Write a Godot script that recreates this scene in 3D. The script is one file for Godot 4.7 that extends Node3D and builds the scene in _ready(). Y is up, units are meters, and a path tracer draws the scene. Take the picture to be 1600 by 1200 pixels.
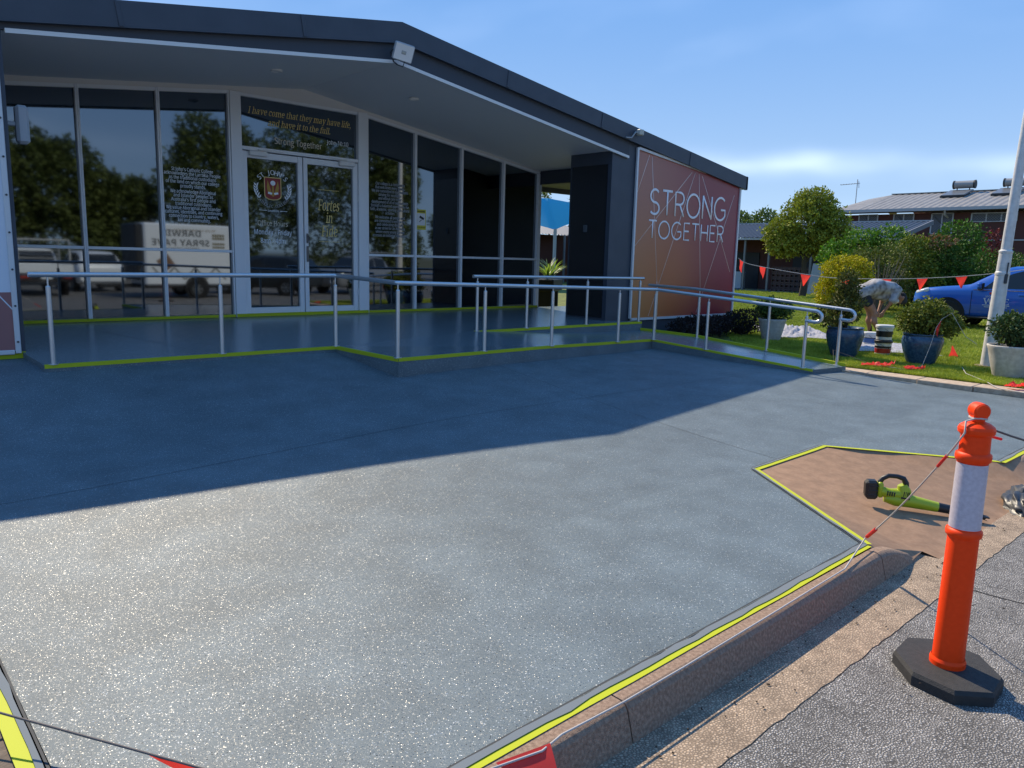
extends Node3D
# A school office forecourt that is being re-coated: the building, its ramp and rails, the lawn beside it and the car park opposite.

var mats := {}
var rng := RandomNumberGenerator.new()
var noise := FastNoiseLite.new()
const OUT := 0

# ---------------------------------------------------------------- materials
func lin(r: float, g: float, b: float) -> Color:
	return Color(r, g, b).linear_to_srgb()

func mt(key: String, r := 0.5, g := 0.5, b := 0.5, rough := 0.7, metal := 0.0) -> StandardMaterial3D:
	if mats.has(key):
		return mats[key]
	var m := StandardMaterial3D.new()
	m.resource_name = key
	m.albedo_color = lin(r, g, b)
	m.roughness = rough
	m.metallic = metal
	mats[key] = m
	return m

func noise_tex(freq: float, kind: int, lo: Color, hi: Color, size := 512, seed_n := 1, octaves := 4, mid = null) -> NoiseTexture2D:
	var n := FastNoiseLite.new()
	n.noise_type = kind as FastNoiseLite.NoiseType
	n.frequency = freq
	n.seed = seed_n
	n.fractal_octaves = octaves
	if kind == FastNoiseLite.TYPE_CELLULAR:
		n.fractal_type = FastNoiseLite.FRACTAL_NONE
		n.cellular_return_type = FastNoiseLite.RETURN_DISTANCE2_SUB
	var t := NoiseTexture2D.new()
	t.width = size
	t.height = size
	t.seamless = true
	t.noise = n
	var g := Gradient.new()
	g.set_color(0, lo)
	g.set_color(1, hi)
	if mid != null:
		g.add_point(0.5, mid)
	t.color_ramp = g
	return t

func tri_map(m: StandardMaterial3D, tile: float) -> void:
	m.uv1_triplanar = true
	m.uv1_world_triplanar = true
	m.uv1_scale = Vector3.ONE / tile
	m.uv1_triplanar_sharpness = 4.0

# a surface of one base colour with mottling and fine relief
func mottled(key: String, c0: Color, c1: Color, rough: float, tile: float, freq := 0.02, relief := 0.15, seed_n := 3, size := 512) -> StandardMaterial3D:
	if mats.has(key):
		return mats[key]
	var m := mt(key, 1, 1, 1, rough)
	m.albedo_color = Color.WHITE
	m.albedo_texture = noise_tex(freq, FastNoiseLite.TYPE_SIMPLEX_SMOOTH, c0, c1, size, seed_n, 6)
	if relief > 0.0:
		m.heightmap_enabled = true
		m.heightmap_texture = noise_tex(freq * 5.0, FastNoiseLite.TYPE_SIMPLEX_SMOOTH, Color.BLACK, Color.WHITE, size, seed_n + 7, 4)
		m.heightmap_scale = relief
	tri_map(m, tile)
	return m

# slow uneven wear and staining laid over a material
func worn(m: StandardMaterial3D, tile: float, lo: float, freq: float, seed_n: int) -> void:
	m.detail_enabled = true
	m.detail_blend_mode = BaseMaterial3D.BLEND_MODE_MUL
	m.detail_uv_layer = BaseMaterial3D.DETAIL_UV_2
	m.detail_albedo = noise_tex(freq, FastNoiseLite.TYPE_SIMPLEX_SMOOTH, Color(lo, lo, lo), Color.WHITE, 512, seed_n, 6, Color(0.5 + lo * 0.5, 0.5 + lo * 0.5, 0.5 + lo * 0.5))
	m.uv2_triplanar = true
	m.uv2_world_triplanar = true
	m.uv2_scale = Vector3.ONE / tile

func flake_material() -> StandardMaterial3D:
	var n := 1024
	var r := RandomNumberGenerator.new()
	r.seed = 11
	var a := PackedByteArray()
	a.resize(n * n * 3)
	var rough := PackedByteArray()
	rough.resize(n * n)
	var h := PackedByteArray()
	h.resize(n * n * 3)
	for i in n * n:
		var v := r.randi() % 22 - 11
		a[i * 3] = 105 + v
		a[i * 3 + 1] = 118 + v
		a[i * 3 + 2] = 123 + v
		rough[i] = 172 + v
	# fine rolled texture of the coating: slopes from a random height per grain
	var hh := PackedFloat32Array()
	hh.resize(n * n)
	for i in n * n:
		hh[i] = r.randf()
	for y in n:
		for x in n:
			var i := y * n + x
			var e := hh[y * n + (x + 1) % n] + 0.6 * hh[y * n + (x + 2) % n] - hh[y * n + (x + n - 1) % n] - 0.6 * hh[y * n + (x + n - 2) % n]
			var f := hh[((y + 1) % n) * n + x] + 0.6 * hh[((y + 2) % n) * n + x] - hh[((y + n - 1) % n) * n + x] - 0.6 * hh[((y + n - 2) % n) * n + x]
			h[i * 3] = int(clampf(127.5 - e * 22.0, 0, 255))
			h[i * 3 + 1] = int(clampf(127.5 - f * 22.0, 0, 255))
			h[i * 3 + 2] = 235
	# grit under the seal coat: small facets, each tilted its own way
	for k in 70000:
		var gx := r.randi() % n
		var gy := r.randi() % n
		var nx := int(clampf(127.5 + r.randfn() * 25.0, 30, 225))
		var ny := int(clampf(127.5 + r.randfn() * 25.0, 30, 225))
		var w := 1 if r.randf() < 0.45 else 2
		for dy in w:
			for dx in w:
				var i := ((gy + dy) % n) * n + (gx + dx) % n
				h[i * 3] = nx
				h[i * 3 + 1] = ny
				rough[i] = 68
	for k in 21000:
		var cx := r.randi() % n
		var cy := r.randi() % n
		var u := r.randf()
		var c := Vector3i(214, 219, 220)
		if u > 0.33:
			c = Vector3i(26, 31, 38)
		if u > 0.48:
			c = Vector3i(70, 84, 100)
		if u > 0.62:
			c = Vector3i(112, 123, 130)
		var s := r.randf_range(0.6, 1.7)
		var tx := int(clampf(127.5 + r.randfn() * 27.0, 40, 215))
		var ty := int(clampf(127.5 + r.randfn() * 30.0, 40, 215))
		var q := r.randf_range(0.5, 1.0)
		var ang := r.randf() * TAU
		for dy in range(-2, 3):
			for dx in range(-2, 3):
				var p := Vector2(dx, dy).rotated(ang)
				p.y /= q
				if p.length() <= s:
					var i := ((cy + dy + n) % n) * n + (cx + dx + n) % n
					a[i * 3] = c.x
					a[i * 3 + 1] = c.y
					a[i * 3 + 2] = c.z
					h[i * 3] = tx
					h[i * 3 + 1] = ty
					rough[i] = 72
	var m := mt("flake floor coating", 1, 1, 1, 1.0)
	m.albedo_color = Color.WHITE
	m.vertex_color_use_as_albedo = true
	m.albedo_texture = ImageTexture.create_from_image(Image.create_from_data(n, n, false, Image.FORMAT_RGB8, a))
	m.roughness_texture = ImageTexture.create_from_image(Image.create_from_data(n, n, false, Image.FORMAT_L8, rough))
	m.normal_enabled = true
	m.normal_texture = ImageTexture.create_from_image(Image.create_from_data(n, n, false, Image.FORMAT_RGB8, h))
	m.normal_scale = 1.0
	m.metallic_specular = 0.42
	worn(m, 8.5, 0.84, 0.03, 17)
	tri_map(m, 1.6)
	return m

# ---------------------------------------------------------------- mesh helpers (faces are wound so that they face out)
func begin(smooth := false) -> SurfaceTool:
	var st := SurfaceTool.new()
	st.begin(Mesh.PRIMITIVE_TRIANGLES)
	st.set_smooth_group(0 if smooth else -1)
	return st

func tri(st: SurfaceTool, a: Vector3, b: Vector3, c: Vector3) -> void:
	st.add_vertex(a)
	st.add_vertex(c)
	st.add_vertex(b)

func quad(st: SurfaceTool, a: Vector3, b: Vector3, c: Vector3, d: Vector3) -> void:
	tri(st, a, b, c)
	tri(st, a, c, d)

func tri_out(st: SurfaceTool, a: Vector3, b: Vector3, c: Vector3, mid: Vector3) -> void:
	if (b - a).cross(c - a).dot((a + b + c) / 3.0 - mid) < 0.0:
		tri(st, a, c, b)
	else:
		tri(st, a, b, c)

func quad_out(st: SurfaceTool, a: Vector3, b: Vector3, c: Vector3, d: Vector3, mid: Vector3) -> void:
	tri_out(st, a, b, c, mid)
	tri_out(st, a, c, d, mid)

func hexa(st: SurfaceTool, p: Array) -> void:   # eight corners: four below in a ring, four above in the same order
	var mid := Vector3.ZERO
	for v in p:
		mid += v / 8.0
	quad_out(st, p[0], p[1], p[2], p[3], mid)
	quad_out(st, p[4], p[5], p[6], p[7], mid)
	for i in 4:
		var j := (i + 1) % 4
		quad_out(st, p[i], p[j], p[4 + j], p[4 + i], mid)

func box(st: SurfaceTool, c: Vector3, s: Vector3, bevel := 0.0, b := Basis()) -> void:
	var h := s / 2.0
	var e := minf(bevel, minf(h.x, minf(h.y, h.z)) * 0.9)
	var P := {}
	for sx in [-1, 1]:
		for sy in [-1, 1]:
			for sz in [-1, 1]:
				P[Vector3i(sx, sy, sz)] = [c + b * Vector3(sx * h.x, sy * (h.y - e), sz * (h.z - e)), c + b * Vector3(sx * (h.x - e), sy * h.y, sz * (h.z - e)), c + b * Vector3(sx * (h.x - e), sy * (h.y - e), sz * h.z)]
	for s1 in [-1, 1]:
		quad_out(st, P[Vector3i(s1, -1, -1)][0], P[Vector3i(s1, 1, -1)][0], P[Vector3i(s1, 1, 1)][0], P[Vector3i(s1, -1, 1)][0], c)
		quad_out(st, P[Vector3i(-1, s1, -1)][1], P[Vector3i(1, s1, -1)][1], P[Vector3i(1, s1, 1)][1], P[Vector3i(-1, s1, 1)][1], c)
		quad_out(st, P[Vector3i(-1, -1, s1)][2], P[Vector3i(1, -1, s1)][2], P[Vector3i(1, 1, s1)][2], P[Vector3i(-1, 1, s1)][2], c)
	if e <= 0.0:
		return
	for s1 in [-1, 1]:
		for s2 in [-1, 1]:
			quad_out(st, P[Vector3i(s1, s2, -1)][0], P[Vector3i(s1, s2, 1)][0], P[Vector3i(s1, s2, 1)][1], P[Vector3i(s1, s2, -1)][1], c)
			quad_out(st, P[Vector3i(s1, -1, s2)][0], P[Vector3i(s1, 1, s2)][0], P[Vector3i(s1, 1, s2)][2], P[Vector3i(s1, -1, s2)][2], c)
			quad_out(st, P[Vector3i(-1, s1, s2)][1], P[Vector3i(1, s1, s2)][1], P[Vector3i(1, s1, s2)][2], P[Vector3i(-1, s1, s2)][2], c)
			for s3 in [-1, 1]:
				var q: Array = P[Vector3i(s1, s2, s3)]
				tri_out(st, q[0], q[1], q[2], c)

func bar(st: SurfaceTool, a: Vector3, b: Vector3, w: float, h: float, up := Vector3.UP, bevel := 0.0) -> void:   # a square bar from a to b
	var d := (b - a).normalized()
	var x := up.cross(d).normalized()
	var y := d.cross(x)
	box(st, (a + b) / 2.0, Vector3(w, h, a.distance_to(b)), bevel, Basis(x, y, d))

func tube(st: SurfaceTool, pts: Array, r, sides := 10, caps := true) -> void:
	var n := pts.size()
	var nor := Vector3.UP
	var prev := []
	for i in n:
		var t: Vector3 = (pts[mini(i + 1, n - 1)] - pts[maxi(i - 1, 0)]).normalized()
		if i == 0:
			nor = (Vector3.UP if absf(t.y) < 0.9 else Vector3.RIGHT)
		nor = (nor - t * nor.dot(t)).normalized()
		var bi := t.cross(nor)
		var rad: float = r[i] if r is Array else r
		var ring := []
		for k in sides:
			var a := TAU * k / sides
			ring.append(pts[i] + (nor * cos(a) + bi * sin(a)) * rad)
		if i > 0:
			st.set_smooth_group(0)
			var mid: Vector3 = (pts[i] + pts[i - 1]) / 2.0
			for k in sides:
				var k2 := (k + 1) % sides
				quad_out(st, prev[k], prev[k2], ring[k2], ring[k], mid)
		if caps and (i == 0 or i == n - 1):
			st.set_smooth_group(-1)
			var inner: Vector3 = pts[i] + (t if i == 0 else -t)
			for k in range(1, sides - 1):
				tri_out(st, ring[0], ring[k], ring[k + 1], inner)
		prev = ring
	st.set_smooth_group(-1)

func lathe(st: SurfaceTool, prof: Array, segs := 24, xf := Transform3D(), crisp := true) -> void:   # profile of Vector2(radius, height), bottom to top
	for i in prof.size() - 1:
		var p: Vector2 = prof[i]
		var q: Vector2 = prof[i + 1]
		st.set_smooth_group(i + 1 if crisp else 0)
		for k in segs:
			var a := TAU * k / segs
			var b := TAU * (k + 1) / segs
			var v00 := xf * Vector3(p.x * cos(a), p.y, p.x * sin(a))
			var v10 := xf * Vector3(p.x * cos(b), p.y, p.x * sin(b))
			var v01 := xf * Vector3(q.x * cos(a), q.y, q.x * sin(a))
			var v11 := xf * Vector3(q.x * cos(b), q.y, q.x * sin(b))
			if p.x > 0.0:
				tri(st, v10, v00, v01)
			if q.x > 0.0:
				tri(st, v10, v01, v11)
			elif p.x <= 0.0:
				pass
	st.set_smooth_group(-1)

func slab(st: SurfaceTool, poly: PackedVector2Array, y0: float, y1: float, xf := Transform3D()) -> void:   # polygon in x,y(=z) extruded from y0 to y1
	var ids := Geometry2D.triangulate_polygon(poly)
	for i in range(0, ids.size(), 3):
		var a := poly[ids[i]]
		var b := poly[ids[i + 1]]
		var c := poly[ids[i + 2]]
		tri_out(st, xf * Vector3(a.x, y1, a.y), xf * Vector3(b.x, y1, b.y), xf * Vector3(c.x, y1, c.y), xf * Vector3(a.x, y0 - 1.0, a.y))
		tri_out(st, xf * Vector3(a.x, y0, a.y), xf * Vector3(b.x, y0, b.y), xf * Vector3(c.x, y0, c.y), xf * Vector3(a.x, y1 + 1.0, a.y))
	var cw := Geometry2D.is_polygon_clockwise(poly)
	for i in poly.size():
		var a := poly[i]
		var b := poly[(i + 1) % poly.size()]
		var dirn := (b - a).orthogonal() * (-1.0 if cw else 1.0)
		var inn := Vector2((a + b) / 2.0) + dirn.normalized() * -1.0
		var mid := xf * Vector3(inn.x, (y0 + y1) / 2.0, inn.y)
		var out2 := Vector2((a + b) / 2.0) * 2.0 - inn
		if Geometry2D.is_point_in_polygon((a + b) / 2.0 + (inn - (a + b) / 2.0) * 0.001, poly):
			quad_out(st, xf * Vector3(a.x, y0, a.y), xf * Vector3(b.x, y0, b.y), xf * Vector3(b.x, y1, b.y), xf * Vector3(a.x, y1, a.y), mid)
		else:
			quad_out(st, xf * Vector3(a.x, y0, a.y), xf * Vector3(b.x, y0, b.y), xf * Vector3(b.x, y1, b.y), xf * Vector3(a.x, y1, a.y), xf * Vector3(out2.x, (y0 + y1) / 2.0, out2.y))

func obj(called: String, st: SurfaceTool, m: Material, parent: Node = self) -> MeshInstance3D:
	st.generate_normals()
	var o := MeshInstance3D.new()
	o.name = called
	o.mesh = st.commit()
	o.material_override = m
	parent.add_child(o, true)
	return o

func shape(called: String, mesh: Mesh, m: Material, parent: Node = self) -> MeshInstance3D:
	var o := MeshInstance3D.new()
	o.name = called
	o.mesh = mesh
	o.material_override = m
	parent.add_child(o, true)
	return o

func tag(o: Node, label: String, category: String, group := "") -> Node:
	o.set_meta("label", label)
	o.set_meta("category", category)
	if group:
		o.set_meta("group", group)
	return o

func thing(called: String, label: String, category: String, at := Vector3.ZERO, turn := 0.0, group := "") -> Node3D:
	var o := Node3D.new()
	o.name = called
	add_child(o, true)
	o.position = at
	o.rotation.y = turn
	tag(o, label, category, group)
	return o

func struct(called: String, st: SurfaceTool, m: Material, label := "") -> MeshInstance3D:
	var o := obj(called, st, m)
	o.set_meta("kind", "structure")
	if label:
		o.set_meta("label", label)
		o.set_meta("category", called.replace("_", " "))
	return o

# lettering of real thickness
func text_mesh(s: String, size: float, font := "Droid Sans", shear := 0.0, wide := 1.0, spacing := 0.0, depth := 0.004, weight := 400) -> ArrayMesh:
	var f := SystemFont.new()
	f.font_names = PackedStringArray([font])
	f.font_weight = weight
	var t := TextMesh.new()
	t.text = s
	t.font = f
	t.font_size = 48
	t.pixel_size = size / 48.0
	t.depth = depth
	t.curve_step = 2.0
	t.line_spacing = spacing * 48.0
	t.horizontal_alignment = HORIZONTAL_ALIGNMENT_CENTER
	t.vertical_alignment = VERTICAL_ALIGNMENT_CENTER
	var arr := t.surface_get_arrays(0)
	var v: PackedVector3Array = arr[Mesh.ARRAY_VERTEX]
	for i in v.size():
		v[i] = Vector3(v[i].x * wide + v[i].y * shear, v[i].y, v[i].z)
	arr[Mesh.ARRAY_VERTEX] = v
	arr[Mesh.ARRAY_TANGENT] = null
	var a := ArrayMesh.new()
	a.add_surface_from_arrays(Mesh.PRIMITIVE_TRIANGLES, arr)
	return a

func letters(called: String, s: String, size: float, at: Vector3, m: Material, parent: Node, font := "Droid Sans", shear := 0.0, wide := 1.0, spacing := 0.0, turn := 0.0, tilt := 0.0, depth := 0.004, weight := 400) -> MeshInstance3D:
	var o := shape(called, text_mesh(s, size, font, shear, wide, spacing, depth, weight), m, parent)
	o.position = at
	o.rotation = Vector3(0, turn, tilt)
	return o

# leaves strewn through lobes of a crown: one MultiMesh of leaf-sized faces
var leaf_mesh: ArrayMesh
func foliage(called: String, parent: Node, lobes: Array, count: int, size: float, ca: Vector3, cb: Vector3, sd: int, long := 1.6, upright := 0.0, shell := 0.55) -> MultiMeshInstance3D:
	if leaf_mesh == null:
		var st := begin()
		var a := Vector3(0, 0, 0)
		var b := Vector3(0.32, 0.1, 0.45)
		var c := Vector3(0, -0.04, 1.0)
		var d := Vector3(-0.32, 0.1, 0.45)
		var e := Vector3(0, 0.0, 0.5)
		tri(st, a, e, b)
		tri(st, e, c, b)
		tri(st, a, d, e)
		tri(st, e, d, c)
		st.generate_normals()
		leaf_mesh = st.commit()
	var r := RandomNumberGenerator.new()
	r.seed = sd
	var n := FastNoiseLite.new()
	n.seed = sd
	n.frequency = 1.0
	var total := 0.0
	for l in lobes:
		total += l[1].x * l[1].y + l[1].z * l[1].y
	var buf := PackedFloat32Array()
	buf.resize(count * 16)
	var done := 0
	var tries := 0
	while done < count and tries < count * 6:
		tries += 1
		var pick := r.randf() * total
		var lobe: Array = lobes[0]
		for l in lobes:
			pick -= l[1].x * l[1].y + l[1].z * l[1].y
			if pick <= 0.0:
				lobe = l
				break
		var dirn := Vector3(r.randfn(), r.randfn(), r.randfn()).normalized()
		var cl := n.get_noise_3dv(lobe[0] * 1.7 + dirn * 2.3) + 0.5 * n.get_noise_3dv(lobe[0] * 3.1 + dirn * 5.5)
		if cl < -0.12 and r.randf() < 0.65:
			continue
		var rad := (shell + (1.0 - shell) * sqrt(r.randf())) * (0.86 + 0.34 * cl) * r.randf_range(0.93, 1.07)
		var p: Vector3 = lobe[0] + dirn * rad * lobe[1]
		var z := (dirn * 0.6 + Vector3(r.randfn(), r.randfn(), r.randfn()) * 0.7 + Vector3(0, upright, 0)).normalized()
		var x := z.cross(Vector3(r.randfn(), r.randfn() + 0.2, r.randfn())).normalized()
		var y := z.cross(x)
		var s := size * r.randf_range(0.6, 1.25)
		x *= s
		y *= s
		z *= s * long * 0.62
		var o := done * 16
		buf[o] = x.x; buf[o + 1] = y.x; buf[o + 2] = z.x; buf[o + 3] = p.x
		buf[o + 4] = x.y; buf[o + 5] = y.y; buf[o + 6] = z.y; buf[o + 7] = p.y
		buf[o + 8] = x.z; buf[o + 9] = y.z; buf[o + 10] = z.z; buf[o + 11] = p.z
		var c := ca.lerp(cb, clampf(r.randf() * 0.6 + 0.3 + cl * 0.7, 0, 1))
		buf[o + 12] = c.x; buf[o + 13] = c.y; buf[o + 14] = c.z; buf[o + 15] = 1.0
		done += 1
	var mm := MultiMesh.new()
	mm.transform_format = MultiMesh.TRANSFORM_3D
	mm.use_colors = true
	mm.mesh = leaf_mesh
	mm.instance_count = done
	mm.buffer = buf.slice(0, done * 16)
	var o2 := MultiMeshInstance3D.new()
	o2.name = called
	o2.multimesh = mm
	var m := mt("leaf", 1, 1, 1, 0.6)
	m.albedo_color = Color.WHITE
	m.vertex_color_use_as_albedo = true
	m.backlight_enabled = true
	m.backlight = Color(0.55, 0.6, 0.3)
	m.metallic_specular = 0.3
	o2.material_override = m
	o2.set_meta("kind", "stuff")
	parent.add_child(o2, true)
	return o2

# ---------------------------------------------------------------- levels of the coated ground, in metres
func plaza_y(x: float, z: float) -> float:
	var t := clampf((-3.3 - z) / 6.5, 0, 1.6)
	var left := minf(0.53 * pow(t, 1.5), 0.455)
	var right := 0.24 * pow(t, 1.3)
	var dip := 1.0 - (1.0 - smoothstep(0.45, 5.0, x)) * lerpf(0.0, 0.75, smoothstep(-9.1, -6.2, z))
	return lerpf(left * dip, right, smoothstep(4.5, 11.5, x))

func sky_cover() -> ImageTexture:   # thin cirrus streaks low in the sky
	var w := 1024
	var h := 512
	var n := FastNoiseLite.new()
	n.seed = 5
	n.frequency = 1.0
	n.fractal_octaves = 5
	var im := Image.create_empty(w, h, false, Image.FORMAT_RGBA8)
	for y in h / 2:
		var el := PI / 2.0 - PI * (y + 0.5) / h
		for x in w:
			var az := TAU * x / w
			var d := Vector3(cos(az) * cos(el), sin(el), sin(az) * cos(el))
			var p := Vector3(d.x, 0, d.z) / (d.y + 0.10)
			var v := n.get_noise_3d(p.x * 0.35 + 3.0, 0.0, p.z * 0.9) + 0.35 * n.get_noise_3d(p.x * 2.1, 4.0, p.z * 2.7)
			var u := 0.55 + 1.1 * n.get_noise_3d(d.x * 3.0, 9.0, d.z * 3.0)
			var band := exp(-pow((d.y - 0.118 - 0.03 * n.get_noise_3d(d.x * 2.0, 2.0, d.z * 2.0)) / 0.012, 2.0)) * clampf(u, 0, 1)
			var a := clampf(band * (0.55 + 0.7 * v) + clampf(v - 0.1, 0, 1) * 0.22 * clampf((0.5 - d.y) * 4.0, 0, 1), 0, 0.62)
			im.set_pixel(x, y, Color(1, 1, 1, a))
	return ImageTexture.create_from_image(im)

func _ready() -> void:
	rng.seed = 7
	noise.seed = 3
	noise.frequency = 1.0
	# camera
	var cam := Camera3D.new()
	cam.name = "camera"
	cam.transform = Transform3D(Basis(Vector3(0.73685, 0.02527, 0.67558), Vector3(0.09093, 0.98652, -0.13608), Vector3(-0.66991, 0.16170, 0.72462)).orthonormalized(), Vector3(0, 1.7, 0))
	cam.fov = 53.52
	cam.near = 0.05
	cam.far = 3000.0
	add_child(cam)
	# sky
	var env := Environment.new()
	env.background_mode = Environment.BG_SKY
	var sm := ProceduralSkyMaterial.new()
	sm.sky_top_color = Color(0.36, 0.575, 0.84)
	sm.sky_horizon_color = Color(0.74, 0.84, 0.92)
	sm.sky_curve = 0.12
	sm.ground_bottom_color = Color(0.28, 0.27, 0.25)
	sm.ground_horizon_color = Color(0.45, 0.48, 0.5)
	sm.sky_energy_multiplier = 1.0
	sm.sky_cover = sky_cover()
	sm.sky_cover_modulate = Color(1, 1, 1, 0.5)
	var sky := Sky.new()
	sky.sky_material = sm
	env.sky = sky
	env.tonemap_mode = Environment.TONE_MAPPER_LINEAR
	env.tonemap_exposure = 1.28
	env.sdfgi_enabled = true
	env.ssao_enabled = true
	env.ssil_enabled = true
	var we := WorldEnvironment.new()
	we.name = "world"
	we.environment = env
	add_child(we)
	# sun, behind the building
	var sun := DirectionalLight3D.new()
	sun.name = "sun"
	sun.light_color = Color(1.0, 0.935, 0.83)
	sun.light_energy = 1.6
	sun.light_angular_distance = 0.53
	sun.shadow_enabled = true
	var el := deg_to_rad(43.0)
	var az := deg_to_rad(12.0)
	var to_sun := Vector3(cos(el) * sin(az), sin(el), -cos(el) * cos(az))
	sun.basis = Basis.looking_at(-to_sun)
	add_child(sun)

	build_ground()
	build_deck()
	build_office()
	build_signs()
	build_rails()
	build_neighbours()
	build_vegetation()
	build_carpark()
	build_ute()
	build_yard_things()
	build_person()
	build_bollard()
	build_blower()
	build_bunting()
	build_tape()

# ---------------------------------------------------------------- ground
func sheet(st: SurfaceTool, x0: float, x1: float, z0: float, z1: float, y: float) -> void:
	quad(st, Vector3(x0, y, z1), Vector3(x1, y, z1), Vector3(x1, y, z0), Vector3(x0, y, z0))

func build_ground() -> void:
	var st := begin()
	sheet(st, -900, 900, -900, 900, -0.4)
	struct("ground", st, mottled("far ground", lin(0.07, 0.08, 0.03), lin(0.13, 0.12, 0.06), 0.9, 9.0, 0.02, 0.0))
	# asphalt of the car park lane: pale worn chips in dark binder
	var am := mt("asphalt", 1, 1, 1, 0.85)
	am.albedo_color = Color.WHITE
	am.albedo_texture = noise_tex(0.055, FastNoiseLite.TYPE_CELLULAR, lin(0.06, 0.056, 0.052), lin(0.80, 0.76, 0.71), 1024, 4, 1, lin(0.52, 0.495, 0.46))
	am.heightmap_enabled = true
	am.heightmap_texture = noise_tex(0.055, FastNoiseLite.TYPE_CELLULAR, Color.BLACK, Color.WHITE, 1024, 4, 1)
	am.heightmap_scale = 0.5
	tri_map(am, 0.62)
	worn(am, 3.7, 0.80, 0.02, 23)
	st = begin()
	# the edge of the asphalt wavers along the gutter
	var ez := func(x: float) -> float: return -1.335 + 0.009 * noise.get_noise_1d(x * 3.3) + 0.008 * noise.get_noise_1d(x * 37.0)
	for i in 1200:
		var x0 := -12.0 + i * 0.05
		var x1 := x0 + 0.05
		quad(st, Vector3(x0, -0.143, 2), Vector3(x1, -0.143, 2), Vector3(x1, -0.143, ez.call(x1) + 0.004), Vector3(x0, -0.143, ez.call(x0) + 0.004))
	sheet(st, -12, 48, 2, 70, -0.143)
	sheet(st, -60, -12, -1.33, 70, -0.143)
	sheet(st, 48, 100, -1.33, 70, -0.143)
	struct("road", st, am)
	# a crack across the lane
	st = begin()
	var cp := []
	for i in 15:
		cp.append(Vector3(4.86 + 0.02 * noise.get_noise_1d(i * 5.3) + 0.01 * i, -0.1415, -1.30 + i * 0.16))
	ribbon(st, cp, 0.014, 0.0)
	struct("road_crack", st, mt("crack", 0.015, 0.014, 0.013, 0.95))
	# gutter
	var gm := mt("gutter concrete", 1, 1, 1, 0.9)
	gm.albedo_color = Color.WHITE
	gm.albedo_texture = noise_tex(0.06, FastNoiseLite.TYPE_CELLULAR, lin(0.22, 0.16, 0.11), lin(0.74, 0.58, 0.42), 1024, 9, 1, lin(0.62, 0.47, 0.33))
	gm.heightmap_enabled = true
	gm.heightmap_texture = noise_tex(0.06, FastNoiseLite.TYPE_CELLULAR, Color.BLACK, Color.WHITE, 1024, 9, 1)
	gm.heightmap_scale = 0.3
	tri_map(gm, 0.8)
	worn(gm, 1.9, 0.75, 0.02, 29)
	st = begin()
	for i in 1200:
		var x0 := -12.0 + i * 0.05
		var x1 := x0 + 0.05
		var a := Vector3(x0, -0.139, ez.call(x0))
		var b := Vector3(x1, -0.139, ez.call(x1))
		quad(st, a, b, Vector3(x1, -0.160, -1.84), Vector3(x0, -0.160, -1.84))
		quad(st, a + Vector3(0, -0.04, 0.006), b + Vector3(0, -0.04, 0.006), b, a)
	var gut := struct("gutter", st, gm)
	# grit and dry leaf litter lodged in the gutter and at the ramp's foot
	var lst := begin()
	var lr := RandomNumberGenerator.new()
	lr.seed = 19
	for i in 260:
		var lx := lr.randf_range(0.6, 8.2)
		var lz := -1.60 + absf(lr.randfn()) * 0.09 if lr.randf() < 0.6 else lr.randf_range(-1.5, -0.3)
		var s := lr.randf_range(0.002, 0.006)
		var y := maxf(-0.142, -0.130 - (-1.335 - lz) * 0.08) + s * 0.5
		box(lst, Vector3(lx, y, lz), Vector3(s * lr.randf_range(1.0, 3.0), s * 0.8, s), 0.0, Basis(Vector3.UP, lr.randf() * TAU))
	var lit := obj("gutter_litter", lst, mt("litter", 0.05, 0.035, 0.022, 0.95))
	lit.set_meta("kind", "stuff")
	tag(lit, "dark grit and leaf scraps strewn in the sandy gutter", "litter")
	# kerb stones: top, rounded arris, battered face
	var km := mottled("kerb concrete", lin(0.17, 0.105, 0.07), lin(0.40, 0.28, 0.195), 0.9, 0.7, 0.06, 0.25, 21)
	var kerb := Node3D.new()
	kerb.name = "kerb"
	kerb.set_meta("kind", "structure")
	add_child(kerb)
	var spans := []
	var x := 2.205
	while x > -12.0:
		spans.append([x - 2.4, x])
		x -= 2.408
	spans.append([2.213, 4.62])
	spans.append([8.35, 10.6])
	for i in 12:
		spans.append([10.608 + i * 2.4, 13.0 + i * 2.4])
	for s in spans:
		st = begin()
		kerb_run(st, [[s[0], 1.0], [s[1], 1.0]], -0.13 if s[0] > 7.0 else 0.0)
		obj("kerb_stone", st, km, kerb)
	st = begin()
	kerb_run(st, [[4.628, 1.0], [4.72, 0.97], [4.82, 0.86], [4.92, 0.68], [5.02, 0.46], [5.12, 0.26], [5.25, 0.12]])
	obj("kerb_stone", st, km, kerb)
	st = begin()
	kerb_run(st, [[7.72, 0.12], [7.85, 0.26], [7.95, 0.46], [8.05, 0.68], [8.15, 0.86], [8.25, 0.97], [8.342, 1.0]], -0.13)
	obj("kerb_stone", st, km, kerb)
	# pram ramp of bare brown concrete
	st = begin(true)
	var A := Vector3(5.77, 0.0, -3.18)
	var B := Vector3(4.70, 0.0, -1.78)
	var B2 := Vector3(4.62, 0.0, -1.70)
	var C := Vector3(5.25, -0.13, -1.66)
	var C2 := Vector3(5.25, -0.148, -1.55)
	var D := Vector3(7.72, -0.13, -1.66)
	var D2 := Vector3(7.72, -0.148, -1.55)
	var E := Vector3(7.06, 0.0, -3.21)
	var F := Vector3(7.76, 0.0, -1.93)
	var F2 := Vector3(8.40, 0.0, -1.86)
	tri(st, B, C, A)
	quad(st, C, D, E, A)
	tri(st, D, F, E)
	tri(st, F, D, F2)
	quad(st, C2, D2, D, C)
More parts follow.
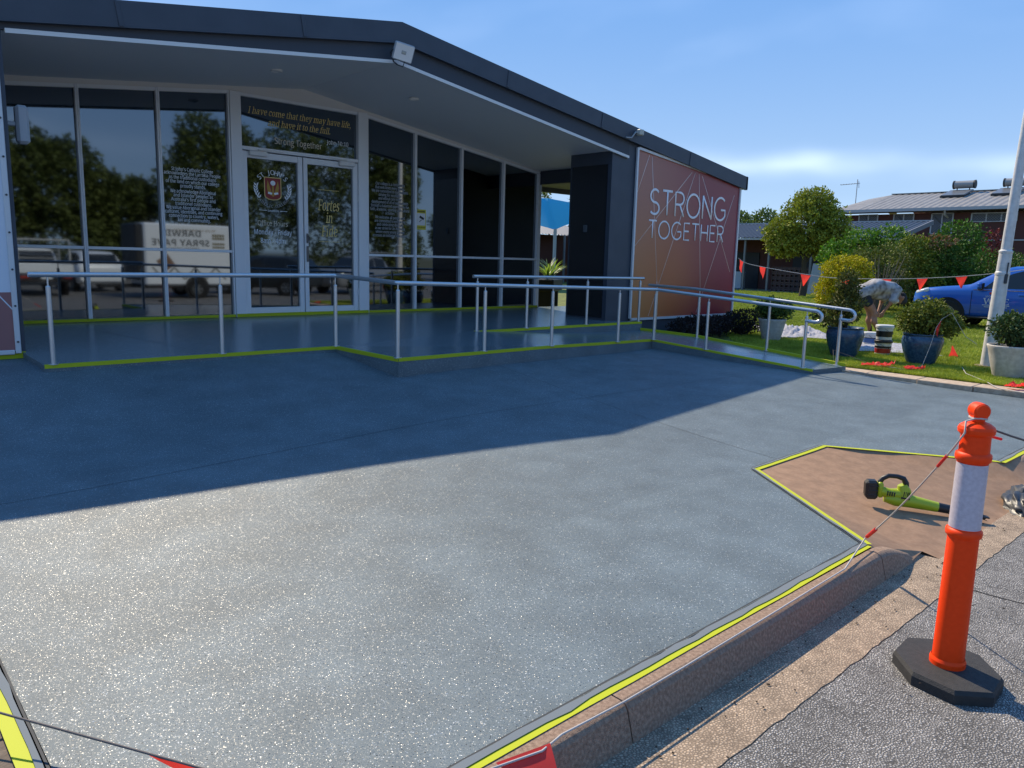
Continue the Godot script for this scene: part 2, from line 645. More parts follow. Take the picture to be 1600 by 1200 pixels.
	tri(st, B, Vector3(4.74, -0.155, -1.63), C)
	tri(st, D, Vector3(8.28, -0.155, -1.76), F2)
	worn(mottled("ramp concrete", lin(0.36, 0.205, 0.115), lin(0.42, 0.255, 0.15), 0.85, 1.6, 0.04, 0.03, 33, 1024), 1.4, 0.82, 0.016, 31)
	struct("kerb_ramp", st, mottled("ramp concrete", lin(0.36, 0.205, 0.115), lin(0.42, 0.255, 0.15), 0.85, 1.6, 0.04, 0.03, 33, 1024))
	# the coated forecourt
	var fm := flake_material()
	st = begin(true)
	var poly := PackedVector2Array([Vector2(0.45, -3.3), Vector2(0.45, -1.77), Vector2(4.72, -1.80), Vector2(5.77, -3.18), Vector2(7.06, -3.21), Vector2(7.66, -2.2), Vector2(7.76, -1.98), Vector2(8.0, -1.885), Vector2(12.1, -1.885), Vector2(12.1, -3.3)])
	var ids := Geometry2D.triangulate_polygon(poly)
	for i in range(0, ids.size(), 3):
		var v := []
		for k in 3:
			v.append(Vector3(poly[ids[i + k]].x, 0.0, poly[ids[i + k]].y))
		tri_out(st, v[0], v[1], v[2], v[0] + Vector3.DOWN)
	struct("forecourt", st, fm)
	st = begin(true)
	for i in 27:
		for k in 33:
			var xa := -1.05 + i * 0.487
			var xb := xa + 0.487
			var za := -3.3 - k * 0.26
			var zb := za - 0.26
			if xb < 0.45 or (za < -8.9 and xa > 1.75):
				continue
			xa = maxf(xa, 0.45)
			var pts := [Vector2(xa, za), Vector2(xb, za), Vector2(xb, zb), Vector2(xa, zb)]
			for j in [0, 2, 1, 0, 3, 2]:
				var p: Vector2 = pts[j]
				var f := 0.95 + 0.16 * noise.get_noise_2d(p.x * 0.5, p.y * 0.5)
				st.set_color(Color(f, f, f))
				st.add_vertex(Vector3(p.x, plaza_y(p.x, p.y), p.y))
	struct("forecourt", st, fm)
	# saw-cut joints
	var jm := mt("joint", 0.03, 0.036, 0.042, 0.8)
	for line in [[Vector2(0.5, -5.75), Vector2(11.2, -5.95)], [Vector2(6.23, -3.19), Vector2(6.9, -7.75)], [Vector2(11.45, -5.3), Vector2(12.1, -5.1)]]:
		st = begin()
		var pts := []
		for i in 41:
			var p: Vector2 = line[0].lerp(line[1], i / 40.0)
			pts.append(Vector3(p.x, plaza_y(p.x, p.y) + 0.003, p.y))
		ribbon(st, pts, 0.005, 0.0)
		struct("saw_cut_joint", st, jm)
	# old paving left of the new coat, and the strip between forecourt and lawn
	var pm := mottled("old paving", lin(0.10, 0.075, 0.055), lin(0.19, 0.145, 0.105), 0.9, 0.8, 0.02, 0.2, 40)
	var foot := Node3D.new()
	foot.name = "footpath"
	foot.set_meta("kind", "structure")
	add_child(foot)
	for i in 6:
		for k in 8:
			st = begin()
			box(st, Vector3(0.14 - i * 0.6, -0.05, -2.07 - k * 0.6), Vector3(0.594, 0.09, 0.594), 0.006)
			obj("paver", st, pm, foot)
	var sm2 := mottled("edge concrete", lin(0.36, 0.26, 0.18), lin(0.56, 0.45, 0.33), 0.9, 1.1, 0.02, 0.15, 44)
	var strip := Node3D.new()
	strip.name = "edging_strip"
	strip.set_meta("kind", "structure")
	add_child(strip)
	for i in 8:
		st = begin()
		box(st, Vector3(12.31 + 0.02 * sin(i * 2.1), 0.035, -2.3 - i * 0.75), Vector3(0.40, 0.09, 0.742), 0.008)
		obj("edging_slab", st, sm2, strip)
	# lawn
	st = begin(true)
	var gx := [12.5, 14.0, 17.0, 22.0, 30.0, 45.0, 80.0, 160.0]
	var gz := [-1.78, -3.0, -5.0, -7.0, -9.0, -12.0, -20.0, -40.0, -140.0]
	for i in gx.size() - 1:
		for k in gz.size() - 1:
			quad(st, Vector3(gx[i], 0.085, gz[k]), Vector3(gx[i + 1], 0.085, gz[k]), Vector3(gx[i + 1], 0.085, gz[k + 1]), Vector3(gx[i], 0.085, gz[k + 1]))
	quad(st, Vector3(12.5, 0.085, -1.74), Vector3(160, 0.085, -1.74), Vector3(160, 0.085, -1.78), Vector3(12.5, 0.085, -1.78))
	struct("lawn", st, mottled("turf", lin(0.14, 0.17, 0.018), lin(0.28, 0.31, 0.045), 0.95, 2.3, 0.02, 1.2, 50))
	worn(mats["turf"], 5.0, 0.6, 0.02, 37)
	# grass blades on the lawn
	var gst := begin()
	for k in 5:
		var a := k * 1.3
		var c := Vector3(cos(a * 2.0), 0, sin(a * 2.0)) * 0.35
		var w := Vector3(cos(a), 0, sin(a)) * 0.09
		var top := c * 1.5 + Vector3(cos(a * 3.0) * 0.3, 1.0, sin(a * 3.0) * 0.3)
		tri(gst, c - w, c + w, top)
	gst.generate_normals()
	var blade := gst.commit()
	var r := RandomNumberGenerator.new()
	r.seed = 77
	var count := 110000
	var buf := PackedFloat32Array()
	buf.resize(count * 16)
	var n := 0
	while n < count:
		var far := r.randf()
		var px := 12.52 + 34.0 * pow(far, 1.9)
		var pz := -1.8 - r.randf() * (5.0 + (px - 12.0) * 0.78)
		if px < 16.7 and pz < -9.95:
			continue
		var s := r.randf_range(0.025, 0.06) * (1.0 + (px - 12.5) * 0.03)
		var t := r.randf() * TAU
		var o := n * 16
		buf[o] = cos(t) * s; buf[o + 2] = sin(t) * s; buf[o + 3] = px
		buf[o + 5] = s * r.randf_range(0.6, 1.1); buf[o + 7] = 0.083
		buf[o + 8] = -sin(t) * s; buf[o + 10] = cos(t) * s; buf[o + 11] = pz
		var g := clampf(0.5 + 0.9 * noise.get_noise_2d(px * 0.9, pz * 0.9) + r.randf_range(-0.3, 0.3), 0, 1)
		buf[o + 12] = lerpf(0.20, 0.44, g); buf[o + 13] = lerpf(0.27, 0.50, g); buf[o + 14] = lerpf(0.018, 0.05, g); buf[o + 15] = 1
		n += 1
	var mm := MultiMesh.new()
	mm.transform_format = MultiMesh.TRANSFORM_3D
	mm.use_colors = true
	mm.mesh = blade
	mm.instance_count = count
	mm.buffer = buf
	var gi := MultiMeshInstance3D.new()
	gi.name = "grass"
	gi.multimesh = mm
	var bm := mt("grass blade", 1, 1, 1, 0.6)
	bm.albedo_color = Color.WHITE
	bm.vertex_color_use_as_albedo = true
	bm.backlight_enabled = true
	bm.backlight = Color(0.6, 0.6, 0.3)
	gi.material_override = bm
	gi.set_meta("kind", "stuff")
	tag(gi, "short green grass growing on the lawn beside the forecourt", "grass")
	add_child(gi)

func kerb_run(st: SurfaceTool, stations: Array, dz := 0.0) -> void:
	var rings := []
	for s in stations:
		var k: float = s[1]
		var y0 := -0.158
		var ring := []
		for p in [[-1.765, 0.0], [-1.712, 0.0], [-1.690, -0.008], [-1.676, -0.026], [-1.640, -0.155], [-1.62, -0.20], [-1.765, -0.20]]:
			var y: float = p[1]
			if y > y0:
				y = y0 + (y - y0) * k
			ring.append(Vector3(s[0], y, p[0] + dz))
		rings.append(ring)
	for i in rings.size() - 1:
		for j in 7:
			var j2 := (j + 1) % 7
			st.set_smooth_group(2 if j in [1, 2] else -1)
			quad_out(st, rings[i][j], rings[i][j2], rings[i + 1][j2], rings[i + 1][j], (rings[i][0] + rings[i + 1][0]) / 2.0 + Vector3(0, -0.12, 0.06))
	for e in [0, rings.size() - 1]:
		for j in range(1, 6):
			tri_out(st, rings[e][0], rings[e][j], rings[e][j + 1], rings[1 if e == 0 else e - 1][0])

func ribbon(st: SurfaceTool, pts: Array, width: float, lift := 0.004, wobble := 0.0) -> void:   # a flat strip lying on the ground along pts
	var n := pts.size()
	var L := []
	var R := []
	for i in n:
		var t: Vector3 = (pts[mini(i + 1, n - 1)] - pts[maxi(i - 1, 0)]).normalized()
		var s := t.cross(Vector3.UP).normalized()
		var w := width * 0.5
		var a := wobble * noise.get_noise_2d(i * 1.7, pts[0].x * 3.0)
		var b := wobble * noise.get_noise_2d(i * 1.7, pts[0].z * 3.0 + 50.0)
		L.append(pts[i] - s * (w + a) + Vector3(0, lift, 0))
		R.append(pts[i] + s * (w + b) + Vector3(0, lift, 0))
	for i in n - 1:
		tri_out(st, L[i], R[i], R[i + 1], pts[i] + Vector3(0, -1, 0))
		tri_out(st, L[i], R[i + 1], L[i + 1], pts[i] + Vector3(0, -1, 0))

# ---------------------------------------------------------------- the raised deck, its ramps and steps
const DECK := {
	"a0": Vector3(1.72, 0.50, -8.95), "a9": Vector3(1.72, 0.5264, -10.02), "a1": Vector3(5.09, 0.50, -8.95), "b0": Vector3(5.09, 0.50, -7.50), "b1": Vector3(8.0, 0.44, -7.90),
	"b2": Vector3(11.1, 0.34, -8.33), "c1": Vector3(11.4, 0.12, -5.45), "c2": Vector3(12.22, 0.13, -5.30), "l2": Vector3(12.42, 0.32, -8.3), "l3": Vector3(12.42, 0.34, -9.6),
	"d0": Vector3(8.0, 0.5164, -9.6), "d1": Vector3(12.42, 0.5164, -9.6), "dl1": Vector3(11.1, 0.36, -9.6),
	"g0": Vector3(0.0, 0.60, -12.92), "g1": Vector3(12.64, 0.60, -12.92), "g2": Vector3(17.5, 0.60, -12.92), "e1": Vector3(11.75, 0.5264, -10.0), "e2": Vector3(11.75, 0.5542, -11.1), "e3": Vector3(17.5, 0.5542, -11.1),
	"h0": Vector3(5.09, 0.5164, -9.6),
}

func build_deck() -> void:
	var dm := mt("deck coating", 1, 1, 1, 0.2)
	dm.albedo_color = Color.WHITE
	dm.albedo_texture = mats["flake floor coating"].albedo_texture
	dm.normal_enabled = true
	dm.normal_texture = mats["flake floor coating"].normal_texture
	dm.normal_scale = 0.10
	dm.roughness = 0.24
	tri_map(dm, 1.6)
	var d := DECK
	var st := begin()
	var up := func(names: Array) -> void:
		for i in range(1, names.size() - 1):
			tri_out(st, d[names[0]], d[names[i]], d[names[i + 1]], d[names[0]] + Vector3.DOWN * 3.0)
	up.call(["a1", "h0", "g1", "g0", "a9", "a0"])
	up.call(["h0", "d0", "d1", "e1", "g1"])
	up.call(["g1", "e1", "e2"])
	up.call(["g1", "e2", "e3", "g2"])
	up.call(["a1", "b0", "b1", "d0", "h0"])
	up.call(["b1", "b2", "dl1", "d0"])
	up.call(["b2", "l2", "l3", "dl1"])
	up.call(["b2", "c1", "c2", "l2"])
	var sk := begin()
	var skirt := func(a: Vector3, b: Vector3, inner: Vector3) -> void:
		var lo := Vector3(0, -0.9, 0)
		quad_out(sk, a, b, b + lo, a + lo, inner)
	var mid := Vector3(9.0, 0.2, -9.0)
	skirt.call(d.a0, d.a9, Vector3(4, 0, -9.5))
	skirt.call(d.a0, d.a1, Vector3(2, 0, -11))
	skirt.call(d.a1, d.b0, Vector3(7, 0, -8.3))
	skirt.call(d.b0, d.b1, mid)
	skirt.call(d.b1, d.b2, mid)
	skirt.call(d.b2, d.c1, Vector3(12, 0, -7))
	skirt.call(d.c1, d.c2, Vector3(12, 0, -7))
	skirt.call(d.c2, d.l2, Vector3(11.8, 0, -7))
	skirt.call(d.l2, d.l3, Vector3(11.8, 0, -9))
	skirt.call(d.d0, d.d1, Vector3(10, 0.4, -11))
	struct("ramp_deck", st, dm)
	struct("ramp_edge", sk, mats["flake floor coating"])
	# saw-cut joints across the deck
	var jm := mt("joint")
	for l in [[Vector3(3.4, 0.509, -9.3), Vector3(2.9, 0.5743, -11.9)], [Vector3(6.8, 0.5189, -9.7), Vector3(6.7, 0.5945, -12.7)]]:
		st = begin()
		ribbon(st, [l[0], l[1]], 0.006, 0.004)
		struct("saw_cut_joint", st, jm)

# ---------------------------------------------------------------- the office
func roof_y(x: float) -> float:
	return 5.088 - (0.153 * (6.78 - x) if x < 6.78 else 0.138 * (x - 6.78))

func soffit_y(x: float) -> float:
	return 4.545 - (0.118 * (6.72 - x) if x < 6.72 else 0.143 * (x - 6.72))

func head_y(x: float) -> float:   # top edge of the glass
	if x < 5.47:
		return 4.278 - 0.120 * (5.47 - x)
	if x > 7.9:
		return 4.262 - 0.137 * (x - 7.9)
	return 4.268

func slope_bar(st: SurfaceTool, x0: float, x1: float, f: Callable, dy0: float, dy1: float, z0: float, z1: float, ridge: float) -> void:   # a board that follows the roof slope
	var xs := [x0, x1]
	if x0 < ridge and x1 > ridge:
		xs = [x0, ridge, x1]
	for i in xs.size() - 1:
		var a: float = xs[i]
		var b: float = xs[i + 1]
		var ya: float = f.call(a)
		var yb: float = f.call(b)
		hexa(st, [Vector3(a, ya + dy0, z0), Vector3(b, yb + dy0, z0), Vector3(b, yb + dy0, z1), Vector3(a, ya + dy0, z1), Vector3(a, ya + dy1, z0), Vector3(b, yb + dy1, z0), Vector3(b, yb + dy1, z1), Vector3(a, ya + dy1, z1)])

func build_office() -> void:
	var navy := mottled("navy paint", lin(0.042, 0.052, 0.070), lin(0.055, 0.067, 0.088), 0.5, 3.0, 0.01, 0.02, 60)
	var navy2 := mt("navy board", 0.036, 0.043, 0.057, 0.55)
	var white := mt("white trim", 0.74, 0.73, 0.70, 0.5)
	var soff := mt("soffit paint", 0.76, 0.76, 0.74, 0.75)
	var alu := mt("anodised frame", 0.76, 0.77, 0.78, 0.38, 0.05)
	var glass := mt("tinted glass", 0.15, 0.172, 0.195, 0.03, 1.0)
	glass.resource_name = "tinted mirror glass"
	var gold := mt("gold print", 0.80, 0.60, 0.22, 0.6)
	var pale := mt("pale print", 0.88, 0.90, 0.92, 0.6)
	var dim := mt("dim print", 0.42, 0.44, 0.46, 0.6)
	var beige := mt("beige print", 0.72, 0.64, 0.50, 0.6)

	var o := thing("office_building", "low gabled school office with dark blue fascia and a glazed front behind a ramp", "building")
	# roof sheet and fascia
	var st := begin()
	slope_bar(st, -7.0, 16.55, roof_y, -0.05, 0.0, -9.97, -14.65, 6.78)
	slope_bar(st, -7.0, 12.85, roof_y, -0.05, 0.0, -14.65, -27.0, 6.78)
	obj("roof", st, navy, o)
	st = begin()
	slope_bar(st, -7.0, 16.56, roof_y, -0.29, 0.004, -9.965, -9.90, 6.78)
	obj("fascia_board", st, navy, o)
	st = begin()
	hexa(st, [Vector3(16.5, roof_y(16.5) - 0.29, -9.90), Vector3(16.57, roof_y(16.57) - 0.27, -9.90), Vector3(16.57, roof_y(16.57) - 0.27, -12.95), Vector3(16.5, roof_y(16.5) - 0.29, -12.95), Vector3(16.5, roof_y(16.5) + 0.01, -9.90), Vector3(16.565, roof_y(16.565) + 0.01, -9.90), Vector3(16.565, roof_y(16.565) + 0.01, -12.95), Vector3(16.5, roof_y(16.5) + 0.01, -12.95)])
	obj("eave_gutter", st, navy, o)
	for x in [-0.4, 2.9, 5.2, 8.9, 11.3, 14.2]:
		st = begin()
		var ry := roof_y(x)
		box(st, Vector3(x, ry - 0.143, -9.894), Vector3(0.05, 0.27, 0.012), 0.003, Basis(Vector3(0, 0, 1), 0.15 if x < 6.78 else -0.137))
		obj("fascia_joiner", st, navy, o)
	st = begin()
	var low := func(x: float) -> float: return soffit_y(x)
	# lower board from the soffit line up to the barge
	for seg in [[-2.0, 6.72], [6.72, 12.22]]:
		var a: float = seg[0]
		var b: float = seg[1]
		hexa(st, [Vector3(a, soffit_y(a), -10.03), Vector3(b, soffit_y(b), -10.03), Vector3(b, soffit_y(b), -9.975), Vector3(a, soffit_y(a), -9.975), Vector3(a, roof_y(a) - 0.2, -10.03), Vector3(b, roof_y(b) - 0.2, -10.03), Vector3(b, roof_y(b) - 0.2, -9.975), Vector3(a, roof_y(a) - 0.2, -9.975)])
	obj("fascia_board", st, navy2, o)
	st = begin()
	slope_bar(st, 1.78, 12.2, low, -0.035, 0.012, -9.99, -9.95, 6.72)
	obj("fascia_trim", st, white, o)
	# soffit sheets either side of the ridge
	for seg in [[1.5, 6.718], [6.722, 12.64]]:
		st = begin()
		slope_bar(st, seg[0], seg[1], low, 0.0, 0.03, -10.03, -12.95, 99.0)
		obj("soffit_panel", st, soff, o)
	st = begin()
	hexa(st, [Vector3(12.60, 3.40, -10.75), Vector3(12.80, 3.40, -10.75), Vector3(12.80, 3.40, -12.9), Vector3(12.60, 3.40, -12.9), Vector3(12.60, 3.70, -10.75), Vector3(12.80, 3.70, -10.75), Vector3(12.80, 3.70, -12.9), Vector3(12.60, 3.70, -12.9)])
	obj("bulkhead", st, navy2, o)
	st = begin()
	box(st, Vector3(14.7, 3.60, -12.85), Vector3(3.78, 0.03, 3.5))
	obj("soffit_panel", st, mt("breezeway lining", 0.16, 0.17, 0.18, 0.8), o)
	st = begin()
	box(st, Vector3(14.6, 3.54, -14.62), Vector3(4.0, 0.16, 0.08))
	obj("beam", st, navy2, o)
	for p in [Vector3(5.44, 0, -11.23), Vector3(7.94, 0, -11.24)]:
		st = begin()
		var y := soffit_y(p.x)
		lathe(st, [Vector2(0.0, -0.012), Vector2(0.055, -0.012), Vector2(0.07, -0.03), Vector2(0.085, -0.03), Vector2(0.09, 0.0)], 24, Transform3D(Basis(), Vector3(p.x, y, p.z)))
		obj("downlight", st, white, o)
	# glazed front
	var zg := -12.89
	var sill := 0.645
	var trans := 1.71
	var bays := [[2.0, 3.125], [3.125, 4.25], [4.25, 5.375], [8.0, 9.12], [9.12, 10.3], [10.3, 11.48], [11.48, 12.56]]
	var panes := []
	for bi in bays.size():
		var b: Array = bays[bi]
		var x0: float = b[0]
		var x1: float = b[1]
		var m := 0.028
		st = begin()
		var f := func(x: float) -> float: return head_y(x)
		# frame: sill, transom, head and two half mullions
		box(st, Vector3((x0 + x1) / 2, (sill + 0.60) / 2, zg + 0.01), Vector3(x1 - x0 - 0.001, sill - 0.60, 0.10), 0.004)
		box(st, Vector3((x0 + x1) / 2, trans, zg + 0.008), Vector3(x1 - x0 - 2 * m, 0.045, 0.09), 0.004)
		slope_bar(st, x0 + m, x1 - m, f, 0.0, 0.05, zg - 0.04, zg + 0.055, 99.0)
		for x in [x0 + m / 2, x1 - m / 2]:
			var yt: float = head_y(x) + 0.05
			box(st, Vector3(x, (sill + yt) / 2, zg + 0.012), Vector3(m - 0.002, yt - sill, 0.10), 0.003)
		var w := obj("window", st, alu, o)
		st = begin()
		box(st, Vector3((x0 + x1) / 2, (sill + trans - 0.022) / 2, zg - 0.01), Vector3(x1 - x0 - 2 * m, trans - 0.022 - sill, 0.008))
		obj("pane", st, glass, w)
		st = begin()
		hexa(st, [Vector3(x0 + m, trans + 0.022, zg - 0.014), Vector3(x1 - m, trans + 0.022, zg - 0.014), Vector3(x1 - m, trans + 0.022, zg - 0.006), Vector3(x0 + m, trans + 0.022, zg - 0.006), Vector3(x0 + m, head_y(x0 + m), zg - 0.014), Vector3(x1 - m, head_y(x1 - m), zg - 0.014), Vector3(x1 - m, head_y(x1 - m), zg - 0.006), Vector3(x0 + m, head_y(x0 + m), zg - 0.006)])
		obj("pane", st, glass, w)
		panes.append(w)
	# white head band between glass and soffit
	st = begin()
	for seg in [[1.5, 5.47], [5.47, 6.72], [6.72, 7.9], [7.9, 12.64]]:
		var a: float = seg[0]
		var b: float = seg[1]
		var ya := head_y(a + 0.001) + 0.052
		var yb := head_y(b - 0.001) + 0.052
		hexa(st, [Vector3(a, ya, zg - 0.05), Vector3(b, yb, zg - 0.05), Vector3(b, yb, zg + 0.04), Vector3(a, ya, zg + 0.04), Vector3(a, soffit_y(a), zg - 0.05), Vector3(b, soffit_y(b), zg - 0.05), Vector3(b, soffit_y(b), zg + 0.04), Vector3(a, soffit_y(a), zg + 0.04)])
	obj("head_board", st, mt("head board", 0.68, 0.66, 0.63, 0.6), o)
	# posts beside the door
	for px in [[5.378, 5.565], [7.80, 7.997]]:
		st = begin()
		var yt := head_y((px[0] + px[1]) / 2) + 0.05
		box(st, Vector3((px[0] + px[1]) / 2, (0.60 + yt) / 2, zg + 0.015), Vector3(px[1] - px[0], yt - 0.60, 0.13), 0.006)
		obj("post", st, alu, o)
	st = begin()
	box(st, Vector3(12.61, 2.1, zg - 0.02), Vector3(0.10, 3.1, 0.12), 0.006)
	obj("post", st, alu, o)
	# light over the door
	st = begin()
	box(st, Vector3(6.682, 3.435, zg + 0.01), Vector3(2.232, 0.06, 0.11), 0.005)
	box(st, Vector3(6.682, 4.292, zg + 0.01), Vector3(2.232, 0.05, 0.09), 0.005)
	var fan := obj("window", st, alu, o)
	st = begin()
	box(st, Vector3(6.682, 3.866, zg - 0.01), Vector3(2.232, 0.80, 0.008))
	obj("pane", st, glass, fan)
	var zt := zg + 0.0
	letters("lettering", "I have come that they may have life,\nand have it to the full.", 0.150, Vector3(6.69, 3.985, zt), gold, fan, "Droid Serif", 0.22, 0.765, -0.1)
	letters("lettering", "Strong Together", 0.150, Vector3(6.63, 3.62, zt), beige, fan, "Droid Sans", 0.0, 0.84)
	letters("lettering", "John 10:10", 0.108, Vector3(7.41, 3.715, zt), pale, fan, "Droid Sans", 0.0, 0.86)
	# texts on the side lights
	letters("lettering", "St John's Catholic College\nacknowledges the Larrakia People\nas the traditional custodians\nof the land on which our college\nproudly stands.", 0.078, Vector3(4.76, 2.86, zt), pale, panes[2], "Droid Sans", 0.0, 0.76, -0.36)
	letters("lettering", "We acknowledge Aboriginal\nand Islander peoples as\nAustralia's first people and\ntraditional custodians.\nWe value Aboriginal and Islander\ncultures, identities, and continuing\nconnection to country, waters,\nkin and community.", 0.078, Vector3(4.76, 2.42, zt), pale, panes[2], "Droid Sans", 0.0, 0.76, -0.36)
	letters("lettering", "Our college is a community\nthat welcomes every family.\nWe are committed to our students\nstriving for excellence\nand ethical care in the\ndevelopment of all of our students\nthrough a balanced approach to the\nfaith, academic, sporting and cultural\nactivities.", 0.078, Vector3(8.55, 2.80, zt), dim, panes[3], "Droid Sans", 0.0, 0.70, -0.30)
	letters("lettering", "We welcome all people and\nare committed to embracing\nand celebrating diversity\nas we strive for an Australia\nwhere every young person\naccesses an inclusive education.", 0.078, Vector3(8.55, 2.27, zt), dim, panes[3], "Droid Sans", 0.0, 0.72, -0.30)
	# double door
	var leaves := [[5.57, 6.672, 5.66, 6.585], [6.692, 7.795, 6.77, 7.70]]
	for li in 2:
		var L: Array = leaves[li]
		st = begin()
		var zd := zg + 0.012
		box(st, Vector3((L[0] + L[2]) / 2, 2.0, zd), Vector3(L[2] - L[0], 2.78, 0.06), 0.005)
		box(st, Vector3((L[1] + L[3]) / 2, 2.0, zd), Vector3(L[1] - L[3], 2.78, 0.06), 0.005)
		box(st, Vector3((L[2] + L[3]) / 2, 3.336, zd), Vector3(L[3] - L[2] - 0.002, 0.105, 0.056), 0.005)
		box(st, Vector3((L[2] + L[3]) / 2, 0.682, zd), Vector3(L[3] - L[2] - 0.002, 0.14, 0.056), 0.005)
		var door := obj("door", st, alu, o)
		st = begin()
		box(st, Vector3((L[2] + L[3]) / 2, 2.018, zg - 0.008), Vector3(L[3] - L[2], 2.53, 0.008))
		obj("pane", st, glass, door)
		st = begin()
		var cx: float = 5.84 if li == 0 else 7.55
		box(st, Vector3(cx, 3.36, zg + 0.075), Vector3(0.32, 0.085, 0.07), 0.012)
		bar(st, Vector3(cx, 3.42, zg + 0.09), Vector3(cx + (0.45 if li == 0 else -0.38), 3.43, zg + 0.06), 0.025, 0.012)
		obj("door_closer", st, white, door)
		for y in [0.95, 2.7]:
			st = begin()
			tube(st, [Vector3(L[0] + 0.004 if li == 0 else L[1] - 0.004, y, zg + 0.05), Vector3(L[0] + 0.004 if li == 0 else L[1] - 0.004, y + 0.12, zg + 0.05)], 0.012, 8)
			obj("hinge", st, alu, door)
		if li == 0:
			door_crest(door, zt, pale, gold)
			letters("lettering", "Office Hours", 0.125, Vector3(6.11, 2.21, zt), beige, door, "Droid Sans", 0.0, 0.80)
			letters("lettering", "Monday - Friday\n8am - 4pm", 0.125, Vector3(6.11, 1.985, zt), pale, door, "Droid Sans", 0.0, 0.78, -0.02)
		else:
			st = begin()
			box(st, Vector3(6.74, 1.98, zg + 0.055), Vector3(0.035, 0.17, 0.012), 0.004)
			box(st, Vector3(6.74, 1.70, zg + 0.055), Vector3(0.04, 0.28, 0.012), 0.004)
			tube(st, [Vector3(6.74, 2.02, zg + 0.06), Vector3(6.74, 2.02, zg + 0.10), Vector3(6.74, 1.90, zg + 0.115)], 0.009, 8)
			obj("handle", st, mt("door steel", 0.16, 0.16, 0.17, 0.3, 0.8), door)
			letters("lettering", "Fortes", 0.27, Vector3(7.21, 2.585, zt), gold, door, "Droid Serif", 0.12, 0.55)
			letters("lettering", "in", 0.25, Vector3(7.22, 2.36, zt), gold, door, "Droid Serif", 0.12, 0.6)
			letters("lettering", "Fide", 0.27, Vector3(7.22, 2.12, zt), gold, door, "Droid Serif", 0.12, 0.6)
			for y in [2.86, 1.93]:
				st = begin()
				box(st, Vector3(7.21, y, zt), Vector3(0.42, 0.008, 0.003))
				obj("printed_line", st, gold, door)
	# closed-circuit camera notice on the fifth light
	var yel := mt("yellow notice", 0.62, 0.55, 0.05, 0.5)
	st = begin()
	box(st, Vector3(9.29, 2.445, zg + 0.001), Vector3(0.235, 0.40, 0.004), 0.0)
	var note := obj("notice", st, yel, panes[4])
	st = begin()
	box(st, Vector3(9.29, 2.45, zg + 0.004), Vector3(0.20, 0.24, 0.004), 0.0)
	obj("notice_panel", st, white, panes[4])
	st = begin()
	box(st, Vector3(9.30, 2.48, zg + 0.0085), Vector3(0.11, 0.045, 0.003), 0.0, Basis(Vector3(0, 0, 1), -0.45))
	box(st, Vector3(9.27, 2.42, zg + 0.0085), Vector3(0.012, 0.07, 0.003), 0.0, Basis(Vector3(0, 0, 1), -0.9))
	obj("notice_symbol", st, mt("ink", 0.015, 0.015, 0.02, 0.6), panes[4])
	letters("lettering", "WARNING", 0.045, Vector3(9.29, 2.605, zg + 0.006), mt("ink"), panes[4], "Droid Sans")
	letters("lettering", "CCTV IN USE", 0.036, Vector3(9.29, 2.29, zg + 0.006), mt("ink"), panes[4], "Droid Sans")
	# sill weep line and white kick strip
	st = begin()
	box(st, Vector3(9.0, 0.622, zg + 0.075), Vector3(7.2, 0.035, 0.03), 0.004)
	# walls
	st = begin()
	box(st, Vector3(2.6, 2.0, -20.0), Vector3(20.1, 4.4, 14.0))
	obj("wall", st, navy, o)
	st = begin()
	hexa(st, [Vector3(11.75, -0.2, -10.0), Vector3(16.38, -0.2, -10.0), Vector3(16.38, -0.2, -11.1), Vector3(11.75, -0.2, -11.1), Vector3(11.75, roof_y(11.75) - 0.06, -10.0), Vector3(16.38, roof_y(16.38) - 0.06, -10.0), Vector3(16.38, roof_y(16.38) - 0.06, -11.1), Vector3(11.75, roof_y(11.75) - 0.06, -11.1)])
	obj("wall", st, navy, o)
	st = begin()
	hexa(st, [Vector3(-7.0, -0.2, -10.0), Vector3(1.75, -0.2, -10.0), Vector3(1.75, -0.2, -10.5), Vector3(-7.0, -0.2, -10.5), Vector3(-7.0, roof_y(-7.0) - 0.06, -10.0), Vector3(1.75, roof_y(1.75) - 0.06, -10.0), Vector3(1.75, roof_y(1.75) - 0.06, -10.5), Vector3(-7.0, roof_y(-7.0) - 0.06, -10.5)])
	obj("wall", st, navy, o)
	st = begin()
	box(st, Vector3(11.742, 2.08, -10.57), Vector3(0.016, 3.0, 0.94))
	obj("side_panel", st, mt("near black panel", 0.008, 0.009, 0.012, 0.25), o)  # near-black sheet laid over the navy return wall to darken it
	st = begin()
	box(st, Vector3(11.728, 2.35, -10.62), Vector3(0.02, 0.14, 0.10), 0.004)
	obj("switch_plate", st, mt("plate", 0.08, 0.09, 0.10, 0.5), o)
	st = begin()
	box(st, Vector3(12.67, 2.0, -20.0), Vector3(0.06, 3.7, 14.1))
	obj("wall", st, navy2, o)

	# fittings on the fascia
	var fl := thing("floodlight", "square white-faced floodlight on a bracket at the gable peak", "floodlight", Vector3(6.70, 4.63, -9.86))
	st = begin()
	var tl := Basis(Vector3(1, 0, 0), 0.35) * Basis(Vector3(0, 1, 0), -0.35) * Basis(Vector3(0, 0, 1), -0.06)
	box(st, Vector3(0, 0, 0.10), Vector3(0.30, 0.25, 0.07), 0.02, tl)
	obj("housing", st, mt("grey casting", 0.35, 0.36, 0.37, 0.5), fl)
	st = begin()
	var c := Vector3(0, 0, 0.10)
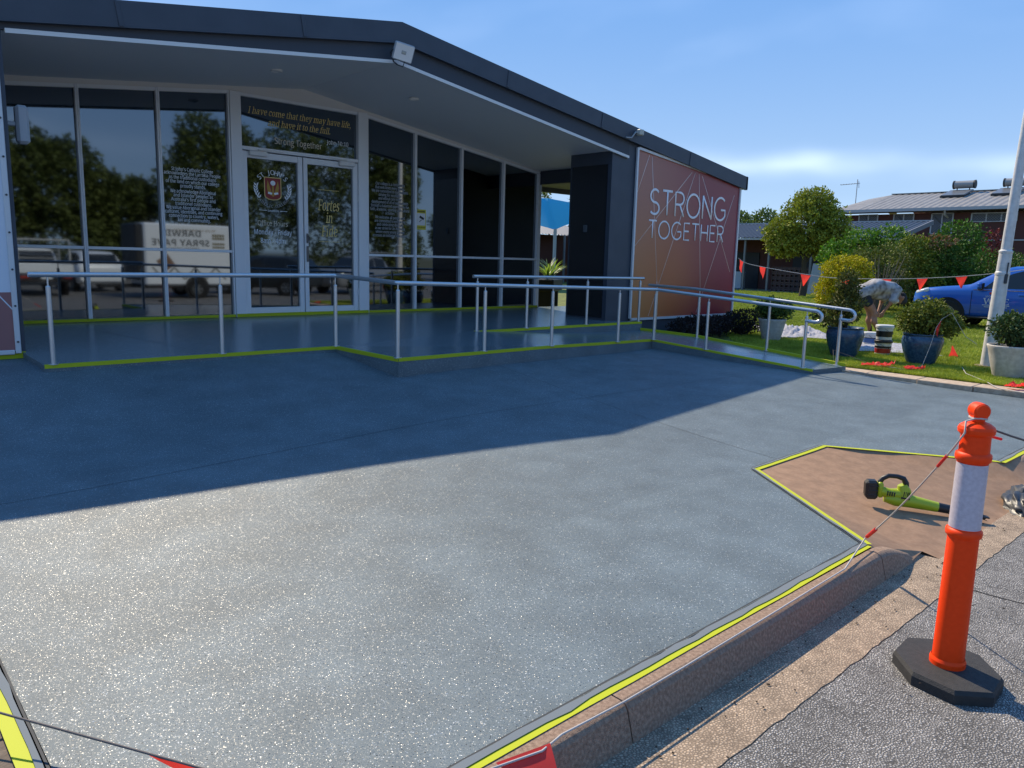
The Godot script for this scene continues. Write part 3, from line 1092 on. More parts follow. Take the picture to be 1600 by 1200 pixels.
	for q in [[-1, -1, 1, -1], [1, -1, 1, 1], [1, 1, -1, 1], [-1, 1, -1, -1]]:
		var f0 := c + tl * Vector3(q[0] * 0.135, q[1] * 0.11, 0.04)
		var f1 := c + tl * Vector3(q[2] * 0.135, q[3] * 0.11, 0.04)
		var i0 := c + tl * Vector3(q[0] * 0.035, q[1] * 0.025, 0.0355)
		var i1 := c + tl * Vector3(q[2] * 0.035, q[3] * 0.025, 0.0355)
		quad_out(st, f0, f1, i1 + tl * Vector3(0, 0, 0.001), i0 + tl * Vector3(0, 0, 0.001), c)
	obj("reflector", st, mt("reflector", 0.75, 0.75, 0.72, 0.35, 0.1), fl)
	st = begin()
	box(st, c + tl * Vector3(0, 0.0, 0.041), Vector3(0.05, 0.03, 0.012), 0.004, tl)
	obj("lamp", st, mt("lamp chip", 0.5, 0.48, 0.4, 0.4), fl)
	st = begin()
	tube(st, [Vector3(-0.17, 0.02, 0.09), Vector3(-0.17, -0.02, 0.02), Vector3(-0.08, -0.12, -0.03), Vector3(0.0, -0.14, -0.06)], 0.011, 8)
	tube(st, [Vector3(0.03, -0.12, 0.09), Vector3(0.02, -0.19, 0.06), Vector3(-0.02, -0.15, -0.04)], 0.007, 8)
	obj("bracket", st, mt("dark steel", 0.06, 0.065, 0.07, 0.5, 0.3), fl)
	var sc := thing("security_sensor", "small pale box on a bent pipe at the right end of the fascia", "sensor", Vector3(12.2, 4.15, -9.88))
	st = begin()
	tube(st, [Vector3(-0.22, -0.06, 0.0), Vector3(-0.08, -0.05, 0.03), Vector3(-0.05, 0.0, 0.05), Vector3(0.0, 0.06, 0.06), Vector3(0.07, 0.06, 0.06)], 0.014, 8)
	obj("pipe", st, mt("grey casting"), sc)
	st = begin()
	box(st, Vector3(0.13, 0.07, 0.07), Vector3(0.13, 0.11, 0.10), 0.012)
	obj("box_cover", st, mt("cream plastic", 0.5, 0.48, 0.4, 0.5), sc)
	var sp := thing("wall_speaker", "white upright speaker box on the inner side of the left wall", "speaker", Vector3(1.94, 3.05, -10.32))
	st = begin()
	box(st, Vector3(0, 0, 0), Vector3(0.13, 0.42, 0.13), 0.03)
	obj("housing", st, mt("speaker grey", 0.40, 0.41, 0.42, 0.6), sp)
	st = begin()
	box(st, Vector3(-0.11, 0.0, 0), Vector3(0.14, 0.05, 0.05), 0.01)
	obj("bracket", st, mt("grey casting"), sp)

func door_crest(door: Node, z: float, pale: Material, gold: Material) -> void:
	var c := Vector3.ZERO
	var first := door.get_child_count()
	var red := mt("crest red", 0.30, 0.035, 0.03, 0.6)
	var shield := func(w: float, h: float, z0: float, z1: float, called: String, m: Material) -> void:
		var poly := PackedVector2Array([Vector2(-w, h), Vector2(w, h), Vector2(w, -h * 0.62)])
		for i in range(1, 6):
			var t := i / 6.0
			poly.append(Vector2(w * cos(t * PI), -h * 0.62 - sin(t * PI) * h * 0.36))
		poly.append(Vector2(-w, -h * 0.62))
		var st := begin()
		slab(st, poly, z0, z1, Transform3D(Basis(Vector3(1, 0, 0), Vector3(0, 0, 1), Vector3(0, 1, 0)), c))
		obj(called, st, m, door)
	shield.call(0.125, 0.17, 0.0, 0.003, "crest_border", gold)
	shield.call(0.113, 0.158, 0.003, 0.006, "crest_shield", red)
	# the bird: two raised wings, a disc behind the head, an open book below
	var st := begin()
	for s in [-1.0, 1.0]:
		var w := PackedVector2Array([Vector2(s * 0.012, -0.10), Vector2(s * 0.03, -0.02), Vector2(s * 0.075, 0.12), Vector2(s * 0.088, 0.02), Vector2(s * 0.075, -0.05), Vector2(s * 0.04, -0.09)])
		slab(st, w, 0.006, 0.009, Transform3D(Basis(Vector3(1, 0, 0), Vector3(0, 0, 1), Vector3(0, 1, 0)), c))
	box(st, c + Vector3(0, -0.03, 0.0078), Vector3(0.024, 0.16, 0.003))
	obj("crest_bird", st, mt("crest gold", 0.50, 0.30, 0.05, 0.6), door)
	st = begin()
	lathe(st, [Vector2(0.0, 0.0), Vector2(0.036, 0.0), Vector2(0.036, 0.0105), Vector2(0.0, 0.0105)], 18, Transform3D(Basis(Vector3(1, 0, 0), Vector3(0, 0, 1), Vector3(0, -1, 0)), c + Vector3(0, 0.085, 0)))
	obj("crest_disc", st, pale, door)
	for s in [-1.0, 1.0]:
		st = begin()
		box(st, c + Vector3(s * 0.045, -0.065, 0.0105), Vector3(0.06, 0.03, 0.003), 0.0, Basis(Vector3(0, 0, 1), s * 0.2))
		obj("crest_page", st, pale, door)
	# laurel sprays
	st = begin()
	for s in [-1.0, 1.0]:
		for i in 6:
			var t := lerpf(-0.62, 0.28, i / 5.0)
			var p := Vector2(cos(t) * 0.245 * s, sin(t) * 0.20 - 0.03)
			for k in [-1.0, 1.0]:
				var dirn := Vector2(s * 0.55 * k + s * 0.1, 0.9).normalized() * 0.062
				var sd := dirn.orthogonal().normalized() * 0.011
				var q := PackedVector2Array([p, p + dirn * 0.5 + sd, p + dirn, p + dirn * 0.5 - sd])
				slab(st, q, 0.0, 0.003, Transform3D(Basis(Vector3(1, 0, 0), Vector3(0, 0, 1), Vector3(0, 1, 0)), c + Vector3(0, 0, 0.0004 * i + (0.0002 if k > 0 else 0.0))))
	obj("crest_laurel", st, pale, door).set_meta("kind", "stuff")
	arc_text(door, "ST JOHN'S", c + Vector3(0, -0.03, 0), 0.268, 0.095, 0.80, true, pale)
	arc_text(door, "CATHOLIC COLLEGE", c + Vector3(0, -0.0, 0), 0.255, 0.058, 0.95, false, mats["dim print"])
	for i in range(first, door.get_child_count()):
		var o: Node3D = door.get_child(i)
		o.position = Vector3(6.125, 2.80, z)
		o.scale = Vector3(1.26, 1.16, 1.0)
	letters("lettering", "DARWIN", 0.045, Vector3(6.125, 2.425, z), pale, door, "Droid Sans", 0.0, 1.2)
	for s in [-1.0, 1.0]:
		st = begin()
		box(st, Vector3(6.125 + s * 0.19, 2.43, z), Vector3(0.14, 0.007, 0.003))
		obj("printed_line", st, pale, door)

func arc_text(parent: Node, s: String, c: Vector3, r: float, size: float, half: float, over: bool, m: Material) -> void:
	# letters set one by one round an arc, joined into one mesh
	var st := SurfaceTool.new()
	st.begin(Mesh.PRIMITIVE_TRIANGLES)
	for i in s.length():
		if s[i] == " ":
			continue
		var t := lerpf(-half, half, i / float(s.length() - 1))
		var mesh := text_mesh(s[i], size)
		var p: Vector3
		var rot: float
		if over:
			p = c + Vector3(sin(t), cos(t), 0) * r
			rot = -t
		else:
			p = c + Vector3(sin(t), -cos(t), 0) * r
			rot = t
		st.append_from(mesh, 0, Transform3D(Basis(Vector3(0, 0, 1), rot), p))
	shape("lettering", st.commit(), m, parent)

# ---------------------------------------------------------------- printed wall panels
func stroke(st: SurfaceTool, pts: Array, r: float, xf: Transform3D) -> void:   # a raised flat stroke
	var p3 := []
	for p in pts:
		p3.append(Vector3(p.x, p.y, 0))
	var tmp := begin()
	tube(tmp, p3, r, 8)
	tmp.generate_normals()
	st.append_from(tmp.commit(), 0, xf * Transform3D(Basis.from_scale(Vector3(1, 1, 0.05)), Vector3.ZERO))

func arc(cx: float, cy: float, rx: float, ry: float, a0: float, a1: float, n := 14) -> Array:
	var out := []
	for i in n + 1:
		var a := deg_to_rad(lerpf(a0, a1, i / float(n)))
		out.append(Vector2(cx + rx * cos(a), cy + ry * sin(a)))
	return out

func glyph(ch: String) -> Array:   # strokes in a box one high
	match ch:
		"S": return [arc(0.28, 0.74, 0.26, 0.26, 35, 270) + arc(0.28, 0.24, 0.28, 0.24, 90, -145)]
		"T": return [[Vector2(0, 1), Vector2(0.62, 1)], [Vector2(0.31, 1), Vector2(0.31, 0)]]
		"R": return [[Vector2(0.02, 0), Vector2(0.02, 1), Vector2(0.3, 1)] + arc(0.3, 0.745, 0.27, 0.255, 85, -85) + [Vector2(0.3, 0.49), Vector2(0.02, 0.49)], [Vector2(0.32, 0.49), Vector2(0.6, 0)]]
		"O": return [arc(0.44, 0.5, 0.44, 0.5, 0, 360, 30)]
		"N": return [[Vector2(0.02, 0), Vector2(0.02, 1)], [Vector2(0.02, 1), Vector2(0.66, 0)], [Vector2(0.66, 0), Vector2(0.66, 1)]]
		"G": return [arc(0.44, 0.5, 0.44, 0.5, 48, 318, 26) + [Vector2(0.80, 0.2), Vector2(0.80, 0.46), Vector2(0.48, 0.46)]]
		"E": return [[Vector2(0.5, 1), Vector2(0.02, 1), Vector2(0.02, 0), Vector2(0.5, 0)], [Vector2(0.02, 0.52), Vector2(0.44, 0.52)]]
		"H": return [[Vector2(0.02, 0), Vector2(0.02, 1)], [Vector2(0.62, 0), Vector2(0.62, 1)], [Vector2(0.02, 0.52), Vector2(0.62, 0.52)]]
	return []

const WIDTHS := {"S": 0.56, "T": 0.62, "R": 0.60, "O": 0.88, "N": 0.68, "G": 0.84, "E": 0.52, "H": 0.64}

func thin_word(called: String, word: String, x0: float, x1: float, y0: float, h: float, z: float, m: Material, parent: Node) -> void:
	var total := 0.0
	for ch in word:
		total += WIDTHS[ch]
	var gap := 0.2
	var w := total + gap * (word.length() - 1)
	var sx := (x1 - x0) / w
	var st := SurfaceTool.new()
	st.begin(Mesh.PRIMITIVE_TRIANGLES)
	var x := x0
	for ch in word:
		for g in glyph(ch):
			var pts := []
			for p in g:
				pts.append(Vector2(x + p.x * sx, y0 + p.y * h))
			stroke(st, pts, h * 0.05, Transform3D(Basis(), Vector3(0, 0, z)))
		x += (WIDTHS[ch] + gap) * sx
	st.generate_normals()
	shape(called, st.commit(), m, parent)

func sign_print() -> StandardMaterial3D:   # the printed gradient of the panel, tan to orange to crimson
	var n := 256
	var im := Image.create_empty(n, n, false, Image.FORMAT_RGB8)
	for y in n:
		for x in n:
			var u := x / 255.0
			var v := y / 255.0
			var top := Vector3(0.42, 0.165, 0.115).lerp(Vector3(0.27, 0.034, 0.045), smoothstep(0.0, 0.75, u))
			var bot := Vector3(0.50, 0.20, 0.06).lerp(Vector3(0.25, 0.014, 0.026), smoothstep(0.05, 0.7, u))
			var c := top.lerp(bot, smoothstep(0.1, 0.95, v))
			var g := exp(-(pow((u - 0.33) / 0.3, 2) + pow((v - 0.72) / 0.3, 2)))
			c = c.lerp(Vector3(0.52, 0.13, 0.03), g * 0.65)
			im.set_pixel(x, y, lin(c.x, c.y, c.z))
	var m := mt("printed panel", 1, 1, 1, 0.35)
	m.albedo_color = Color.WHITE
	m.albedo_texture = ImageTexture.create_from_image(im)
	m.texture_repeat = false
	return m

func build_signs() -> void:
	var frame := mt("sign frame", 0.62, 0.63, 0.64, 0.4, 0.2)
	var line := mt("sign line", 0.78, 0.58, 0.50, 0.5)
	var white := mt("sign letter", 0.88, 0.85, 0.85, 0.5)
	var s := thing("wall_sign", "large red and orange printed wall sign reading STRONG TOGETHER", "sign")
	var st := SurfaceTool.new()
	st.begin(Mesh.PRIMITIVE_TRIANGLES)
	st.set_smooth_group(-1)
	var yt := func(x: float) -> float: return lerpf(3.945, 3.54, (x - 12.50) / 3.86)
	var a := Vector3(12.50, 0.55, -9.975)
	var b := Vector3(16.34, 0.55, -9.975)
	var c := Vector3(16.34, yt.call(16.34), -9.975)
	var d := Vector3(12.50, yt.call(12.50), -9.975)
	var uv := func(p: Vector3) -> Vector2: return Vector2((p.x - 12.5) / 3.84, 1.0 - (p.y - 0.55) / 3.4)
	for q in [a, c, b, a, d, c]:
		st.set_uv(uv.call(q))
		st.add_vertex(q)
	var back := Vector3(0, 0, -0.02)
	for e in [[a, b], [b, c], [c, d], [d, a]]:
		for q in [e[0], e[1], e[1] + back, e[0], e[1] + back, e[0] + back]:
			st.set_uv(uv.call(q))
			st.add_vertex(q)
	obj("panel", st, sign_print(), s)
	st = begin()
	bar(st, a + Vector3(-0.02, 0, 0.01), d + Vector3(-0.02, 0.02, 0.01), 0.05, 0.04, Vector3(0, 0, 1))
	bar(st, b + Vector3(0.02, 0, 0.01), c + Vector3(0.02, 0.02, 0.01), 0.05, 0.04, Vector3(0, 0, 1))
	bar(st, a + Vector3(0.005, -0.02, 0.012), b + Vector3(-0.005, -0.02, 0.012), 0.05, 0.04, Vector3(0, 0, 1))
	bar(st, d + Vector3(0.005, 0.01, 0.012), c + Vector3(-0.005, 0.01, 0.012), 0.05, 0.04, Vector3(0, 0, 1))
	obj("frame", st, frame, s)
	var k := 0
	for l in [[12.88, 3.87, 12.53, 3.08], [12.96, 3.84, 13.35, 1.31], [13.35, 1.31, 13.42, 0.6], [14.39, 3.66, 12.54, 2.03], [14.51, 3.65, 13.11, 0.58], [14.66, 3.65, 15.05, 0.6], [14.78, 3.62, 16.17, 1.53], [16.13, 3.3, 14.87, 0.6]]:
		st = SurfaceTool.new()
		st.begin(Mesh.PRIMITIVE_TRIANGLES)
		stroke(st, [Vector2(l[0], l[1]), Vector2(l[2], l[3])], 0.0075, Transform3D(Basis(), Vector3(0, 0, -9.9748 + 0.0003 * k)))
		st.generate_normals()
		shape("printed_line", st.commit(), line, s)
		k += 1
	thin_word("lettering", "STRONG", 12.97, 15.80, 2.70, 0.50, -9.968, white, s)
	thin_word("lettering", "TOGETHER", 12.96, 15.77, 2.21, 0.36, -9.968, white, s)
	# the left panel, white above and dusky pink below
	var p := thing("wall_panel", "white printed wall panel with a pink foot and screwed edge strip", "sign")
	st = begin()
	box(st, Vector3(-1.2, 2.05, -9.985), Vector3(5.7, 3.0, 0.03))
	obj("panel", st, mt("panel white", 0.66, 0.70, 0.76, 0.4), p)
	st = begin()
	hexa(st, [Vector3(-4.0, 0.56, -9.99), Vector3(1.655, 0.56, -9.99), Vector3(1.655, 0.56, -9.966), Vector3(-4.0, 0.56, -9.966), Vector3(-4.0, 1.20, -9.99), Vector3(1.655, 1.20, -9.99), Vector3(1.655, 1.20, -9.966), Vector3(-4.0, 1.20, -9.966)])
	obj("panel_foot", st, mt("panel pink", 0.30, 0.13, 0.125, 0.4), p)
	st = begin()
	bar(st, Vector3(1.5, 1.21, -9.965), Vector3(1.68, 0.97, -9.965), 0.012, 0.004, Vector3(0, 0, 1))
	obj("printed_line", st, mt("panel white"), p)
	st = begin()
	bar(st, Vector3(1.675, 0.52, -9.965), Vector3(1.675, 3.98, -9.965), 0.055, 0.03, Vector3(0, 0, 1), 0.006)
	bar(st, Vector3(-4.0, 0.535, -9.965), Vector3(1.64, 0.535, -9.965), 0.05, 0.03, Vector3(0, 0, 1), 0.006)
	var fr := obj("frame", st, frame, p)
	st = begin()
	for i in 9:
		lathe(st, [Vector2(0.012, 0.0), Vector2(0.012, 0.006), Vector2(0.0, 0.006)], 8, Transform3D(Basis(Vector3(1, 0, 0), Vector3(0, 0, 1), Vector3(0, -1, 0)), Vector3(1.675, 0.65 + i * 0.4, -9.948)))
	obj("screw", st, mt("dark steel"), fr)

# ---------------------------------------------------------------- stainless handrails
func rail_thing(label: String, path: Array, posts: Array, deck_y: Callable) -> void:
	var steel := mt("brushed steel", 0.60, 0.60, 0.60, 0.36, 0.75)
	var t := thing("handrail", label, "handrail", Vector3.ZERO, 0.0, "tubular steel handrails along the ramp")
	var st := begin()
	tube(st, path, 0.027, 14)
	obj("rail", st, steel, t)
	for p in posts:
		st = begin()
		var base := Vector3(p[0], p[1], p[2])
		lathe(st, [Vector2(0.0, 0.0), Vector2(0.05, 0.0), Vector2(0.05, 0.006), Vector2(0.0245, 0.008), Vector2(0.0245, 0.80), Vector2(0.019, 0.812), Vector2(0.0, 0.812)], 16, Transform3D(Basis(), base))
		tube(st, [base + Vector3(0, 0.80, 0), base + Vector3(0, p[3] - 0.02, 0)], 0.009, 8)
		obj("post", st, steel, t)

func bend(path: Array, r := 0.10) -> Array:   # rounds the inner corners of a path
	var out := [path[0]]
	for i in range(1, path.size() - 1):
		var a: Vector3 = path[i] + (path[i - 1] - path[i]).normalized() * r
		var b: Vector3 = path[i] + (path[i + 1] - path[i]).normalized() * r
		for k in 7:
			var t := k / 6.0
			out.append(a.lerp(path[i], t).lerp(path[i].lerp(b, t), t))
	out.append(path[-1])
	return out

func loop_end(from: Vector3, to: Vector3) -> Array:   # the rail runs on past the last post and curls back under itself
	var d := (to - from).normalized()
	var out := []
	var c := to + d * 0.12 + Vector3(0, -0.085, 0)
	for k in 13:
		var a := PI * k / 12.0
		out.append(c + d * sin(a) * 0.11 + Vector3(0, cos(a) * 0.085, 0))
	out.append(to + Vector3(0, -0.17, 0) - d * 0.02)
	return out

func build_rails() -> void:
	var h := Vector3(0, 0.9, 0)
	var c1 := Vector3(11.40, 0.14, -5.62) + h
	var main := [Vector3(1.64, 1.425, -8.98), Vector3(5.12, 1.43, -8.98), Vector3(5.12, 1.39, -7.56), Vector3(11.09, 1.235, -8.29)]
	var p := bend(main, 0.035) 
	p = bend([main[0], main[1], main[2], main[3], c1], 0.05)
	p.append_array(loop_end(main[3], c1))
	rail_thing("long steel handrail with angled corners along the outer edge of the ramp", p, [[1.81, 0.50, -8.98, 0.925], [3.58, 0.50, -8.98, 0.927], [5.10, 0.50, -8.98, 0.93], [5.12, 0.50, -7.56, 0.89], [6.64, 0.468, -7.75, 0.885], [8.11, 0.435, -7.93, 0.88], [9.92, 0.378, -8.15, 0.89], [11.09, 0.34, -8.29, 0.9], [11.22, 0.26, -7.28, 0.885], [11.40, 0.13, -5.62, 0.91]], func(_x): return 0.0)
	var c2 := Vector3(12.21, 0.145, -5.45) + h
	var q := [Vector3(12.40, 1.26, -9.45), Vector3(12.38, 1.235, -8.35), c2]
	q.append_array(loop_end(q[1], c2))
	rail_thing("steel handrail with looped end on the lawn side of the ramp", q, [[12.40, 0.34, -9.25, 0.915], [12.375, 0.315, -8.24, 0.915], [12.30, 0.23, -6.75, 0.905], [12.21, 0.14, -5.45, 0.9]], func(_x): return 0.0)
	rail_thing("short straight steel handrail on the upper step nearest the glass", [Vector3(7.98, 1.41, -9.62), Vector3(12.46, 1.385, -9.64)], [[8.07, 0.516, -9.62, 0.892], [9.20, 0.516, -9.62, 0.885], [10.77, 0.516, -9.63, 0.878], [12.36, 0.516, -9.64, 0.868]], func(_x): return 0.0)

# ---------------------------------------------------------------- buildings beyond the lawn
func corrugated(st: SurfaceTool, a: Vector3, b: Vector3, down: Vector3, pitch: float, depth: float) -> void:   # ribbed sheet: ridge line a-b, falling along down
	var n := int(a.distance_to(b) / pitch)
	var nor := (b - a).cross(down).normalized()
	if nor.y < 0.0:
		nor = -nor
	for i in n:
		var p := a.lerp(b, i / float(n))
		var q := a.lerp(b, (i + 0.25) / float(n)) + nor * depth
		var r := a.lerp(b, (i + 0.55) / float(n)) + nor * depth
		var s := a.lerp(b, (i + 0.8) / float(n))
		var e := a.lerp(b, (i + 1) / float(n))
		for f in [[p, q], [q, r], [r, s], [s, e]]:
			quad_out(st, f[0], f[1], f[1] + down, f[0] + down, f[0] - nor * 5.0)

func build_neighbours() -> void:
	var brick := mottled("red brick", lin(0.075, 0.028, 0.024), lin(0.12, 0.045, 0.036), 0.85, 1.2, 0.08, 0.2, 70)
	var dark := mt("dark cladding", 0.018, 0.022, 0.028, 0.6)
	var roofm := mt("dark roof sheet", 0.055, 0.058, 0.064, 0.45, 0.2)
	var pale := mt("pale trim", 0.42, 0.42, 0.42, 0.5)
	var steel := mt("gal post", 0.17, 0.18, 0.19, 0.45, 0.3)
	# long single storey block with a verandah
	var b := thing("classroom_block", "long low block with dark ribbed roof and a shaded verandah across the lawn", "building")
	var st := begin()
	corrugated(st, Vector3(49.5, 4.55, -44.0), Vector3(49.5, 4.55, -17.2), Vector3(-5.2, -1.15, 0.0), 0.30, 0.05)
	obj("roof", st, roofm, b)
	st = begin()
	bar(st, Vector3(49.5, 4.58, -44), Vector3(49.5, 4.58, -17.2), 0.35, 0.08)
	obj("ridge_cap", st, pale, b)
	st = begin()
	bar(st, Vector3(49.5, 4.48, -17.15), Vector3(44.3, 3.33, -17.15), 0.08, 0.26)
	obj("barge_board", st, mt("barge", 0.20, 0.20, 0.21, 0.5), b)
	st = begin()
	bar(st, Vector3(44.25, 3.34, -44), Vector3(44.25, 3.34, -17.1), 0.10, 0.10)
	obj("eave_gutter", st, pale, b)
	st = begin()
	box(st, Vector3(49.0, 1.7, -30.2), Vector3(4.0, 3.5, 27.0))
	obj("wall", st, brick, b)
	for z in [-27.8, -23.4, -19.5, -35.0, -40.0]:
		st = begin()
		box(st, Vector3(46.96, 1.3, z), Vector3(0.08, 2.5, 2.0))
		obj("wall_panel", st, dark, b)
	for z in [-26.45, -24.75, -22.0, -19.4, -17.0, -29.0, -32.0, -35.0, -38.0]:
		st = begin()
		box(st, Vector3(44.5, 1.66, z), Vector3(0.12, 3.3, 0.12))
		obj("post", st, steel, b)
	st = begin()
	box(st, Vector3(46.0, 0.10, -30.0), Vector3(3.4, 0.1, 27.0))
	obj("verandah_floor", st, mt("slab", 0.16, 0.15, 0.14, 0.8), b)
	st = begin()
	box(st, Vector3(45.6, 0.72, -27.45), Vector3(0.5, 1.1, 0.7), 0.02)
	obj("cupboard", st, mt("pale cupboard", 0.36, 0.40, 0.44, 0.5), b)
	# open-block screen wall
	var scr := thing("block_screen", "low pierced screen wall of dark breeze blocks under the verandah", "screen wall")
	var bm := mt("breeze block", 0.085, 0.05, 0.045, 0.8)
	var proto := begin()
	for s in [-1.0, 1.0]:
		box(proto, Vector3(0, 0, s * 0.13), Vector3(0.22, 0.31, 0.035))
		box(proto, Vector3(0, s * 0.14, 0), Vector3(0.22, 0.035, 0.22))
	box(proto, Vector3(-0.06, 0.05, 0), Vector3(0.08, 0.09, 0.22))
	proto.generate_normals()
	var pm := proto.commit()
	for i in 10:
		for k in 5:
			var o := shape("breeze_block", pm, bm, scr)
			o.position = Vector3(44.75, 0.22 + k * 0.318, -24.4 + i * 0.303)
	var wp := thing("notice_board", "tall blank white board leaning in front of the pierced screen", "board")
	st = begin()
	hexa(st, [Vector3(43.6, 0.08, -21.6), Vector3(43.6, 0.08, -20.45), Vector3(43.5, 0.08, -20.45), Vector3(43.5, 0.08, -21.6), Vector3(44.1, 1.9, -21.6), Vector3(44.1, 1.9, -20.9), Vector3(44.0, 1.9, -20.9), Vector3(44.0, 1.9, -21.6)])
	obj("board", st, mt("board white", 0.34, 0.36, 0.37, 0.6), wp)
	# two storey brick house with a pale metal roof
	var h := thing("brick_building", "two storey red brick building with pale metal roof behind the shrubs", "building")
	st = begin()
	box(st, Vector3(62.0, 2.7, -13.0), Vector3(12.0, 5.5, 25.0))
	obj("wall", st, brick, h)
	var rm := mottled("roof sheet", lin(0.20, 0.185, 0.165), lin(0.30, 0.28, 0.25), 0.5, 6.0, 0.02, 0.0, 80)
	st = begin()
	corrugated(st, Vector3(61.5, 7.25, -24.4), Vector3(61.5, 7.25, 2.0), Vector3(-6.3, -1.52, 0), 0.45, 0.035)
	obj("roof", st, rm, h)
	st = begin()
	corrugated(st, Vector3(61.5, 7.25, -24.4), Vector3(61.5, 7.25, 2.0), Vector3(6.3, -1.52, 0), 0.45, 0.035)
	tri_out(st, Vector3(55.2, 5.73, -26.2), Vector3(61.5, 7.0, -26.2), Vector3(61.5, 7.26, -24.4), Vector3(61, 0, -20))
	tri_out(st, Vector3(55.2, 5.73, -24.4), Vector3(55.2, 5.73, -26.2), Vector3(61.5, 7.26, -24.4), Vector3(61, 0, -20))
	tri_out(st, Vector3(61.5, 7.0, -26.2), Vector3(67.8, 5.73, -26.2), Vector3(61.5, 7.26, -24.4), Vector3(61, 0, -20))
	obj("hip_roof", st, rm, h)
	st = begin()
	bar(st, Vector3(61.5, 7.30, -24.4), Vector3(61.5, 7.30, 2), 0.4, 0.06)
	obj("ridge_cap", st, rm, h)
	st = begin()
	bar(st, Vector3(55.15, 5.66, -26.3), Vector3(55.15, 5.66, 2), 0.16, 0.2)
	obj("eave_gutter", st, pale, h)
	st = begin()
	box(st, Vector3(55.6, 5.55, -12.0), Vector3(0.8, 0.04, 27.0))
	obj("soffit_panel", st, mt("dark soffit", 0.06, 0.05, 0.05, 0.8), h)
	st = begin()
	bar(st, Vector3(55.97, 3.68, -18.0), Vector3(55.97, 3.68, -0.6), 0.06, 0.08)
	obj("wall_band", st, pale, h)
	st = begin()
	tube(st, [Vector3(55.2, 5.6, -18.5), Vector3(55.3, 5.3, -18.5), Vector3(55.95, 5.15, -18.5)], 0.07, 8)
	obj("downpipe", st, pale, h)
	var curtain := mt("curtain", 0.13, 0.14, 0.16, 0.8)
	var lat := mt("lattice", 0.22, 0.23, 0.24, 0.6)
	for w in [[-24.35, -23.05, 4.4, 5.45, 2], [-21.95, -20.65, 4.3, 5.44, 2], [-19.5, -18.2, 4.1, 5.42, 2], [-17.1, -14.55, 4.84, 5.38, 3], [-12.0, -9.5, 4.5, 5.38, 2]]:
		st = begin()
		var x := 55.96
		var z0: float = w[0]
		var z1: float = w[1]
		var y0: float = w[2]
		var y1: float = w[3]
		bar(st, Vector3(x, y0, z0), Vector3(x, y0, z1), 0.08, 0.05)
		bar(st, Vector3(x, y1, z0), Vector3(x, y1, z1), 0.08, 0.05)
		for i in w[4] + 1:
			var z := lerpf(z0, z1, i / float(w[4]))
			bar(st, Vector3(x, y0, z), Vector3(x, y1, z), 0.05, 0.08, Vector3(0, 0, 1))
		var win := obj("window", st, mt("window frame", 0.45, 0.46, 0.48, 0.5), h)
		for i in w[4]:
			st = begin()
			var za := lerpf(z0, z1, i / float(w[4])) + 0.03
			var zb := lerpf(z0, z1, (i + 1) / float(w[4])) - 0.03
			box(st, Vector3(x + 0.03, (y0 + y1) / 2, (za + zb) / 2), Vector3(0.02, y1 - y0 - 0.05, zb - za))
			obj("pane", st, curtain, win)
		st = begin()
		var zz := z0
		while zz < z1 - 0.05:
			var s := minf(z1 - zz, y1 - y0)
			bar(st, Vector3(x - 0.01, y0, zz), Vector3(x - 0.01, y0 + s, zz + s), 0.02, 0.02)
			bar(st, Vector3(x - 0.02, y0 + s, zz), Vector3(x - 0.02, y0, zz + s), 0.02, 0.02)
			zz += 0.16
		obj("security_mesh", st, lat, win)
	# solar water heaters on the roof
	var tank := mt("tank grey", 0.30, 0.30, 0.29, 0.45, 0.2)
	var cap := mt("tank cap", 0.02, 0.02, 0.02, 0.6)
	var col := mt("collector", 0.17, 0.18, 0.19, 0.35, 0.3)
	var zs := [-20.05, -16.9]
	for i in 2:
		var t := thing("solar_water_heater", ["solar water heater with a tank on the roof, left of the white flagpole", "solar water heater on the roof, partly hidden by the white flagpole"][i], "water heater", Vector3(0, 0, zs[i]), 0.0, "solar water heaters on the brick building's roof")
		st = begin()
		lathe(st, [Vector2(0.0, -0.62), Vector2(0.27, -0.62), Vector2(0.27, 0.62), Vector2(0.0, 0.62)], 20, Transform3D(Basis(Vector3(1, 0, 0), Vector3(0, 0, 1), Vector3(0, -1, 0)), Vector3(61.0, 7.72, 0.72)))
		obj("tank", st, tank, t)
		for s in [-1.0, 1.0]:
			st = begin()
			lathe(st, [Vector2(0.0, -0.05), Vector2(0.29, -0.05), Vector2(0.30, 0.05), Vector2(0.0, 0.09)], 20, Transform3D(Basis(Vector3(1, 0, 0), Vector3(0, 0, s), Vector3(0, -1, 0)), Vector3(61.0, 7.72, 0.72 + s * 0.66)))
			obj("end_cap", st, cap, t)
		st = begin()
		box(st, Vector3(60.0, 7.08, 0.62), Vector3(1.9, 0.09, 1.5), 0.02, Basis(Vector3(0, 0, 1), 0.26))
		obj("collector", st, col, t)
		st = begin()
		bar(st, Vector3(59.05, 6.75, -0.15), Vector3(59.05, 6.78, 1.4), 0.06, 0.14)
		bar(st, Vector3(60.9, 7.1, 0.3), Vector3(60.9, 7.5, 0.3), 0.06, 0.06, Vector3(1, 0, 0))
		bar(st, Vector3(60.9, 7.1, 1.1), Vector3(60.9, 7.5, 1.1), 0.06, 0.06, Vector3(1, 0, 0))
		obj("frame", st, cap, t)
	var an := thing("roof_aerial", "thin television aerial on a mast left of the pale roof", "aerial", Vector3(60.0, 6.3, -26.5))
	st = begin()
	tube(st, [Vector3(0, 0, 0), Vector3(0, 2.1, 0)], 0.03, 6)
	tube(st, [Vector3(0, 1.75, -1.3), Vector3(0, 1.8, 0.2)], 0.022, 6)
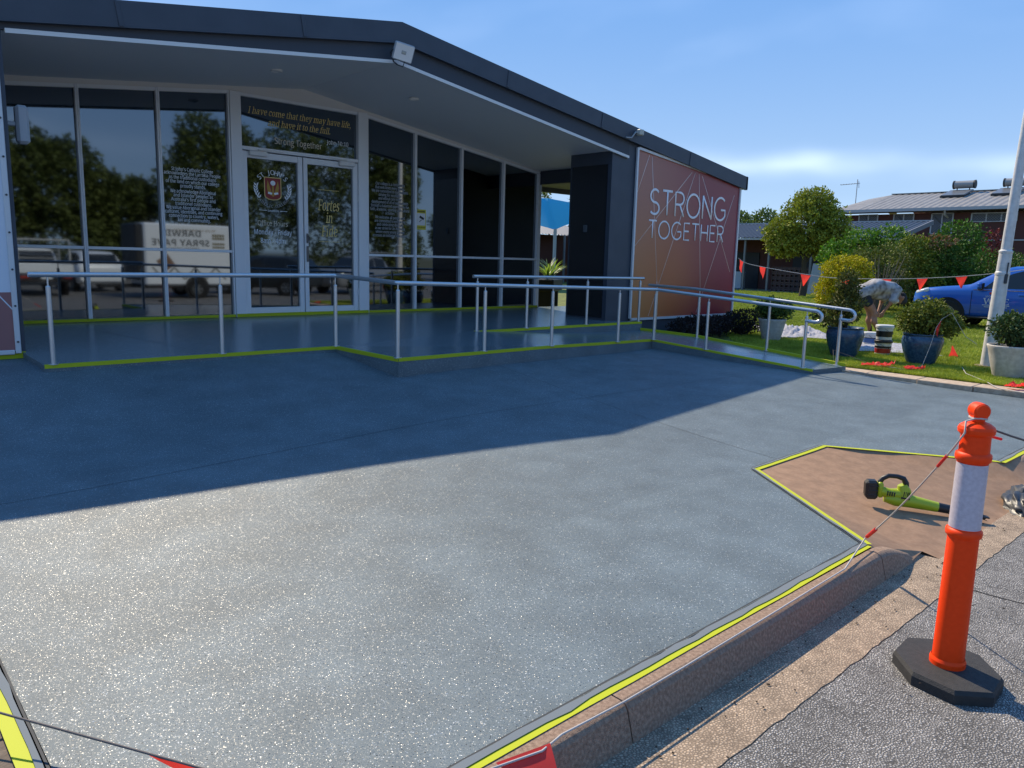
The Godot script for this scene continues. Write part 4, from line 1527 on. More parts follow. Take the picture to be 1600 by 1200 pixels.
	for i in 6:
		tube(st, [Vector3(-0.25, 1.76 + i * 0.006, -1.2 + i * 0.22), Vector3(0.25, 1.76 + i * 0.006, -1.2 + i * 0.22)], 0.012, 5)
	tube(st, [Vector3(0, 1.95, 0.1), Vector3(0, 1.45, 0.15)], 0.02, 6)
	obj("aerial", st, mt("grey casting"), an)
	# blue shade structure seen through the breezeway
	var sh := thing("shade_canopy", "blue fabric shade canopy on steel posts beyond the breezeway", "shade canopy")
	var bc := mt("blue canopy", 0.06, 0.42, 0.80, 0.8)
	bc.backlight_enabled = true
	bc.backlight = Color(0.3, 0.8, 1.0)
	var cnr := Vector3(29.25, 3.28, -28.6)
	var dl := Vector3(-0.35, 0, -1.0).normalized()
	var dr := Vector3(1.0, 0, -0.35).normalized()
	var apex := cnr + (dl + dr) * 1.0 + Vector3(0, 1.72, 0)
	st = begin(true)
	for side in [[dl, dr], [dr, dl]]:
		var e: Vector3 = side[0]
		var nn := 14
		var g := []
		for i in nn + 1:
			var u := i / float(nn)
			var rowv := []
			for k in 7:
				var v := k / 6.0
				var low: Vector3 = cnr + e * u * 6.0 + Vector3(0, 0.48 * sin(PI * u), 0)
				var top: Vector3 = apex + e * u * 4.0
				rowv.append(low.lerp(top, v) + Vector3(0, -0.10 * sin(PI * v) * sin(PI * clampf(u + 0.15, 0, 1)), 0))
			g.append(rowv)
		for i in nn:
			for k in 6:
				quad_out(st, g[i][k], g[i + 1][k], g[i + 1][k + 1], g[i][k + 1], cnr + (dl + dr) * 3.0)
	var tt := [apex, apex + dl * 4.0, apex + dl * 4.0 + dr * 4.0, apex + dr * 4.0]
	quad_out(st, tt[0], tt[1], tt[2], tt[3], apex - Vector3(0, 5, 0))
	obj("canopy", st, bc, sh)
	for p in [cnr, cnr + dl * 6.0, cnr + dr * 6.0]:
		st = begin()
		tube(st, [Vector3(p.x, 0, p.z), p + Vector3(0, 0.05, 0)], 0.09, 10)
		obj("post", st, mt("pale post", 0.30, 0.33, 0.34, 0.5), sh)
	# second low roof behind it
	var b2 := thing("far_block", "low block with a grey ribbed verandah roof behind the blue canopy", "building")
	st = begin()
	corrugated(st, Vector3(30, 5.0, -44.0), Vector3(44, 5.0, -44.0), Vector3(0, -1.5, 5.0), 0.32, 0.06)
	obj("roof", st, mt("grey roof sheet", 0.20, 0.20, 0.21, 0.5, 0.1), b2)
	st = begin()
	box(st, Vector3(37, 1.8, -43.0), Vector3(14, 3.6, 3.0))
	obj("wall", st, brick, b2)
	for x in [32.5, 35.2, 38.0, 41.0]:
		st = begin()
		box(st, Vector3(x, 1.75, -39.1), Vector3(0.12, 3.5, 0.12))
		obj("post", st, steel, b2)
	# dark trough with strap-leaved plants, beside the breezeway
	var tr := thing("planter_trough", "dark planter trough on legs with strap-leaved plants at the breezeway end", "planter", Vector3(15.75, 0.1, -15.55), 0.62)
	st = begin()
	box(st, Vector3(0, 0.90, 0), Vector3(1.7, 0.34, 0.5), 0.02)
	obj("trough", st, mt("trough", 0.012, 0.014, 0.018, 0.6), tr)
	for s in [-0.62, 0.28]:
		st = begin()
		box(st, Vector3(s, 0.36, 0), Vector3(0.14, 0.76, 0.42), 0.01)
		obj("leg", st, mt("trough"), tr)
	for pl in [[-0.42, 0.9, 30, 0.0], [0.30, 0.95, 34, 0.6]]:
		st = begin()
		var r := RandomNumberGenerator.new()
		r.seed = int(pl[1] * 100 + pl[2])
		for i in pl[2]:
			var a := r.randf() * TAU
			var lean := r.randf_range(0.1, 0.75)
			var len := r.randf_range(0.5, 0.85)
			var prevp := Vector3(pl[0], 1.05, 0)
			var dirn := Vector3(cos(a) * lean, 1.0, sin(a) * lean).normalized()
			var w := 0.028
			var sd := Vector3(-sin(a), 0, cos(a))
			for k in 5:
				var nx := prevp + dirn * len / 5.0
				var w2 := 0.028 * (1.0 - pow((k + 1) / 5.0, 2.0))
				quad_out(st, prevp - sd * w, prevp + sd * w, nx + sd * w2, nx - sd * w2, prevp - Vector3(cos(a), -1, sin(a)))
				prevp = nx
				w = w2
				dirn = (dirn + Vector3(cos(a) * 0.16, -0.16, sin(a) * 0.16)).normalized()
		var lf := mt("strap leaf", 0.13, 0.19, 0.05, 0.45)
		lf.backlight_enabled = true
		lf.backlight = Color(0.5, 0.6, 0.2)
		obj("plant", st, lf, tr)

# ---------------------------------------------------------------- plants
func tree(called: String, label: String, at: Vector3, h: float, lobes: Array, count: int, leaf: float, ca: Vector3, cb: Vector3, sd: int, trunk_r := 0.13, group := "") -> Node3D:
	var t := thing(called, label, "tree", at, 0.0, group)
	var bark := mottled("bark", lin(0.035, 0.027, 0.02), lin(0.09, 0.07, 0.05), 0.9, 0.6, 0.04, 0.4, 90)
	var st := begin(true)
	var r := RandomNumberGenerator.new()
	r.seed = sd
	var top := Vector3(r.randf_range(-0.2, 0.2), h * 0.45, r.randf_range(-0.2, 0.2))
	tube(st, [Vector3(0, -0.1, 0), Vector3(0.03, h * 0.12, 0.02), top * 0.6, top], [trunk_r * 1.3, trunk_r, trunk_r * 0.85, trunk_r * 0.65], 10)
	for l in lobes:
		var c: Vector3 = l[0]
		tube(st, [top * r.randf_range(0.65, 1.0), top.lerp(c, 0.5) + Vector3(0, -0.1, 0), c, c + Vector3(r.randf_range(-0.5, 0.5), 0.6, r.randf_range(-0.5, 0.5)) * l[1].y], [trunk_r * 0.5, trunk_r * 0.32, trunk_r * 0.2, trunk_r * 0.06], 6)
	obj("trunk", st, bark, t)
	foliage("crown", t, lobes, count, leaf, ca, cb, sd)
	return t

func shrub(called: String, label: String, at: Vector3, lobes: Array, count: int, leaf: float, ca: Vector3, cb: Vector3, sd: int, group := "", upright := 0.0) -> Node3D:
	var t := thing(called, label, "shrub", at, 0.0, group)
	var st := begin()
	var r := RandomNumberGenerator.new()
	r.seed = sd
	for l in lobes:
		for k in 4:
			var e: Vector3 = l[0] + Vector3(r.randf_range(-0.6, 0.6), r.randf_range(0.0, 0.8), r.randf_range(-0.6, 0.6)) * l[1]
			tube(st, [Vector3(l[0].x * 0.3, 0, l[0].z * 0.3), e * Vector3(0.7, 0.5, 0.7), e], [0.035, 0.02, 0.006], 5)
	obj("stem", st, mt("twig", 0.07, 0.055, 0.04, 0.9), t)
	foliage("leaves", t, lobes, count, leaf, ca, cb, sd, 1.5, upright)
	return t

func build_vegetation() -> void:
	# the round tree on the lawn
	var lobes := [[Vector3(0, 3.9, 0), Vector3(1.75, 1.75, 1.75)], [Vector3(0.1, 4.9, 0.2), Vector3(1.2, 1.0, 1.2)], [Vector3(-0.5, 2.9, -0.9), Vector3(1.25, 0.95, 1.2)], [Vector3(0.6, 2.9, 0.9), Vector3(1.25, 1.0, 1.2)], [Vector3(-0.9, 3.3, -1.0), Vector3(1.1, 1.0, 1.1)], [Vector3(0.5, 3.6, 1.1), Vector3(1.1, 1.1, 1.1)]]
	tree("lawn_tree", "round-crowned leafy tree standing alone on the lawn before the low block", Vector3(40.0, 0.08, -20.1), 5.8, lobes, 22000, 0.15, Vector3(0.05, 0.08, 0.010), Vector3(0.36, 0.37, 0.055), 101, 0.16)
	# crowns over the roofs far off
	tree("roof_line_tree", "small pale-leaved tree top showing over the low roof beside the wall sign", Vector3(66.0, 0.0, -38.5), 7.6, [[Vector3(0, 5.2, 0), Vector3(1.6, 1.5, 3.2)], [Vector3(0, 5.9, 1.2), Vector3(1.1, 1.1, 1.3)], [Vector3(0, 5.8, -1.6), Vector3(1.1, 1.1, 1.3)]], 2600, 0.30, Vector3(0.06, 0.10, 0.03), Vector3(0.20, 0.25, 0.08), 102, 0.15)
	tree("breezeway_tree", "leafy tree seen above the blue canopy through the breezeway", Vector3(56.0, 0, -54.5), 9.0, [[Vector3(-2.8, 7.2, -1.5), Vector3(3.0, 2.0, 2.8)], [Vector3(2.2, 7.0, 2), Vector3(2.4, 1.7, 2.2)]], 5000, 0.26, Vector3(0.06, 0.09, 0.02), Vector3(0.18, 0.21, 0.05), 103, 0.2)
	# shrubs behind the lawn, from left to right
	shrub("golden_shrub", "rounded golden-yellow leaved shrub behind the left blue pot", Vector3(27.1, 0.08, -12.2), [[Vector3(0, 1.3, 0), Vector3(0.75, 0.80, 0.85)], [Vector3(0.1, 0.75, -0.2), Vector3(0.8, 0.7, 0.9)], [Vector3(0, 1.45, 0.5), Vector3(0.6, 0.6, 0.6)]], 9500, 0.09, Vector3(0.13, 0.14, 0.010), Vector3(0.60, 0.50, 0.02), 110)
	shrub("olive_shrub", "dull olive shrub with bare grey twigs behind the bent man", Vector3(29.0, 0.08, -11.9), [[Vector3(0, 1.4, -0.3), Vector3(0.9, 1.1, 0.9)], [Vector3(0, 1.7, 0.55), Vector3(0.8, 0.95, 0.8)], [Vector3(0.2, 0.9, 0.4), Vector3(0.9, 0.8, 1.0)]], 7500, 0.09, Vector3(0.03, 0.045, 0.012), Vector3(0.19, 0.21, 0.05), 111)
	var tw := thing("bare_twigs", "spray of leafless grey twigs in front of the olive shrub", "twigs", Vector3(28.0, 0.08, -11.2))
	var st := begin()
	var r := RandomNumberGenerator.new()
	r.seed = 5
	for i in 60:
		var e := Vector3(r.randf_range(-0.5, 0.5), r.randf_range(1.2, 2.1), r.randf_range(-0.75, 0.75))
		tube(st, [Vector3(0, 0, e.z * 0.15), e * Vector3(0.6, 0.6, 0.6), e], [0.012, 0.008, 0.003], 4)
	obj("twig", st, mt("grey twig", 0.16, 0.145, 0.13, 0.9), tw)
	var G1 := Vector3(0.014, 0.032, 0.008)
	var G2 := Vector3(0.09, 0.17, 0.03)
	shrub("lush_shrub", "tall bright green big-leaved shrub at the corner of the low roof", Vector3(31.8, 0.08, -13.4), [[Vector3(0, 2.4, -0.2), Vector3(0.9, 0.9, 1.1)], [Vector3(0.1, 2.75, 0.8), Vector3(0.7, 0.65, 0.8)], [Vector3(0, 2.0, -1.2), Vector3(0.8, 0.8, 0.8)], [Vector3(0, 1.3, 0), Vector3(1.0, 1.2, 1.6)]], 7000, 0.14, Vector3(0.04, 0.085, 0.012), Vector3(0.16, 0.30, 0.035), 112)
	shrub("olive_shrub", "upright yellow-green shrub between the olive shrub and the dark hedge", Vector3(30.5, 0.08, -11.2), [[Vector3(0, 2.0, 0), Vector3(0.7, 1.0, 0.8)], [Vector3(0, 1.2, 0.2), Vector3(0.9, 1.1, 1.0)]], 6000, 0.11, Vector3(0.04, 0.07, 0.010), Vector3(0.24, 0.27, 0.04), 113)
	shrub("hedge_shrub", "dark green shrub mass behind the blue utility's bonnet, brown leaves on top", Vector3(31.6, 0.08, -10.8), [[Vector3(0, 1.7, 0), Vector3(1.0, 1.1, 1.2)], [Vector3(0, 1.0, 0.6), Vector3(1.1, 1.0, 1.3)], [Vector3(0, 2.3, 0.1), Vector3(0.8, 0.7, 0.9)]], 7000, 0.11, G1, G2, 114)
	foliage("brown_leaves", get_node("hedge_shrub"), [[Vector3(-0.4, 2.65, 0.1), Vector3(0.5, 0.3, 0.9)]], 420, 0.11, Vector3(0.12, 0.06, 0.035), Vector3(0.25, 0.13, 0.07), 115)
	shrub("hedge_shrub", "tallest green shrub, rising to the brick building's windows", Vector3(33.2, 0.08, -10.7), [[Vector3(0, 2.8, 0.2), Vector3(0.9, 0.8, 1.0)], [Vector3(0, 1.9, 0), Vector3(1.1, 1.1, 1.4)], [Vector3(0, 1.0, 0.3), Vector3(1.2, 1.0, 1.5)]], 7000, 0.13, Vector3(0.018, 0.045, 0.008), Vector3(0.11, 0.22, 0.03), 116)
	shrub("hedge_shrub", "clipped dark green shrub behind the utility's windscreen", Vector3(31.6, 0.08, -8.7), [[Vector3(0, 1.7, 0), Vector3(1.0, 0.75, 1.3)], [Vector3(0, 1.0, 0.2), Vector3(1.1, 1.0, 1.5)]], 6500, 0.09, Vector3(0.014, 0.034, 0.008), Vector3(0.10, 0.19, 0.03), 117)
	shrub("red_shrub", "upright shrub with dark red leaves against the brick wall", Vector3(35.6, 0.08, -10.0), [[Vector3(0, 2.6, 0), Vector3(0.35, 0.75, 0.5)], [Vector3(0, 1.9, 0.3), Vector3(0.5, 0.8, 0.6)]], 1100, 0.13, Vector3(0.08, 0.02, 0.025), Vector3(0.24, 0.05, 0.06), 118, "", 0.8)
	shrub("dull_shrub", "dull grey-green shrub right of the flagpole above the utility's roof", Vector3(35.2, 0.08, -8.0), [[Vector3(0, 1.7, -0.5), Vector3(0.8, 0.75, 1.2)], [Vector3(0, 1.5, 1.4), Vector3(0.8, 0.7, 1.0)]], 5000, 0.10, Vector3(0.05, 0.05, 0.03), Vector3(0.17, 0.16, 0.09), 119)
	# low dark planting at the foot of the wall sign
	shrub("low_shrub", "low dark purple-leaved shrub at the left foot of the wall sign", Vector3(13.9, 0.08, -9.35), [[Vector3(0, 0.28, 0), Vector3(0.85, 0.26, 0.40)], [Vector3(0.9, 0.27, -0.05), Vector3(0.6, 0.24, 0.38)]], 4200, 0.05, Vector3(0.012, 0.010, 0.012), Vector3(0.035, 0.028, 0.03), 120, "", 1.2)
	shrub("low_shrub", "low dark mounded shrub at the right foot of the wall sign", Vector3(16.1, 0.08, -9.40), [[Vector3(0, 0.33, 0), Vector3(0.75, 0.32, 0.5)], [Vector3(-0.5, 0.28, 0), Vector3(0.6, 0.24, 0.4)]], 4200, 0.05, Vector3(0.010, 0.010, 0.012), Vector3(0.03, 0.03, 0.03), 121, "", 1.2)
	# potted plants at the edge of the lawn
	potted("white tapered pot with a loose green bush, nearest the wall sign", Vector3(15.55, 0.085, -8.45), 0.30, 0.47, false, [[Vector3(0, 0.72, 0), Vector3(0.40, 0.24, 0.42)], [Vector3(0.05, 0.62, 0.0), Vector3(0.3, 0.2, 0.48)]], 2400, 0.06, Vector3(0.02, 0.04, 0.010), Vector3(0.11, 0.17, 0.04), 130)
	potted("glazed blue pot with a tall dark bush tipped red, behind the rail ends", Vector3(13.90, 0.085, -6.10), 0.325, 0.55, true, [[Vector3(-0.05, 0.95, 0), Vector3(0.32, 0.36, 0.32)], [Vector3(-0.05, 1.32, 0.0), Vector3(0.22, 0.30, 0.22)], [Vector3(-0.1, 0.75, -0.2), Vector3(0.42, 0.24, 0.42)]], 3600, 0.062, Vector3(0.025, 0.04, 0.010), Vector3(0.15, 0.15, 0.04), 131)
	potted("glazed blue pot with a round olive bush, in front of the blue utility", Vector3(14.10, 0.085, -4.84), 0.33, 0.53, true, [[Vector3(0.03, 0.83, 0.03), Vector3(0.40, 0.34, 0.40)], [Vector3(0.16, 0.70, 0.25), Vector3(0.36, 0.24, 0.36)], [Vector3(-0.05, 0.75, -0.15), Vector3(0.34, 0.26, 0.32)]], 5200, 0.062, Vector3(0.03, 0.05, 0.008), Vector3(0.22, 0.24, 0.045), 132)
	potted("white tapered pot with a dark green bush at the foot of the flagpole", Vector3(13.60, 0.085, -3.37), 0.345, 0.50, false, [[Vector3(0, 0.76, 0), Vector3(0.33, 0.26, 0.40)], [Vector3(0.1, 0.68, 0.2), Vector3(0.36, 0.24, 0.34)]], 4200, 0.058, Vector3(0.015, 0.032, 0.010), Vector3(0.09, 0.14, 0.05), 133)
	# trees across the car park, mirrored in the glass
	var A := Vector3(0.025, 0.04, 0.012)
	var B := Vector3(0.12, 0.15, 0.04)
	var tl := [
		["spreading tree across the car park, left of all mirrored trees", Vector3(10.0, -0.15, 24.0), 8.5, 3.0, 1],
		["lower bushy tree across the car park behind the white tray utility", Vector3(14.2, -0.15, 26.0), 6.6, 2.6, 2],
		["tall dark tree across the car park behind the white trailer", Vector3(19.5, -0.15, 24.0), 10.5, 3.2, 3],
		["broad tree across the car park mirrored in the glass door", Vector3(26.5, -0.15, 25.0), 11.0, 4.4, 4],
		["slim tall tree across the car park beside the mirrored flagpole", Vector3(32.0, -0.15, 23.0), 9.8, 2.6, 5],
		["low spreading tree across the car park at the far right", Vector3(38.5, -0.15, 22.0), 6.5, 2.9, 6],
		["dense tree across the car park at the far left", Vector3(5.5, -0.15, 23.0), 8.0, 3.0, 7],
	]
	for q in tl:
		var h: float = q[2]
		var w: float = q[3]
		var i: int = q[4]
		tree("car_park_tree", q[0], q[1], h, [[Vector3(0, h * 0.62, 0), Vector3(w, h * 0.30, w)], [Vector3(w * 0.5, h * 0.75, 0), Vector3(w * 0.6, h * 0.22, w * 0.6)], [Vector3(-w * 0.5, h * 0.5, -0.5), Vector3(w * 0.7, h * 0.22, w * 0.6)], [Vector3(-w * 0.2, h * 0.84, 0), Vector3(w * 0.5, h * 0.17, w * 0.5)], [Vector3(w * 0.3, h * 0.28, -0.4), Vector3(w * 0.9, h * 0.2, w * 0.6)]], 11000, 0.30, A, B, 140 + i, 0.2, "trees across the car park")

func potted(label: String, at: Vector3, r: float, h: float, blue: bool, lobes: Array, count: int, leaf: float, ca: Vector3, cb: Vector3, sd: int) -> void:
	var t := thing("potted_plant", label, "potted plant", at, 0.0, "potted plants along the lawn edge")
	var st := begin()
	var prof := []
	if blue:
		for p in [[0.0, 0.0], [0.62, 0.0], [0.70, 0.10], [0.88, 0.40], [0.985, 0.66], [1.0, 0.78], [0.95, 0.90], [0.90, 0.935], [0.93, 0.955], [0.97, 0.975], [0.965, 1.0], [0.90, 1.0], [0.86, 0.93], [0.0, 0.90]]:
			prof.append(Vector2(p[0] * r, p[1] * h))
	else:
		for p in [[0.0, 0.0], [0.60, 0.0], [0.655, 0.06], [0.84, 0.55], [0.945, 0.88], [1.0, 0.965], [0.995, 1.0], [0.92, 1.0], [0.89, 0.93], [0.0, 0.91]]:
			prof.append(Vector2(p[0] * r, p[1] * h))
	lathe(st, prof, 40, Transform3D(), false)
	var pm: StandardMaterial3D
	if blue:
		pm = mottled("blue glaze", lin(0.016, 0.045, 0.095), lin(0.06, 0.12, 0.19), 0.22, 0.5, 0.015, 0.05, 95)
	else:
		pm = mottled("white pot", lin(0.40, 0.37, 0.33), lin(0.60, 0.57, 0.52), 0.75, 0.6, 0.012, 0.06, 96)
	obj("pot", st, pm, t)
	st = begin()
	lathe(st, [Vector2(0.0, h * 0.925), Vector2(r * 0.87, h * 0.925), Vector2(r * 0.5, h * 0.95), Vector2(0, h * 0.95)], 24)
	obj("soil", st, mt("soil", 0.03, 0.022, 0.016, 0.95), t)
	st = begin()
	var rr := RandomNumberGenerator.new()
	rr.seed = sd
	for i in 26:
		var l: Array = lobes[i % lobes.size()]
		var e: Vector3 = l[0] + Vector3(rr.randf_range(-0.7, 0.7), rr.randf_range(-0.2, 0.8), rr.randf_range(-0.7, 0.7)) * l[1]
		tube(st, [Vector3(e.x * 0.15, h * 0.92, e.z * 0.15), Vector3(e.x * 0.6, lerpf(h, e.y, 0.55), e.z * 0.6), e], [0.010, 0.007, 0.003], 5)
	obj("stem", st, mt("twig"), t)
	foliage("leaves", t, lobes, count, leaf, ca, cb, sd, 1.5, 0.0, 0.35)

# ---------------------------------------------------------------- vehicles (built along +x, near side is -z)
func section(s: Array) -> Array:   # [x, bottom, belt, top, half width, half roof width]
	var x: float = s[0]
	var pts := []
	var half := [Vector2(s[4] * 0.90, s[1]), Vector2(s[4] * 0.985, s[1] + (s[2] - s[1]) * 0.16), Vector2(s[4], s[1] + (s[2] - s[1]) * 0.5), Vector2(s[4] * 0.985, s[2] - 0.05), Vector2(s[4] * 0.955, s[2])]
	var h: float = s[3] - s[2]
	half.append(Vector2(lerpf(s[4] * 0.955, s[5], 0.55), s[2] + h * 0.55))
	half.append(Vector2(s[5] * 1.0, s[2] + h * 0.88))
	half.append(Vector2(s[5] * 0.90, s[2] + h * 0.985))
	half.append(Vector2(s[5] * 0.5, s[3] + 0.012))
	for p in half:
		pts.append(Vector3(x, p.y, -p.x))
	half.reverse()
	for p in half:
		pts.append(Vector3(x, p.y, p.x))
	return pts

func loft(st: SurfaceTool, stations: Array) -> void:
	var prev := []
	var pm := Vector3.ZERO
	for i in stations.size():
		var ring := section(stations[i])
		var m := Vector3(stations[i][0], (stations[i][1] + stations[i][2]) / 2.0, 0)
		if i > 0:
			st.set_smooth_group(0)
			for k in ring.size():
				var k2 := (k + 1) % ring.size()
				quad_out(st, prev[k], prev[k2], ring[k2], ring[k], (m + pm) / 2.0)
		if i == 0 or i == stations.size() - 1:
			st.set_smooth_group(-1)
			for k in range(1, ring.size() - 1):
				tri_out(st, ring[0], ring[k], ring[k + 1], m + Vector3(-1.0 if i > 0 else 1.0, 0, 0) * (1.0 if stations[0][0] < stations[-1][0] else -1.0))
		prev = ring
		pm = m
	st.set_smooth_group(-1)

func side_point(stations: Array, x: float, t: float, s: float, proud := 0.006) -> Vector3:   # a point on the flank above the belt; t 0 at belt, 1 at roof
	for i in stations.size() - 1:
		var a: Array = stations[i]
		var b: Array = stations[i + 1]
		if (x - a[0]) * (x - b[0]) <= 0.0:
			var u: float = (x - a[0]) / (b[0] - a[0])
			var belt: float = lerpf(a[2], b[2], u)
			var top: float = lerpf(a[3], b[3], u)
			var w: float = lerpf(a[4], b[4], u) * 0.955
			var wr: float = lerpf(a[5], b[5], u)
			return Vector3(x, belt + (top - belt) * t, s * (lerpf(w, wr, t) + proud))
	return Vector3(x, 1, s)

func wheel(parent: Node, x: float, z: float, r: float, s: float) -> void:
	var tyre := mt("tyre", 0.012, 0.012, 0.012, 0.85)
	var rim := mt("rim", 0.32, 0.33, 0.34, 0.35, 0.7)
	var xf := Transform3D(Basis(Vector3(1, 0, 0), Vector3(0, 0, s), Vector3(0, -s, 0)), Vector3(x, r, z))
	var st := begin()
	lathe(st, [Vector2(r * 0.6, -0.12), Vector2(r * 0.95, -0.12), Vector2(r, -0.08), Vector2(r, 0.09), Vector2(r * 0.95, 0.12), Vector2(r * 0.62, 0.12), Vector2(r * 0.60, 0.06)], 28, xf)
	var w := obj("wheel", st, tyre, parent)
	st = begin()
	lathe(st, [Vector2(0.0, 0.03), Vector2(r * 0.6, 0.03), Vector2(r * 0.61, 0.10), Vector2(r * 0.55, 0.10), Vector2(r * 0.53, 0.06), Vector2(0.0, 0.045)], 24, xf)
	for k in 6:
		var a := TAU * k / 6.0
		bar(st, xf * Vector3(cos(a) * 0.05, 0.075, sin(a) * 0.05), xf * Vector3(cos(a) * r * 0.54, 0.085, sin(a) * r * 0.54), 0.07, 0.03, Vector3(0, 0, 1) if absf(s) > 0 else Vector3.UP)
	lathe(st, [Vector2(0.0, 0.05), Vector2(0.07, 0.05), Vector2(0.06, 0.11), Vector2(0.0, 0.115)], 12, xf)
	obj("rim", st, rim, w)

func vehicle(called: String, label: String, category: String, at: Vector3, turn: float, S: Array, paint: Material, axles: Array, r: float, windows: Array, screens: Array) -> Node3D:
	var t := thing(called, label, category, at, turn)
	var st := begin(true)
	loft(st, S)
	obj("body", st, paint, t)
	var black := mt("arch black", 0.008, 0.008, 0.009, 0.8)
	var glass := mt("car glass", 0.018, 0.022, 0.026, 0.05)
	for x in axles:
		var w := 0.9
		for i in S.size() - 1:
			if (x - S[i][0]) * (x - S[i + 1][0]) <= 0.0:
				w = lerpf(S[i][4], S[i + 1][4], (x - S[i][0]) / (S[i + 1][0] - S[i][0]))
		for s in [-1.0, 1.0]:
			st = begin()
			lathe(st, [Vector2(r * 1.02, 0.0), Vector2(r * 1.22, 0.0), Vector2(r * 1.20, 0.012), Vector2(0.0, 0.012)], 28, Transform3D(Basis(Vector3(1, 0, 0), Vector3(0, 0, s), Vector3(0, -s, 0)), Vector3(x, r, s * (w - 0.004))))
			obj("wheel_arch", st, black, t)
		for s in [-1.0, 1.0]:
			wheel(t, x, s * (w - 0.085), r, s)
	for wq in windows:
		for s in [-1.0, 1.0]:
			st = begin()
			var x0: float = wq[0]
			var x1: float = wq[1]
			var n := 6
			for i in n:
				var u0 := i / float(n)
				var u1 := (i + 1) / float(n)
				var b0 := lerpf(x0, x1, u0)
				var b1 := lerpf(x0, x1, u1)
				var t0 := lerpf(wq[2], wq[3], u0)
				var t1 := lerpf(wq[2], wq[3], u1)
				quad_out(st, side_point(S, b0, 0.06, s), side_point(S, b1, 0.06, s), side_point(S, b1, t1, s), side_point(S, b0, t0, s), Vector3(b0, 1.0, 0))
			obj("side_window", st, glass, t)
	for sc in screens:
		st = begin()
		var a: Array = sc[0]
		var b: Array = sc[1]
		var off := Vector3(sc[2], 0.012, 0)
		quad_out(st, Vector3(a[0], a[1], -a[2]) + off, Vector3(a[0], a[1], a[2]) + off, Vector3(b[0], b[1], b[2]) + off, Vector3(b[0], b[1], -b[2]) + off, Vector3((a[0] + b[0]) / 2 - sc[2] * 50, 0.8, 0))
		obj("windscreen", st, glass, t)
	return t

const UTE := [[2.62, 0.50, 0.84, 0.86, 0.70, 0.62], [2.55, 0.36, 0.96, 0.99, 0.84, 0.72], [2.3, 0.32, 1.03, 1.10, 0.915, 0.80], [1.8, 0.32, 1.07, 1.16, 0.925, 0.80], [1.30, 0.32, 1.10, 1.21, 0.925, 0.79], [1.12, 0.32, 1.11, 1.25, 0.925, 0.76], [0.42, 0.32, 1.12, 1.69, 0.925, 0.68], [0.15, 0.32, 1.12, 1.755, 0.925, 0.675], [-0.6, 0.32, 1.12, 1.775, 0.925, 0.675], [-1.25, 0.32, 1.13, 1.74, 0.925, 0.67], [-1.50, 0.32, 1.13, 1.55, 0.925, 0.69], [-1.56, 0.34, 1.13, 1.17, 0.925, 0.86], [-2.5, 0.36, 1.14, 1.17, 0.92, 0.86], [-2.66, 0.45, 1.10, 1.14, 0.90, 0.84]]

